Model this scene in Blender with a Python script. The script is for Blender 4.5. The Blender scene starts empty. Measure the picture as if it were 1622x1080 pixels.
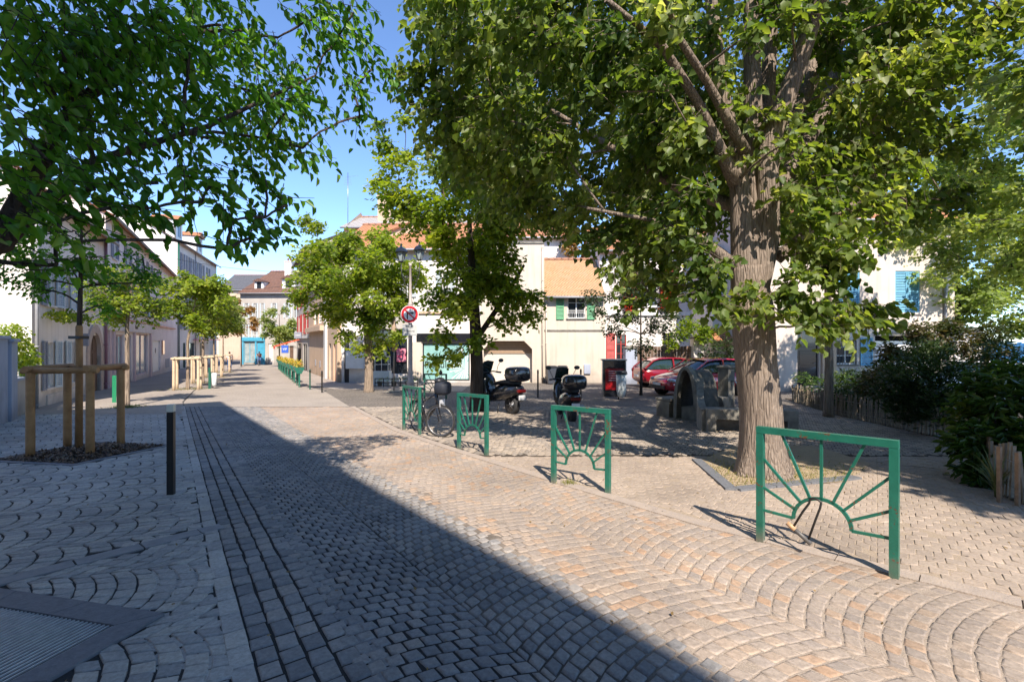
import bpy, bmesh, math, random
import numpy as np
from mathutils import Vector, Matrix
R = math.radians
random.seed(7)
rng = np.random.default_rng(11)
scene = bpy.context.scene
C = scene.collection

# ---------------------------------------------------------------- camera
F = 740.0                      # focal length in pixels of the 1622 px wide photograph
CAMZ = 1.58
cam_d = bpy.data.cameras.new('camera'); cam = bpy.data.objects.new('camera', cam_d); C.objects.link(cam)
cam.location = (0, 0, CAMZ); cam.rotation_euler = (R(90), 0, 0)
cam_d.sensor_width = 36; cam_d.lens = 36 * F / 1622; cam_d.clip_start = 0.05; cam_d.clip_end = 3000
scene.camera = cam

# ---------------------------------------------------------------- sky, sun, exposure
SUN_EL, SUN_AZ = R(46.5), math.atan2(0.19, -0.98)     # azimuth measured from +Y towards +X
world = bpy.data.worlds.new('World'); scene.world = world; world.use_nodes = True
wn = world.node_tree; bg = wn.nodes['Background']
sky = wn.nodes.new('ShaderNodeTexSky'); sky.sky_type = 'NISHITA'; sky.sun_disc = False
sky.sun_elevation = SUN_EL; sky.sun_rotation = SUN_AZ
sky.altitude = 300; sky.air_density = 0.75; sky.dust_density = 0.0; sky.ozone_density = 2.2
tint = wn.nodes.new('ShaderNodeMix'); tint.data_type = 'RGBA'; tint.blend_type = 'MULTIPLY'; tint.inputs[0].default_value = 1; tint.inputs[7].default_value = (.86, .95, 1.06, 1)
wn.links.new(sky.outputs[0], tint.inputs[6]); wn.links.new(tint.outputs[2], bg.inputs[0]); bg.inputs[1].default_value = 0.15
sl = bpy.data.lights.new('sun', 'SUN'); sl.energy = 4.3; sl.angle = R(0.55); sl.color = (1.0, 0.9, 0.79)
so = bpy.data.objects.new('sun', sl); C.objects.link(so)
tosun = Vector((math.sin(SUN_AZ) * math.cos(SUN_EL), math.cos(SUN_AZ) * math.cos(SUN_EL), math.sin(SUN_EL)))
so.rotation_euler = tosun.to_track_quat('Z', 'Y').to_euler()
so.location = (5, -20, 30)
vs = scene.view_settings
vs.view_transform = 'Standard'; vs.look = 'None'; vs.gamma = 1; vs.use_curve_mapping = False
vs.exposure = 1.15
scene.cycles.max_bounces = 7; scene.cycles.diffuse_bounces = 3; scene.cycles.glossy_bounces = 2
scene.cycles.transmission_bounces = 4; scene.cycles.transparent_max_bounces = 6

# ---------------------------------------------------------------- terrain
GY = np.array([-60, -20, 0, 10, 14, 20, 26, 40, 60, 100, 400.0])
GZ = np.array([1.2, 0.6, 0, -.40, -.52, -.64, -.77, -1.1, -1.45, -2.1, -4.0])
_fy = np.arange(-60, 400, .25)
_fz = np.interp(_fy, GY, GZ)
_k = np.ones(17) / 17
_fz2 = np.convolve(np.pad(_fz, 8, mode='edge'), _k, mode='valid')
def g(y): return np.interp(y, _fy, _fz2)
def gf(y): return float(g(y))
def P(px, py, D): return Vector(((px - 811) / F * D, D, CAMZ + (540 - py) / F * D))
def hit(px, py):                 # ground point seen at a pixel
    lo, hi = .5, 300
    for _ in range(50):
        D = (lo + hi) / 2
        if (py - 540) / F * D > CAMZ - gf(D): hi = D
        else: lo = D
    return ((px - 811) / F * D, D)
def onray(px, o, d):             # parameter t on the ground line o + t d that the pixel column px meets
    k = (px - 811) / F
    return (k * o[1] - o[0]) / (d[0] - k * d[1])

# ---------------------------------------------------------------- materials
def nodes_of(m): return m.node_tree.nodes, m.node_tree.links
def mat(name, col, rough=.7, col2=None, scale=3., bump=0., bscale=40., metal=0., spec=.5, detail=5, dist=.02, coat=0., trans=0.):
    m = bpy.data.materials.new(name); m.use_nodes = True
    n, l = nodes_of(m); b = n['Principled BSDF']
    b.inputs['Base Color'].default_value = (*col, 1); b.inputs['Roughness'].default_value = rough
    b.inputs['Metallic'].default_value = metal; b.inputs['Specular IOR Level'].default_value = spec
    b.inputs['Coat Weight'].default_value = coat; b.inputs['Transmission Weight'].default_value = trans
    tc = n.new('ShaderNodeTexCoord')
    if col2 is not None:
        t = n.new('ShaderNodeTexNoise'); t.inputs['Scale'].default_value = scale; t.inputs['Detail'].default_value = detail
        t.inputs['Roughness'].default_value = .65
        l.new(tc.outputs['Object'], t.inputs['Vector'])
        r = n.new('ShaderNodeValToRGB'); r.color_ramp.elements[0].position = .35; r.color_ramp.elements[1].position = .68
        r.color_ramp.elements[0].color = (*col, 1); r.color_ramp.elements[1].color = (*col2, 1)
        l.new(t.outputs[0], r.inputs[0]); l.new(r.outputs[0], b.inputs['Base Color'])
    if bump:
        t2 = n.new('ShaderNodeTexNoise'); t2.inputs['Scale'].default_value = bscale; t2.inputs['Detail'].default_value = 4
        l.new(tc.outputs['Object'], t2.inputs['Vector'])
        bp = n.new('ShaderNodeBump'); bp.inputs['Strength'].default_value = bump; bp.inputs['Distance'].default_value = dist
        l.new(t2.outputs[0], bp.inputs['Height']); l.new(bp.outputs[0], b.inputs['Normal'])
    return m

def plaster(name, col, col2, streak=.5):
    """wall render: broad stains, vertical rain streaks, fine grain"""
    m = mat(name, col, .9, col2, .6, .25, 25)
    n, l = nodes_of(m); b = n['Principled BSDF']; tc = n['Texture Coordinate']
    mp = n.new('ShaderNodeMapping'); mp.inputs['Scale'].default_value = (3.5, 3.5, .25)
    l.new(tc.outputs['Object'], mp.inputs[0])
    t = n.new('ShaderNodeTexNoise'); t.inputs['Scale'].default_value = 1.4; t.inputs['Detail'].default_value = 6
    l.new(mp.outputs[0], t.inputs['Vector'])
    r = n.new('ShaderNodeValToRGB'); r.color_ramp.elements[0].position = .5; r.color_ramp.elements[1].position = .78
    r.color_ramp.elements[0].color = (1, 1, 1, 1); r.color_ramp.elements[1].color = (1 - .45 * streak, 1 - .5 * streak, 1 - .55 * streak, 1)
    l.new(t.outputs[0], r.inputs[0])
    mx = n.new('ShaderNodeMix'); mx.data_type = 'RGBA'; mx.blend_type = 'MULTIPLY'; mx.inputs[0].default_value = 1
    src = b.inputs['Base Color'].links[0].from_socket
    l.new(src, mx.inputs[6]); l.new(r.outputs[0], mx.inputs[7])
    sp = n.new('ShaderNodeSeparateXYZ'); l.new(tc.outputs['Object'], sp.inputs[0])
    t4 = n.new('ShaderNodeTexNoise'); t4.inputs['Scale'].default_value = 1.7; t4.inputs['Detail'].default_value = 7; l.new(tc.outputs['Object'], t4.inputs['Vector'])
    a4 = n.new('ShaderNodeMath'); a4.operation = 'MULTIPLY_ADD'; a4.inputs[1].default_value = -1.6; l.new(t4.outputs[0], a4.inputs[0]); l.new(sp.outputs[2], a4.inputs[2])
    m4 = n.new('ShaderNodeMapRange'); m4.inputs[1].default_value = -.85; m4.inputs[2].default_value = -.1; m4.inputs[3].default_value = .62; m4.inputs[4].default_value = 1; l.new(a4.outputs[0], m4.inputs[0])
    s4 = n.new('ShaderNodeVectorMath'); s4.operation = 'SCALE'; l.new(mx.outputs[2], s4.inputs[0]); l.new(m4.outputs[0], s4.inputs['Scale']); l.new(s4.outputs[0], b.inputs['Base Color'])
    return m

def tiles(name, c1, c2, c3, sx=.2, sz=.16):
    m = bpy.data.materials.new(name); m.use_nodes = True
    n, l = nodes_of(m); b = n['Principled BSDF']; b.inputs['Roughness'].default_value = .85
    uv = n.new('ShaderNodeUVMap')
    br = n.new('ShaderNodeTexBrick'); br.inputs['Scale'].default_value = 1
    br.inputs['Brick Width'].default_value = sx; br.inputs['Row Height'].default_value = sz
    br.inputs['Mortar Size'].default_value = .018; br.inputs['Mortar Smooth'].default_value = .3
    br.inputs['Color1'].default_value = (*c1, 1); br.inputs['Color2'].default_value = (*c2, 1); br.inputs['Mortar'].default_value = (*[x * .35 for x in c1], 1)
    l.new(uv.outputs[0], br.inputs[0])
    t = n.new('ShaderNodeTexNoise'); t.inputs['Scale'].default_value = 2.2; t.inputs['Detail'].default_value = 7; l.new(uv.outputs[0], t.inputs['Vector'])
    r = n.new('ShaderNodeValToRGB'); r.color_ramp.elements[0].position = .45; r.color_ramp.elements[1].position = .7
    l.new(t.outputs[0], r.inputs[0])
    mx = n.new('ShaderNodeMix'); mx.data_type = 'RGBA'; l.new(r.outputs[0], mx.inputs[0])
    l.new(br.outputs[0], mx.inputs[6]); mx.inputs[7].default_value = (*c3, 1)
    mx2 = n.new('ShaderNodeMath'); mx2.operation = 'MULTIPLY'; mx2.inputs[1].default_value = .6
    l.new(r.outputs[0], mx2.inputs[0]); l.new(mx2.outputs[0], mx.inputs[0])
    l.new(mx.outputs[2], b.inputs['Base Color'])
    w = n.new('ShaderNodeTexWave'); w.bands_direction = 'Y'; w.wave_profile = 'SAW'; w.inputs['Scale'].default_value = 1 / sz / 6.2832 * 6.2832 / 2
    sep = n.new('ShaderNodeSeparateXYZ'); l.new(uv.outputs[0], sep.inputs[0])
    md = n.new('ShaderNodeMath'); md.operation = 'WRAP'; md.inputs[1].default_value = sz; md.inputs[2].default_value = 0
    l.new(sep.outputs[1], md.inputs[0])
    ad = n.new('ShaderNodeMath'); ad.operation = 'MULTIPLY_ADD'; ad.inputs[1].default_value = -4; l.new(md.outputs[0], ad.inputs[0]); l.new(br.outputs['Fac'], ad.inputs[2])
    bp = n.new('ShaderNodeBump'); bp.inputs['Strength'].default_value = .8; bp.inputs['Distance'].default_value = .04; bp.invert = False
    l.new(ad.outputs[0], bp.inputs['Height']); l.new(bp.outputs[0], b.inputs['Normal'])
    n.remove(w)
    return m

def leafmat(name, cols, trans=.45, tcol=None, rough=.45):
    m = bpy.data.materials.new(name); m.use_nodes = True
    n, l = nodes_of(m); b = n['Principled BSDF']; out = n['Material Output']
    at = n.new('ShaderNodeAttribute'); at.attribute_name = 'rnd'
    r = n.new('ShaderNodeValToRGB'); cr = r.color_ramp
    cr.elements[0].color = (*cols[0], 1); cr.elements[1].color = (*cols[-1], 1)
    for i in range(1, len(cols) - 1):
        e = cr.elements.new(i / (len(cols) - 1)); e.color = (*cols[i], 1)
    l.new(at.outputs['Fac'], r.inputs[0]); l.new(r.outputs[0], b.inputs['Base Color'])
    b.inputs['Roughness'].default_value = rough; b.inputs['Specular IOR Level'].default_value = .35
    t = n.new('ShaderNodeBsdfTranslucent')
    mx = n.new('ShaderNodeMix'); mx.data_type = 'RGBA'; mx.blend_type = 'MULTIPLY'; mx.inputs[0].default_value = 1
    mx.inputs[7].default_value = (*(tcol or (1.9, 2.0, .55)), 1)
    l.new(r.outputs[0], mx.inputs[6]); l.new(mx.outputs[2], t.inputs[0])
    ms = n.new('ShaderNodeMixShader'); ms.inputs[0].default_value = trans
    l.new(b.outputs[0], ms.inputs[1]); l.new(t.outputs[0], ms.inputs[2]); l.new(ms.outputs[0], out.inputs[0])
    return m

def stonemat(name, cols, bump=.35, rough=.8, darker=None):
    """setts: one tone per stone (attribute rnd), mottled grain inside each"""
    m = bpy.data.materials.new(name); m.use_nodes = True
    n, l = nodes_of(m); b = n['Principled BSDF']; b.inputs['Roughness'].default_value = rough
    b.inputs['Specular IOR Level'].default_value = .35
    at = n.new('ShaderNodeAttribute'); at.attribute_name = 'rnd'
    r = n.new('ShaderNodeValToRGB'); cr = r.color_ramp
    cr.elements[0].color = (*cols[0], 1); cr.elements[1].color = (*cols[-1], 1)
    for i in range(1, len(cols) - 1):
        e = cr.elements.new(i / (len(cols) - 1)); e.color = (*cols[i], 1)
    l.new(at.outputs['Fac'], r.inputs[0])
    g_ = n.new('ShaderNodeNewGeometry')
    t = n.new('ShaderNodeTexNoise'); t.inputs['Scale'].default_value = 38; t.inputs['Detail'].default_value = 8; t.inputs['Roughness'].default_value = .75
    l.new(g_.outputs['Position'], t.inputs['Vector'])
    mr = n.new('ShaderNodeMapRange'); mr.inputs[1].default_value = .3; mr.inputs[2].default_value = .7; mr.inputs[3].default_value = .68; mr.inputs[4].default_value = 1.25
    l.new(t.outputs[0], mr.inputs[0])
    t3 = n.new('ShaderNodeTexNoise'); t3.inputs['Scale'].default_value = .9; t3.inputs['Detail'].default_value = 6
    l.new(g_.outputs['Position'], t3.inputs['Vector'])
    mr3 = n.new('ShaderNodeMapRange'); mr3.inputs[1].default_value = .3; mr3.inputs[2].default_value = .7; mr3.inputs[3].default_value = .78; mr3.inputs[4].default_value = 1.16
    l.new(t3.outputs[0], mr3.inputs[0])
    mm = n.new('ShaderNodeMath'); mm.operation = 'MULTIPLY'; l.new(mr.outputs[0], mm.inputs[0]); l.new(mr3.outputs[0], mm.inputs[1])
    mx = n.new('ShaderNodeVectorMath'); mx.operation = 'SCALE'
    l.new(r.outputs[0], mx.inputs[0]); l.new(mm.outputs[0], mx.inputs['Scale']); l.new(mx.outputs[0], b.inputs['Base Color'])
    bp = n.new('ShaderNodeBump'); bp.inputs['Strength'].default_value = bump; bp.inputs['Distance'].default_value = .006
    l.new(t.outputs[0], bp.inputs['Height']); l.new(bp.outputs[0], b.inputs['Normal'])
    return m

M = {}
M['green'] = mat('green_paint', (.01, .105, .07), .38, (.016, .14, .095), 9, .08, 60)

def worn_paint(m, z0=.16, chip=.69, rust=(.12, .05, .025), grime=(.16, .14, .11)):
    n, l = nodes_of(m); b = n['Principled BSDF']; tc = n['Texture Coordinate']; src = b.inputs['Base Color'].links[0].from_socket
    t = n.new('ShaderNodeTexNoise'); t.inputs['Scale'].default_value = 55; t.inputs['Detail'].default_value = 3; l.new(tc.outputs['Object'], t.inputs['Vector'])
    t2 = n.new('ShaderNodeTexNoise'); t2.inputs['Scale'].default_value = 7; t2.inputs['Detail'].default_value = 5; l.new(tc.outputs['Object'], t2.inputs['Vector'])
    q = n.new('ShaderNodeMath'); q.operation = 'MULTIPLY_ADD'; q.inputs[1].default_value = .55; l.new(t2.outputs[0], q.inputs[0]); 
    q2 = n.new('ShaderNodeMath'); q2.operation = 'MULTIPLY'; q2.inputs[1].default_value = .6; l.new(t.outputs[0], q2.inputs[0]); l.new(q2.outputs[0], q.inputs[2])
    mr = n.new('ShaderNodeMapRange'); mr.inputs[1].default_value = chip; mr.inputs[2].default_value = chip + .02; l.new(q.outputs[0], mr.inputs[0])
    x1 = n.new('ShaderNodeMix'); x1.data_type = 'RGBA'; x1.inputs[7].default_value = (*rust, 1); l.new(mr.outputs[0], x1.inputs[0]); l.new(src, x1.inputs[6])
    sp = n.new('ShaderNodeSeparateXYZ'); l.new(tc.outputs['Object'], sp.inputs[0])
    ad = n.new('ShaderNodeMath'); ad.operation = 'MULTIPLY_ADD'; ad.inputs[1].default_value = -.3; l.new(t2.outputs[0], ad.inputs[0]); l.new(sp.outputs[2], ad.inputs[2])
    m2 = n.new('ShaderNodeMapRange'); m2.inputs[1].default_value = z0 - .15; m2.inputs[2].default_value = z0 - .3; m2.inputs[3].default_value = 0; m2.inputs[4].default_value = .8; l.new(ad.outputs[0], m2.inputs[0])
    x2 = n.new('ShaderNodeMix'); x2.data_type = 'RGBA'; x2.inputs[7].default_value = (*grime, 1); l.new(m2.outputs[0], x2.inputs[0]); l.new(x1.outputs[2], x2.inputs[6]); l.new(x2.outputs[2], b.inputs['Base Color'])
worn_paint(M['green'])
M['green_dk'] = mat('dark_green_paint', (.01, .075, .05), .45, (.012, .1, .065), 9)
M['black'] = mat('black_metal', (.012, .012, .013), .45, (.02, .018, .016), 12, .05, 60)
M['blackp'] = mat('black_plastic', (.014, .015, .018), .42, (.022, .023, .027), 10)
M['gloss'] = mat('black_lacquer', (.012, .013, .017), .18, coat=.6)
M['rubber'] = mat('rubber', (.018, .018, .018), .85, (.028, .027, .026), 30)
M['chrome'] = mat('chrome', (.6, .6, .62), .18, metal=1)
M['steel'] = mat('brushed_steel', (.35, .35, .36), .38, (.25, .25, .25), 14, metal=1)
M['cream'] = mat('cream_paint', (.62, .6, .52), .5)
M['white'] = mat('white_paint', (.72, .71, .68), .5, (.62, .61, .58), 6)
M['wood'] = mat('pine_pole', (.27, .14, .055), .75, (.4, .22, .09), 5, .3, 40)
M['woodlt'] = mat('weathered_pine_pole', (.5, .38, .25), .8, (.6, .47, .32), 5, .3, 40)
M['paling'] = mat('weathered_paling_wood', (.16, .13, .09), .9, (.26, .21, .15), 8, .4, 40)
M['glass'] = mat('window_glass', (.018, .022, .028), .06, (.03, .035, .04), 1.2, spec=.8)
M['glassw'] = mat('milky_glass', (.35, .4, .4), .12, (.2, .25, .26), 2)
M['curtain'] = mat('curtained_glass', (.2, .2, .19), .1, (.05, .055, .06), 5, spec=.8)
M['fence_wood'] = mat('stained_fence_boards', (.1, .062, .04), .8, (.19, .125, .085), 6, .3, 30)
M['wdoor'] = mat('brown_wood_door', (.1, .055, .035), .7, (.15, .09, .06), 5, .3, 25)
M['concrete'] = mat('cast_concrete', (.13, .12, .1), .9, (.27, .25, .21), 3.5, .5, 30)
M['kerb'] = mat('granite_kerb', (.11, .115, .125), .75, (.16, .165, .175), 25, .25, 60)
M['asphalt'] = mat('asphalt', (.075, .072, .07), .9, (.11, .105, .1), 3, .5, 90)
M['soil'] = mat('soil', (.035, .026, .018), .95, (.075, .055, .038), 6, .9, 14, dist=.08)
M['rgrass'] = mat('dry_soil', (.3, .23, .15), .95, (.38, .29, .18), 8, .9, 20, dist=.05)
M['grass'] = leafmat('grass_blade', [(.08, .11, .02), (.2, .2, .05), (.35, .28, .1)], .3)
M['bluesh'] = mat('blue_shutter_paint', (.12, .33, .48), .6, (.16, .4, .55), 6)
M['bluefence'] = mat('blue_fence_paint', (.02, .12, .3), .6, (.03, .16, .38), 6)
M['greensh'] = mat('green_shutter_paint', (.08, .27, .13), .6, (.11, .34, .17), 6)
M['greysh'] = mat('grey_shutter_paint', (.2, .21, .25), .65, (.26, .27, .31), 6)
M['palesh'] = mat('pale_blue_shutter_paint', (.42, .48, .5), .65, (.5, .55, .57), 6)
M['redsh'] = mat('red_shutter_paint', (.35, .035, .03), .6, (.45, .06, .05), 6)
M['redpaint'] = mat('red_car_paint', (.42, .01, .025), .16, coat=1.0, spec=.6)
M['redpaint2'] = mat('dark_red_car_paint', (.2, .006, .014), .18, coat=1.0)
M['whitepaint'] = mat('white_car_paint', (.7, .7, .7), .15, coat=1.0)
M['carglass'] = mat('car_glass', (.015, .03, .028), .03, spec=.9)
M['lamp'] = mat('headlamp_glass', (.5, .5, .52), .08, spec=.9, metal=.3)
M['redlamp'] = mat('tail_lamp', (.13, .008, .008), .15)
M['orange'] = mat('orange_awning', (.75, .09, .025), .7, (.65, .07, .02), 4)
M['pinkposter'] = mat('pink_poster', (.5, .04, .12), .5, (.8, .35, .4), 9, detail=2)
M['redposter'] = mat('red_poster', (.4, .012, .015), .3, (.16, .006, .008), 3)
M['signred'] = mat('sign_red', (.6, .02, .03), .35)
M['signwhite'] = mat('sign_white', (.72, .72, .72), .35)
M['signblack'] = mat('sign_black', (.02, .02, .02), .4)
M['blueshop'] = mat('blue_shopfront_paint', (.05, .28, .42), .55, (.07, .35, .5), 4)
M['signblue'] = mat('sign_blue', (.05, .12, .5), .4)
M['teal'] = mat('teal_window_film', (.19, .38, .36), .2, (.3, .5, .47), 1.5, spec=.6)
M['whitefilm'] = mat('white_window_film', (.6, .66, .66), .25)
M['pinktrim'] = mat('pink_stone_trim', (.5, .38, .38), .8, (.58, .45, .45), 5)
M['purple'] = mat('mauve_trim', (.25, .13, .17), .7)
M['yellow'] = mat('yellow_flower', (.6, .45, .03), .7)
M['paper'] = mat('paper_card', (.65, .64, .6), .6)
M['beigecloth'] = mat('beige_parasol_cloth', (.33, .23, .17), .9, (.4, .29, .22), 6)
M['clearbag'] = mat('pale_bag', (.62, .66, .66), .3, (.5, .55, .55), 12)
M['jeans'] = mat('denim', (.06, .11, .25), .85, (.09, .15, .3), 30)
M['shirt'] = mat('white_shirt', (.65, .65, .65), .8)
M['darkshirt'] = mat('maroon_shirt', (.13, .04, .05), .8)
M['skin'] = mat('skin', (.45, .26, .18), .5)
M['hair'] = mat('dark_hair', (.03, .02, .015), .7)
M['w_white'] = plaster('white_render', (.72, .67, .62), (.62, .57, .52), .35)
M['w_left'] = plaster('pale_pink_render', (.76, .69, .62), (.64, .57, .51), .35)
M['w_left2'] = plaster('pale_mauve_render', (.82, .74, .68), (.7, .63, .58), .3)
M['w_cream'] = plaster('cream_render', (.58, .5, .41), (.5, .43, .35), .4)
M['w_beige'] = plaster('beige_render', (.55, .4, .28), (.48, .35, .24), .3)
M['w_grey'] = plaster('grey_stone_render', (.36, .33, .3), (.46, .43, .38), .4)
M['w_blue'] = plaster('blue_grey_render', (.38, .42, .5), (.3, .33, .4), .4)
M['w_right'] = plaster('warm_white_render', (.62, .54, .47), (.52, .45, .39), .45)
M['t_orange'] = tiles('orange_roof_tiles', (.42, .17, .075), (.5, .23, .1), (.3, .15, .09))
M['t_tan'] = tiles('tan_roof_tiles', (.48, .27, .13), (.55, .33, .17), (.4, .25, .15), .17, .13)
M['t_brown'] = tiles('brown_roof_tiles', (.16, .08, .055), (.21, .11, .075), (.12, .075, .06))
M['t_grey'] = tiles('grey_slate', (.1, .1, .11), (.14, .14, .15), (.08, .08, .085))
M['t_zinc'] = tiles('grey_beige_roof', (.33, .3, .28), (.37, .34, .31), (.3, .28, .26), .5, .4)
M['garage'] = mat('garage_shutter_paint', (.62, .56, .48), .5, (.56, .5, .43), 3)
M['tanwood'] = mat('tan_boards', (.3, .2, .13), .7, (.36, .25, .16), 8)
M['gutter'] = mat('zinc', (.25, .25, .26), .5, (.32, .32, .33), 8)

def barkmat(name, c1, c2, c3, s=7.):
    m = bpy.data.materials.new(name); m.use_nodes = True
    n, l = nodes_of(m); b = n['Principled BSDF']; b.inputs['Roughness'].default_value = .95; b.inputs['Specular IOR Level'].default_value = .15
    tc = n.new('ShaderNodeTexCoord'); mp = n.new('ShaderNodeMapping'); mp.inputs['Scale'].default_value = (s, s, s * .11)
    l.new(tc.outputs['Object'], mp.inputs[0])
    t = n.new('ShaderNodeTexNoise'); t.inputs['Scale'].default_value = 2.2; t.inputs['Detail'].default_value = 9; t.inputs['Roughness'].default_value = .7
    t.inputs['Distortion'].default_value = .5
    l.new(mp.outputs[0], t.inputs['Vector'])
    v = n.new('ShaderNodeTexVoronoi'); v.feature = 'DISTANCE_TO_EDGE'; v.inputs['Scale'].default_value = 1.6
    mp2 = n.new('ShaderNodeMixRGB'); mp2.inputs[0].default_value = .18; l.new(mp.outputs[0], mp2.inputs[1]); l.new(t.outputs[1], mp2.inputs[2])
    l.new(mp2.outputs[0], v.inputs['Vector'])
    r = n.new('ShaderNodeValToRGB'); cr = r.color_ramp; cr.elements[0].position = .3; cr.elements[1].position = .7
    cr.elements[0].color = (*c1, 1); cr.elements[1].color = (*c3, 1); e = cr.elements.new(.5); e.color = (*c2, 1)
    l.new(t.outputs[0], r.inputs[0]); l.new(r.outputs[0], b.inputs['Base Color'])
    mr = n.new('ShaderNodeMapRange'); mr.inputs[2].default_value = .22; mr.inputs[3].default_value = 0; mr.inputs[4].default_value = 1
    l.new(v.outputs[0], mr.inputs[0])
    ad = n.new('ShaderNodeMath'); l.new(mr.outputs[0], ad.inputs[0]); l.new(t.outputs[0], ad.inputs[1])
    bp = n.new('ShaderNodeBump'); bp.inputs['Strength'].default_value = 1; bp.inputs['Distance'].default_value = .3 / s
    l.new(ad.outputs[0], bp.inputs['Height']); l.new(bp.outputs[0], b.inputs['Normal'])
    return m
M['bark'] = barkmat('lime_bark', (.15, .115, .09), (.24, .19, .15), (.32, .26, .21), 19)
M['bark2'] = barkmat('dark_bark', (.04, .03, .024), (.08, .062, .05), (.13, .1, .08), 12)
M['bark3'] = barkmat('pale_bark', (.2, .15, .11), (.3, .23, .17), (.38, .3, .22), 10)

LIN = leafmat('lime_leaf', [(.034, .07, .016), (.085, .138, .03), (.165, .215, .055), (.38, .41, .23)], .5, (2.3, 2.15, .7))
LBR = leafmat('bright_leaf', [(.06, .11, .014), (.13, .2, .022), (.22, .28, .032), (.36, .38, .06)], .5, (2.3, 2.2, .5))
LNR = leafmat('ovate_leaf', [(.03, .09, .015), (.06, .16, .02), (.1, .22, .028), (.2, .3, .05)], .5, (2.1, 2.2, .5), .4)
LPA = leafmat('pale_leaf', [(.15, .2, .06), (.21, .27, .08), (.28, .31, .1), (.34, .35, .14)], .45)
LDK = leafmat('dark_shrub_leaf', [(.014, .03, .009), (.022, .045, .012), (.04, .07, .018), (.07, .1, .03)], .25)
LLA = leafmat('laurel_leaf', [(.02, .05, .01), (.04, .09, .018), (.07, .12, .02), (.14, .16, .03)], .3, rough=.3)
LRD = leafmat('red_creeper_leaf', [(.3, .03, .015), (.45, .06, .02), (.5, .12, .04)], .3, (1.5, .8, .5))
LOR = leafmat('autumn_leaf', [(.25, .1, .03), (.3, .17, .05), (.2, .2, .06)], .3)
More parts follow.
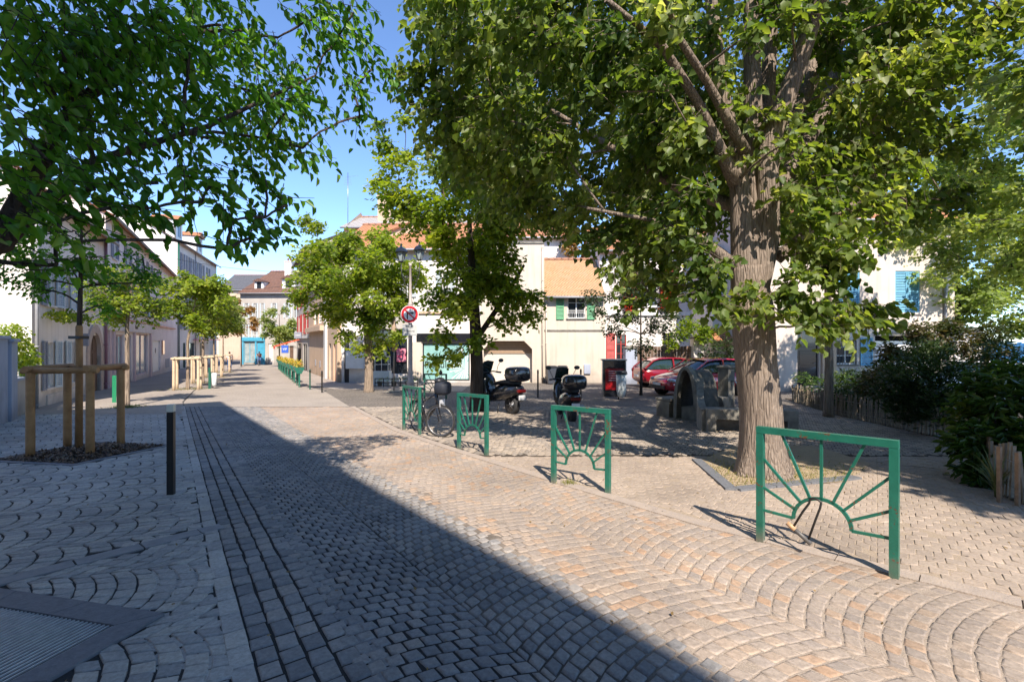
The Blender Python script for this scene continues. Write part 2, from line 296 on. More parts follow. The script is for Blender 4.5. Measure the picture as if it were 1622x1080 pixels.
# ---------------------------------------------------------------- mesh helpers
class MB:
    def __init__(s): s.v = []; s.f = []; s.uv = []; s.mi = []; s.sm = []
    def face(s, pts, mi=0, uv=None, smooth=False):
        i = len(s.v); s.v += [tuple(p) for p in pts]; s.f.append(tuple(range(i, i + len(pts)))); s.uv.append(uv); s.mi.append(mi); s.sm.append(smooth)
    def add(s, vs, fs, mi=0, smooth=False):
        i = len(s.v); s.v += [tuple(p) for p in vs]
        for f in fs: s.f.append(tuple(a + i for a in f)); s.uv.append(None); s.mi.append(mi); s.sm.append(smooth)
    def box(s, x0, x1, y0, y1, z0, z1, mi=0, mtx=None, bev=0.):
        if bev:
            b = bev
            vs = []
            for z, o in ((z0, b), (z0 + b, 0), (z1 - b, 0), (z1, b)):
                for x, y in ((x0, y0), (x1, y0), (x1, y1), (x0, y1)):
                    sx = 1 if x == x0 else -1; sy = 1 if y == y0 else -1
                    if o: vs.append((x + sx * o, y + sy * o, z))
                    else:
                        vs.append((x, y, z))
            fs = [(3, 2, 1, 0), (12, 13, 14, 15)]
            for k in range(3):
                for j in range(4): fs.append((k * 4 + j, k * 4 + (j + 1) % 4, k * 4 + 4 + (j + 1) % 4, k * 4 + 4 + j))
        else:
            vs = [(x0, y0, z0), (x1, y0, z0), (x1, y1, z0), (x0, y1, z0), (x0, y0, z1), (x1, y0, z1), (x1, y1, z1), (x0, y1, z1)]
            fs = [(3, 2, 1, 0), (4, 5, 6, 7), (0, 1, 5, 4), (1, 2, 6, 5), (2, 3, 7, 6), (3, 0, 4, 7)]
        if mtx is not None: vs = [mtx @ Vector(v) for v in vs]
        s.add(vs, fs, mi); return s
    def bar(s, p0, p1, w, d=None, mi=0, up=(0, 0, 1)):
        p0 = Vector(p0); p1 = Vector(p1); a = (p1 - p0); L = a.length; a.normalize()
        u = Vector(up)
        if abs(a.dot(u)) > .98: u = Vector((0, 1, 0)) if abs(a.y) < .9 else Vector((1, 0, 0))
        x = a.cross(u).normalized(); y = x.cross(a).normalized(); d = d or w
        vs = []
        for p in (p0, p1):
            for sx, sy in ((-1, -1), (1, -1), (1, 1), (-1, 1)): vs.append(p + x * sx * w / 2 + y * sy * d / 2)
        s.add(vs, [(3, 2, 1, 0), (4, 5, 6, 7), (0, 1, 5, 4), (1, 2, 6, 5), (2, 3, 7, 6), (3, 0, 4, 7)], mi); return s
    def tube(s, pts, rad, n=8, mi=0, caps=True, smooth=True):
        pts = [Vector(p) for p in pts]
        if not isinstance(rad, (list, tuple, np.ndarray)): rad = [rad] * len(pts)
        vs = []; prev = None
        for i, p in enumerate(pts):
            a = (pts[min(i + 1, len(pts) - 1)] - pts[max(i - 1, 0)])
            if a.length < 1e-9: a = Vector((0, 0, 1))
            a.normalize()
            if prev is None:
                u = Vector((0, 0, 1)) if abs(a.z) < .9 else Vector((1, 0, 0))
                x = a.cross(u).normalized()
            else:
                x = (prev - a * prev.dot(a)).normalized()
            prev = x; y = a.cross(x)
            for k in range(n):
                t = 2 * math.pi * k / n; vs.append(p + (x * math.cos(t) + y * math.sin(t)) * rad[i])
        fs = []
        for i in range(len(pts) - 1):
            for k in range(n): fs.append((i * n + k, i * n + (k + 1) % n, (i + 1) * n + (k + 1) % n, (i + 1) * n + k))
        s.add(vs, fs, mi, smooth)
        if caps:
            i0 = len(s.v) - len(vs)
            s.f += [tuple(i0 + k for k in reversed(range(n))), tuple(i0 + (len(pts) - 1) * n + k for k in range(n))]
            s.uv += [None, None]; s.mi += [mi, mi]; s.sm += [False, False]
        return s
    def lathe(s, prof, c=(0, 0, 0), n=20, mi=0, axis='z', smooth=True):
        vs = []
        for r, h in prof:
            for k in range(n):
                t = 2 * math.pi * k / n; a, b = r * math.cos(t), r * math.sin(t)
                q = (a, b, h) if axis == 'z' else ((a, h, b) if axis == 'y' else (h, a, b))
                vs.append((q[0] + c[0], q[1] + c[1], q[2] + c[2]))
        fs = []
        for i in range(len(prof) - 1):
            for k in range(n): fs.append((i * n + k, i * n + (k + 1) % n, (i + 1) * n + (k + 1) % n, (i + 1) * n + k))
        fs.append(tuple(reversed(range(n)))); fs.append(tuple((len(prof) - 1) * n + k for k in range(n)))
        s.add(vs, fs, mi, smooth); return s
    def torus(s, c, R_, r, axis=(1, 0, 0), n=32, m=8, mi=0, a0=0, a1=2 * math.pi):
        ax = Vector(axis).normalized(); u = Vector((0, 0, 1)) if abs(ax.z) < .9 else Vector((1, 0, 0))
        x = ax.cross(u).normalized(); y = ax.cross(x)
        full = abs(a1 - a0 - 2 * math.pi) < 1e-6
        cnt = n if full else n + 1; vs = []; fs = []
        for i in range(cnt):
            t = a0 + (a1 - a0) * i / n; d = x * math.cos(t) + y * math.sin(t)
            for j in range(m):
                q = 2 * math.pi * j / m; vs.append(Vector(c) + d * (R_ + r * math.cos(q)) + ax * r * math.sin(q))
        for i in range(n):
            for j in range(m):
                i2 = (i + 1) % cnt; fs.append((i * m + j, i * m + (j + 1) % m, i2 * m + (j + 1) % m, i2 * m + j))
        s.add(vs, fs, mi, True); return s
    def blob(s, c, r, n=16, m=10, mi=0, mtx=None, pw=1.):
        prof = []; vs = []; fs = []
        def sp(a, p): return math.copysign(abs(a) ** p, a)
        for i in range(m + 1):
            ph = -math.pi / 2 + math.pi * i / m
            for k in range(n):
                t = 2 * math.pi * k / n
                v = Vector((r[0] * sp(math.cos(ph), pw) * sp(math.cos(t), pw), r[1] * sp(math.cos(ph), pw) * sp(math.sin(t), pw), r[2] * sp(math.sin(ph), pw)))
                if mtx is not None: v = mtx @ v
                vs.append(v + Vector(c))
        for i in range(m):
            for k in range(n): fs.append((i * n + k, i * n + (k + 1) % n, (i + 1) * n + (k + 1) % n, (i + 1) * n + k))
        s.add(vs, fs, mi, True); return s
    def prism(s, poly, y0, y1, mi=0, plane='xz'):
        def q(p, h): return (p[0], h, p[1]) if plane == 'xz' else ((p[0], p[1], h) if plane == 'xy' else (h, p[0], p[1]))
        n = len(poly); vs = [q(p, y0) for p in poly] + [q(p, y1) for p in poly]
        fs = [tuple(reversed(range(n))), tuple(range(n, 2 * n))] + [(k, (k + 1) % n, n + (k + 1) % n, n + k) for k in range(n)]
        s.add(vs, fs, mi); return s
    def ribbon(s, pts_a, pts_b, mi=0, uv=False):
        for i in range(len(pts_a) - 1): s.face((pts_a[i], pts_a[i + 1], pts_b[i + 1], pts_b[i]), mi)
    def build(s, name, mats, parent=None, loc=(0, 0, 0), rotz=0., sub=0, fix=True, weld=False):
        me = bpy.data.meshes.new(name); me.from_pydata(s.v, [], s.f)
        if not isinstance(mats, (list, tuple)): mats = [mats]
        for m in mats: me.materials.append(m)
        me.polygons.foreach_set('material_index', s.mi); me.polygons.foreach_set('use_smooth', s.sm)
        if any(u is not None for u in s.uv):
            ul = me.uv_layers.new(name='UVMap')
            for p, u in zip(me.polygons, s.uv):
                if u is not None:
                    for li, q in zip(p.loop_indices, u): ul.data[li].uv = q
        if fix or weld:
            bm = bmesh.new(); bm.from_mesh(me)
            if weld: bmesh.ops.remove_doubles(bm, verts=bm.verts, dist=1e-4)
            if fix: bmesh.ops.recalc_face_normals(bm, faces=bm.faces)
            bm.to_mesh(me); bm.free()
        me.update()
        o = bpy.data.objects.new(name, me); C.objects.link(o)
        if parent is not None: o.parent = parent
        o.location = loc; o.rotation_euler = (0, 0, rotz)
        if sub:
            md = o.modifiers.new('sub', 'SUBSURF'); md.levels = sub; md.render_levels = sub
        return o

def tag(o, label=None, cat=None, group=None, kind=None):
    if label: o['label'] = label
    if cat: o['category'] = cat
    if group: o['group'] = group
    if kind: o['kind'] = kind
    return o
def thing(name, label, cat, loc=(0, 0, 0), rotz=0., group=None):
    o = bpy.data.objects.new(name, None); C.objects.link(o); o.empty_display_size = .2
    o.location = loc; o.rotation_euler = (0, 0, rotz); return tag(o, label, cat, group)
def dup(root, loc, rotz, label, scale=None):
    r = root.copy(); C.objects.link(r); r.location = loc; r.rotation_euler = (0, 0, rotz); r['label'] = label
    if scale: r.scale = scale
    for ch in list(root.children):
        c = ch.copy(); C.objects.link(c); c.parent = r
        for g2 in list(ch.children):
            d = g2.copy(); C.objects.link(d); d.parent = c
    return r
def text(name, s, size, mtl, parent, loc, rot=(R(90), 0, 0), ext=.003, align='CENTER', sx=1., bold=0.):
    cu = bpy.data.curves.new(name, 'FONT'); cu.body = s; cu.size = size; cu.extrude = ext; cu.align_x = align; cu.align_y = 'CENTER'
    cu.materials.append(mtl); cu.offset = bold
    tmp = bpy.data.objects.new('tmp_text', cu); C.objects.link(tmp); bpy.context.view_layer.update()
    me = bpy.data.meshes.new_from_object(tmp); C.objects.unlink(tmp); bpy.data.objects.remove(tmp); bpy.data.curves.remove(cu)
    o = bpy.data.objects.new(name, me); C.objects.link(o); o.parent = parent; o.location = loc; o.rotation_euler = rot; o.scale = (sx, 1, 1)
    return o
def at(x, y, dz=0.): return (x, y, gf(y) + dz)

# ---------------------------------------------------------------- ground sheets
def sheet(name, polys, m, off, kind='structure', step=1.5, zfun=None):
    """flat polygons cut into strips and laid on the terrain, `off` metres above it"""
    bm = bmesh.new()
    for poly in polys:
        vs = [bm.verts.new((x, y, 0)) for x, y in poly]; bm.faces.new(vs)
    ys = [p[1] for poly in polys for p in poly]
    bmesh.ops.triangulate(bm, faces=bm.faces[:])
    y = math.floor(min(ys)) + step / 2
    while y < max(ys):
        st = step if y < 110 else 20
        bmesh.ops.bisect_plane(bm, geom=bm.verts[:] + bm.edges[:] + bm.faces[:], plane_co=(0, y, 0), plane_no=(0, 1, 0))
        y += st
    for v in bm.verts: v.co.z = gf(v.co.y) + off
    for f in bm.faces:
        if f.normal.z < 0: f.normal_flip()
    bmesh.ops.recalc_face_normals(bm, faces=bm.faces)
    for f in bm.faces:
        if f.normal.z < 0: f.normal_flip()
    me = bpy.data.meshes.new(name); bm.to_mesh(me); bm.free(); me.materials.append(m)
    o = bpy.data.objects.new(name, me); C.objects.link(o)
    if kind: o['kind'] = kind
    return o

def inpoly(x, y, poly):
    c = np.zeros(len(x), bool); n = len(poly); j = n - 1
    for i in range(n):
        xi, yi = poly[i]; xj, yj = poly[j]
        cond = ((yi > y) != (yj > y)) & (x < (xj - xi) * (y - yi) / (yj - yi + 1e-12) + xi)
        c ^= cond; j = i
    return c

def sett_cells_arc(poly, holes, ang, W, s, w, gapu, gapv, k=.75):
    """segmental-arc paving: bays of width W along direction `ang`, stones w wide, rows s apart -> (N,4,2) corners"""
    vx, vy = math.cos(ang), math.sin(ang); ux, uy = vy, -vx
    px = np.array([p[0] for p in poly]); py = np.array([p[1] for p in poly])
    U = px * ux + py * uy; V = px * vx + py * vy
    Rr = k * W; thm = math.asin(.5 / k); nst = max(3, round(2 * thm * Rr / w)); dth = 2 * thm / nst
    out = []
    for bi in range(math.floor(U.min() / W) - 1, math.ceil(U.max() / W) + 1):
        u0 = (bi + .5) * W
        ks = np.arange(math.floor(V.min() / s) - 2, math.ceil(V.max() / s) + 3)
        for kk in ks:
            ph = (kk % 2) * .5 * dth
            js = np.arange(-1, nst + 1)
            t0 = np.clip(-thm + js * dth + ph, -thm, thm); t1 = np.clip(-thm + (js + 1) * dth + ph, -thm, thm)
            ok = (t1 - t0) > .35 * dth; t0 = t0[ok]; t1 = t1[ok]
            ga = gapu / 2 / Rr; t0 = t0 + ga; t1 = t1 - ga
            v0 = kk * s + gapv / 2; v1 = (kk + 1) * s - gapv / 2
            q = []
            for t, v in ((t0, v0), (t1, v0), (t1, v1), (t0, v1)):
                uu = u0 + Rr * np.sin(t); vv = v + Rr * np.cos(t) - Rr
                q.append(np.stack([uu * ux + vv * vx, uu * uy + vv * vy], -1))
            out.append(np.stack(q, 1))
    c = np.concatenate(out); m = c.mean(1)
    keep = inpoly(m[:, 0], m[:, 1], poly)
    for h in holes: keep &= ~inpoly(m[:, 0], m[:, 1], h)
    return c[keep]

def sett_cells_rows(p0, d, L, nrows, s, w, gu, gv, side=1):
    d = np.array(d) / np.hypot(*d); n = np.array([d[1], -d[0]]) * side; out = []
    for r in range(nrows):
        t = rng.random() * w
        while t < L:
            ln = w * (.85 + .3 * rng.random())
            a = t + gu / 2; b = t + ln - gu / 2; c0 = r * s + gv / 2; c1 = (r + 1) * s - gv / 2
            out.append([p0 + d * a + n * c0, p0 + d * b + n * c0, p0 + d * b + n * c1, p0 + d * a + n * c1]); t += ln
    return np.array(out)

def setts(name, cells, m, base, h=.012, inset=.008, jit=.004, dirt=None, bias=None, parent=None):
    """one stone per cell: skirt, rounded shoulder and slightly uneven top"""
    N = len(cells); c = cells + rng.normal(0, jit, cells.shape)
    ctr = c.mean(1, keepdims=True)
    dirv = c - ctr; ln = np.linalg.norm(dirv, axis=2, keepdims=True)
    r1 = ctr + dirv * (1 - inset / ln * .45); r2 = ctr + dirv * (1 - inset / ln * 1.8)
    hz = rng.normal(0, .0022, (N, 1)) + h
    tx = rng.normal(0, .018, (N, 1)); ty = rng.normal(0, .018, (N, 1))
    def lift(p, z):
        d = p - ctr
        return np.concatenate([p, (g(p[..., 1]) + base + z + d[..., 0] * tx + d[..., 1] * ty)[..., None]], -1)
    V = np.concatenate([lift(c, -.008 + 0 * hz), lift(r1, hz * .55), lift(r2, hz)], 1).reshape(-1, 3)
    b = (np.arange(N) * 12)[:, None, None]
    loc = [[8, 9, 10, 11]]
    for k in range(2):
        for j in range(4): loc.append([k * 4 + j, k * 4 + (j + 1) % 4, k * 4 + 4 + (j + 1) % 4, k * 4 + 4 + j])
    Fc = (b + np.array(loc)[None]).reshape(-1, 4)
    # orientation
    a = c[:, 1] - c[:, 0]; q = c[:, 3] - c[:, 0]; neg = (a[:, 0] * q[:, 1] - a[:, 1] * q[:, 0]) < 0
    Fc = Fc.reshape(N, 9, 4); Fc[neg] = Fc[neg][..., ::-1]; Fc = Fc.reshape(-1, 4)
    rv = rng.random(N)
    if bias is not None: rv = np.clip(bias(ctr[:, 0, 0], ctr[:, 0, 1], rv), 0, 1)
    o = fastmesh(name, V, Fc, m, np.repeat(rv, 12), parent)
    o.data.polygons.foreach_set('use_smooth', np.tile(np.array([0] + [1] * 8, bool), N))
    return o

def fastmesh(name, V, Fc, m, rnd=None, parent=None, smooth=False):
    me = bpy.data.meshes.new(name); nv = len(V); nf, k = Fc.shape
    me.vertices.add(nv); me.vertices.foreach_set('co', np.ascontiguousarray(V, dtype=np.float32).ravel())
    me.loops.add(nf * k); me.loops.foreach_set('vertex_index', np.ascontiguousarray(Fc, dtype=np.int32).ravel())
    me.polygons.add(nf); me.polygons.foreach_set('loop_start', np.arange(0, nf * k, k, dtype=np.int32))
    if smooth: me.polygons.foreach_set('use_smooth', np.ones(nf, bool))
    me.update(calc_edges=True); me.validate()
    if rnd is not None:
        a = me.attributes.new('rnd', 'FLOAT', 'POINT'); a.data.foreach_set('value', rnd.astype(np.float32))
    me.materials.append(m)
    o = bpy.data.objects.new(name, me); C.objects.link(o)
    if parent is not None: o.parent = parent
    return o

# ---------------------------------------------------------------- foliage
def nrm(a): return a / (np.linalg.norm(a, axis=-1, keepdims=True) + 1e-9)
def leaves_mesh(name, pos, dirs, size, m, width=.8, parent=None, quads=2, up=.9, fold=.22, rv=None):
    """pos (N,3), dirs (N,3) midribs; leaf blades folded on the midrib"""
    N = len(pos); d = nrm(dirs)
    upv = np.array([0, 0, 1.]) * up + rng.normal(0, .55, (N, 3))
    nr = nrm(upv - d * (upv * d).sum(1, keepdims=True)); sd = np.cross(d, nr)
    L = (size * (.65 + .7 * rng.random(N)))[:, None]; W = L * width / 2
    if quads == 2:
        tip = pos + d * L - nr * L * .12
        pts = [pos, pos + d * L * .22 + sd * W * .95 + nr * L * fold, pos + d * L * .6 + sd * W * .85 + nr * L * fold * .8, tip,
               pos + d * L * .6 - sd * W * .85 + nr * L * fold * .8, pos + d * L * .22 - sd * W * .95 + nr * L * fold]
        loc = np.array([[0, 1, 2, 3], [0, 3, 4, 5]]); k = 6
    else:
        pts = [pos, pos + d * L * .45 + sd * W, pos + d * L, pos + d * L * .45 - sd * W]
        loc = np.array([[0, 1, 2, 3]]); k = 4
    V = np.stack(pts, 1).reshape(-1, 3)
    Fc = ((np.arange(N) * k)[:, None, None] + loc[None]).reshape(-1, 4)
    if rv is None: rv = np.clip(rng.normal(.45, .22, N), 0, 1)
    return fastmesh(name, V, Fc, m, np.repeat(rv, k), parent)

def sprigs(clumps, per, nleaf, sprig_len, axis_xy, droop=.35, shell=.5):
    """leafy shoots inside a list of ellipsoid clumps (cx,cy,cz,rx,ry,rz,weight) -> leaf pos, dir, shoot segs, tone"""
    LP, LD, SG, RV = [], [], [], []
    for c in clumps:
        n = max(2, int(per * (c[6] if len(c) > 6 else 1)))
        v = nrm(rng.normal(0, 1, (n, 3))); r = rng.random(n) ** (1 / (3 + 3 * shell))
        p = np.array(c[:3]) + v * r[:, None] * np.array(c[3:6])
        out = p - np.array([axis_xy[0], axis_xy[1], c[2]]); out[:, 2] *= .2
        sd = nrm(nrm(out) * .9 + v * .6 + rng.normal(0, .55, (n, 3)) + np.array([0, 0, -droop]))
        tone = rng.normal(0, .12) + rng.normal(0, .1, n)
        for j in range(nleaf):
            t = (j + .5) / nleaf
            side = nrm(np.cross(sd, np.array([0, 0, 1.])) + 1e-6) * (1 if j % 2 else -1)
            b = p + sd * sprig_len * (t - .5) + rng.normal(0, sprig_len * .05, (n, 3)) + np.array([0, 0, -droop * .25]) * sprig_len * t * t
            LP.append(b); LD.append(nrm(sd * .6 + side * .8 + rng.normal(0, .3, (n, 3)) + np.array([0, 0, -droop]))); RV.append(np.clip(.45 + tone + rng.normal(0, .13, n), 0, 1))
        SG.append(np.stack([p - sd * sprig_len * .55, p + sd * sprig_len * .5], 1))
    return np.concatenate(LP), np.concatenate(LD), np.concatenate(SG), np.concatenate(RV)

def shoots_mesh(name, seg, r, m, parent):
    N = len(seg); d = nrm(seg[:, 1] - seg[:, 0]); a = nrm(np.cross(d, np.array([.3, .2, 1.]))); b = np.cross(d, a)
    V = []
    for e, rr in ((0, r), (1, r * .5)):
        for k in range(3):
            t = 2.094 * k; V.append(seg[:, e] + (a * math.cos(t) + b * math.sin(t)) * rr)
    V = np.stack(V, 1).reshape(-1, 3)
    loc = np.array([[0, 1, 4, 3], [1, 2, 5, 4], [2, 0, 3, 5]])
    return fastmesh(name, V, ((np.arange(N) * 6)[:, None, None] + loc[None]).reshape(-1, 4), m, None, parent, True)

def branch_net(mb, nodes, clumps, r_end=.012, r_k=.012, seg=6, sag=.1):
    """join every clump centre to the nearest node of the growing skeleton by a curved, tapering limb"""
    base = np.array([nodes[0][0][0], nodes[0][0][1]])
    nd = [(Vector(p), r) for p, r in nodes]
    for c in sorted(clumps, key=lambda c: math.hypot(c[0] - base[0], c[1] - base[1]) + .3 * abs(c[2])):
        q = Vector(c[:3])
        best = min(nd, key=lambda a: (a[0] - q).length + 1.6 * max(0, a[0].z - q.z + .1) + (0 if a[1] > .02 else .4))
        p, r0 = best; L = (q - p).length
        if L < .15: continue
        r1 = r_end; ra = min(r0 * .7, r_end + r_k * L)
        mid = p.lerp(q, .45) + Vector((random.uniform(-.1, .1) * L, random.uniform(-.1, .1) * L, L * sag))
        pts = []; rad = []
        for i in range(seg + 1):
            t = i / seg; w = p * (1 - t) ** 2 + mid * 2 * t * (1 - t) + q * t * t
            if 0 < i < seg: w = w + Vector([random.uniform(-1, 1) * L * .015 for _ in range(3)])
            rr = ra + (r1 - ra) * t ** .8; pts.append(w); rad.append(rr)
            if i >= 2: nd.append((w, rr))
        mb.tube(pts, rad, 7 if ra > .04 else 5)

def tree(name, label, base, trunk, rad, clumps, leafm, size, per, nleaf, sprig, bark, group=None, width=.8, quads=1, droop=.35,
         limbs=(), kat='tree', shell=.5, rk=.012, flare=1.25, up=.9, n=12, twigs=True):
    x, y = base; z = gf(y)
    root = thing(name, label, kat, (x, y, z), 0, group)
    o = Vector((x, y, z)); mb = MB()
    tp = [Vector(p) - o for p in trunk]; tp[0].z -= .1
    # densify the trunk
    pts, rr = [], []
    for i in range(len(tp) - 1):
        for k in range(6 if n < 24 else 14):
            t = k / (6 if n < 24 else 14); pts.append(tp[i].lerp(tp[i + 1], t)); rr.append(rad[i] + (rad[i + 1] - rad[i]) * t)
    pts.append(tp[-1]); rr.append(rad[-1])
    for i, p in enumerate(pts):
        hgt = p.z; rr[i] *= 1 + (flare - 1) * math.exp(-max(hgt, 0) / .22)
    mb.tube(pts, rr, n)
    nodes = [(p, r) for p, r in zip(pts, rr) if p.z > .45 * tp[-1].z]
    for lb in limbs:
        lp = [Vector(q[:3]) - o for q in lb]; lr = [q[3] for q in lb]
        dp, dr = [], []
        for i in range(len(lp) - 1):
            for k in range(4):
                t = k / 4; dp.append(lp[i].lerp(lp[i + 1], t)); dr.append(lr[i] + (lr[i + 1] - lr[i]) * t)
        dp.append(lp[-1]); dr.append(lr[-1]); mb.tube(dp, dr, 8); nodes += list(zip(dp, dr))
    cl = [(c[0] - x, c[1] - y, c[2] - z, *c[3:]) for c in clumps]
    branch_net(mb, nodes, cl, r_k=rk)
    tr_ = mb.build('trunk', bark, root, fix=False)
    if n >= 24:       # buttressed foot and long ridges
        nv = len(pts) * n
        co = np.empty(len(tr_.data.vertices) * 3, np.float32); tr_.data.vertices.foreach_get('co', co); co = co.reshape(-1, 3)
        for i in range(len(pts)):
            seg = co[i * n:(i + 1) * n]; c0 = seg.mean(0); d = seg - c0; th = np.arctan2(d[:, 1], d[:, 0]); zz = max(c0[2], 0)
            k_ = 1 + (.13 * np.sin(4 * th + .7) + .08 * np.sin(7 * th + 2)) * math.exp(-zz / .3) + .022 * np.sin(9 * th + 2.2 * math.sin(zz * 1.3)) + .018 * np.sin(16 * th + 1.5 * zz) + .03 * np.sin(3 * th + zz * 1.2)
            co[i * n:(i + 1) * n] = c0 + d * k_[:, None]
        tr_.data.vertices.foreach_set('co', co.ravel()); tr_.data.update()
    LP, LD, SG, RV = sprigs(cl, per, nleaf, sprig, (0, 0), droop, shell)
    cr = leaves_mesh('crown', LP, LD, size, leafm, width, root, quads, up=up, rv=RV)
    if twigs: shoots_mesh('twigs', SG, .004, bark, root)['kind'] = 'stuff'
    return root

def crown_clumps(c, r, n, cr=.45, hollow=.35, seed=1, flat=.75, bottom=None):
    """n clump ellipsoids spread through an ellipsoid crown, denser near its surface"""
    rs = np.random.default_rng(seed); out = []
    while len(out) < n:
        v = rs.normal(0, 1, 3); v /= np.linalg.norm(v); q = hollow + (1 - hollow) * rs.random() ** .5
        p = np.array(c) + v * q * np.array(r)
        if bottom is not None and p[2] < bottom: continue
        k = cr * (.7 + .6 * rs.random()); out.append((*p, k, k, k * flat, 1.))
    return out
# ================================================================ GROUND AND PAVING
ED = np.array([-.5888, .8083]); EN = np.array([.8083, .5888]); E0 = np.array([-1.24, 2.29])
def sdist(x, y): return (x - E0[0]) * EN[0] + (y - E0[1]) * EN[1]
left_edge = [(4.8, -6), (-1.24, 2.29), (-3.04, 4.76), (-11.5, 16.37), (-14.8, 21.9), (-23, 38), (-31.5, 55), (-34, 60)]
right_edge = [(11.9, -6), (3.24, 2.96), (1.75, 4.45), (.6, 5.9), (-.95, 7.95), (-2.6, 10.3), (-5.2, 15), (-8.2, 20.5), (-10.9, 24.5), (-20.2, 42), (-28, 58)]
def ycut(line, y):
    for a, b in zip(line, line[1:]):
        if a[1] <= y <= b[1]:
            t = (y - a[1]) / (b[1] - a[1]); return (a[0] + t * (b[0] - a[0]), y)
YN = 15.0
ln = [p for p in left_edge if p[1] < YN] + [ycut(left_edge, YN)]
rn = [p for p in right_edge if p[1] < YN] + [ycut(right_edge, YN)]
lf = [ycut(left_edge, YN)] + [p for p in left_edge if p[1] > YN]
rf = [ycut(right_edge, YN)] + [p for p in right_edge if p[1] > YN]
road_near = ln + rn[::-1]; road_far = lf + rf[::-1]

def jointmat(name, dark, light_col, a=1.3, b=3.4):
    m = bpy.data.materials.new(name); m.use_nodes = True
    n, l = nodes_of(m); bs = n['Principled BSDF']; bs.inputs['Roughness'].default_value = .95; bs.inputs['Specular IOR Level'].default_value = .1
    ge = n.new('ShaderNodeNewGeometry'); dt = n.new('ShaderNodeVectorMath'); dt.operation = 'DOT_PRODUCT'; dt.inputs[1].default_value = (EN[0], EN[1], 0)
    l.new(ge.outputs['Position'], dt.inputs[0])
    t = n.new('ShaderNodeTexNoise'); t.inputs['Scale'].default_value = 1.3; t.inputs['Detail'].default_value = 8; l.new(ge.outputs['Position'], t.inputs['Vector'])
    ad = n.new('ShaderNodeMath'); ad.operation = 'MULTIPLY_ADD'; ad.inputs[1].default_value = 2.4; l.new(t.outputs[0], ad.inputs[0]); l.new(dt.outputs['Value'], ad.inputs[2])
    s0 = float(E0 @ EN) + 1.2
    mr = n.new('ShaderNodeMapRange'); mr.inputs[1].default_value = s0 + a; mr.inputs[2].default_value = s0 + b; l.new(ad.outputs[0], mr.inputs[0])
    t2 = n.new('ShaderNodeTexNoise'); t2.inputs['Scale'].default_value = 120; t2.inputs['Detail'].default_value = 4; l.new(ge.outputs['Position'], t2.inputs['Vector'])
    mx = n.new('ShaderNodeMix'); mx.data_type = 'RGBA'; mx.inputs[6].default_value = (*dark, 1); mx.inputs[7].default_value = (*light_col, 1); l.new(mr.outputs[0], mx.inputs[0])
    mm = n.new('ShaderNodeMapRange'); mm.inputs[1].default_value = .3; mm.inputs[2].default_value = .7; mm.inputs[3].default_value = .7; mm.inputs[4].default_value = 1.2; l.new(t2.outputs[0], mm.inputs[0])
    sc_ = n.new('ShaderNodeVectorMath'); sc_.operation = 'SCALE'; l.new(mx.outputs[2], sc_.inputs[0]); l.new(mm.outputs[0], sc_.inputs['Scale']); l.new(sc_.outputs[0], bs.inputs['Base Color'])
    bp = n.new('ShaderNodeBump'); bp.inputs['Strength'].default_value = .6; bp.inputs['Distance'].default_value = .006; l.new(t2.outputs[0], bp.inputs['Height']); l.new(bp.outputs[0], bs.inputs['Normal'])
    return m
def farpave(name, c1, c2, mort, bw, rh, ang, stain=.25, mortar=.012):
    m = bpy.data.materials.new(name); m.use_nodes = True
    n, l = nodes_of(m); bs = n['Principled BSDF']; bs.inputs['Roughness'].default_value = .85; bs.inputs['Specular IOR Level'].default_value = .3
    ge = n.new('ShaderNodeNewGeometry'); mp = n.new('ShaderNodeMapping'); mp.inputs['Rotation'].default_value = (0, 0, ang); l.new(ge.outputs['Position'], mp.inputs[0])
    t0 = n.new('ShaderNodeTexNoise'); t0.inputs['Scale'].default_value = 1.1; l.new(mp.outputs[0], t0.inputs['Vector'])
    md = n.new('ShaderNodeMixRGB'); md.blend_type = 'ADD'; md.inputs[0].default_value = .5; l.new(mp.outputs[0], md.inputs[1]); l.new(t0.outputs[1], md.inputs[2])
    br = n.new('ShaderNodeTexBrick'); br.inputs['Scale'].default_value = 1; br.inputs['Brick Width'].default_value = bw; br.inputs['Row Height'].default_value = rh
    br.inputs['Mortar Size'].default_value = mortar; br.inputs['Mortar Smooth'].default_value = .4
    br.inputs['Color1'].default_value = (*c1, 1); br.inputs['Color2'].default_value = (*c2, 1); br.inputs['Mortar'].default_value = (*mort, 1)
    l.new(md.outputs[0], br.inputs[0])
    t = n.new('ShaderNodeTexNoise'); t.inputs['Scale'].default_value = .7; t.inputs['Detail'].default_value = 8; t.inputs['Roughness'].default_value = .7; l.new(ge.outputs['Position'], t.inputs['Vector'])
    mr = n.new('ShaderNodeMapRange'); mr.inputs[1].default_value = .3; mr.inputs[2].default_value = .7; mr.inputs[3].default_value = 1 - stain; mr.inputs[4].default_value = 1.12; l.new(t.outputs[0], mr.inputs[0])
    sc_ = n.new('ShaderNodeVectorMath'); sc_.operation = 'SCALE'; l.new(br.outputs[0], sc_.inputs[0]); l.new(mr.outputs[0], sc_.inputs['Scale']); l.new(sc_.outputs[0], bs.inputs['Base Color'])
    bp = n.new('ShaderNodeBump'); bp.inputs['Strength'].default_value = .35; bp.inputs['Distance'].default_value = .008; bp.invert = True; l.new(br.outputs['Fac'], bp.inputs['Height']); l.new(bp.outputs[0], bs.inputs['Normal'])
    return m
J_ROAD = jointmat('road_joint_shade_to_sun', (.04, .038, .036), (.325, .268, .215), 1.0, 2.2)  # dark to light across the cast-shadow line, shade put into the joint colour
J_LEFT = jointmat('pavement_joint', (.05, .048, .046), (.1, .09, .08), 8, 12)
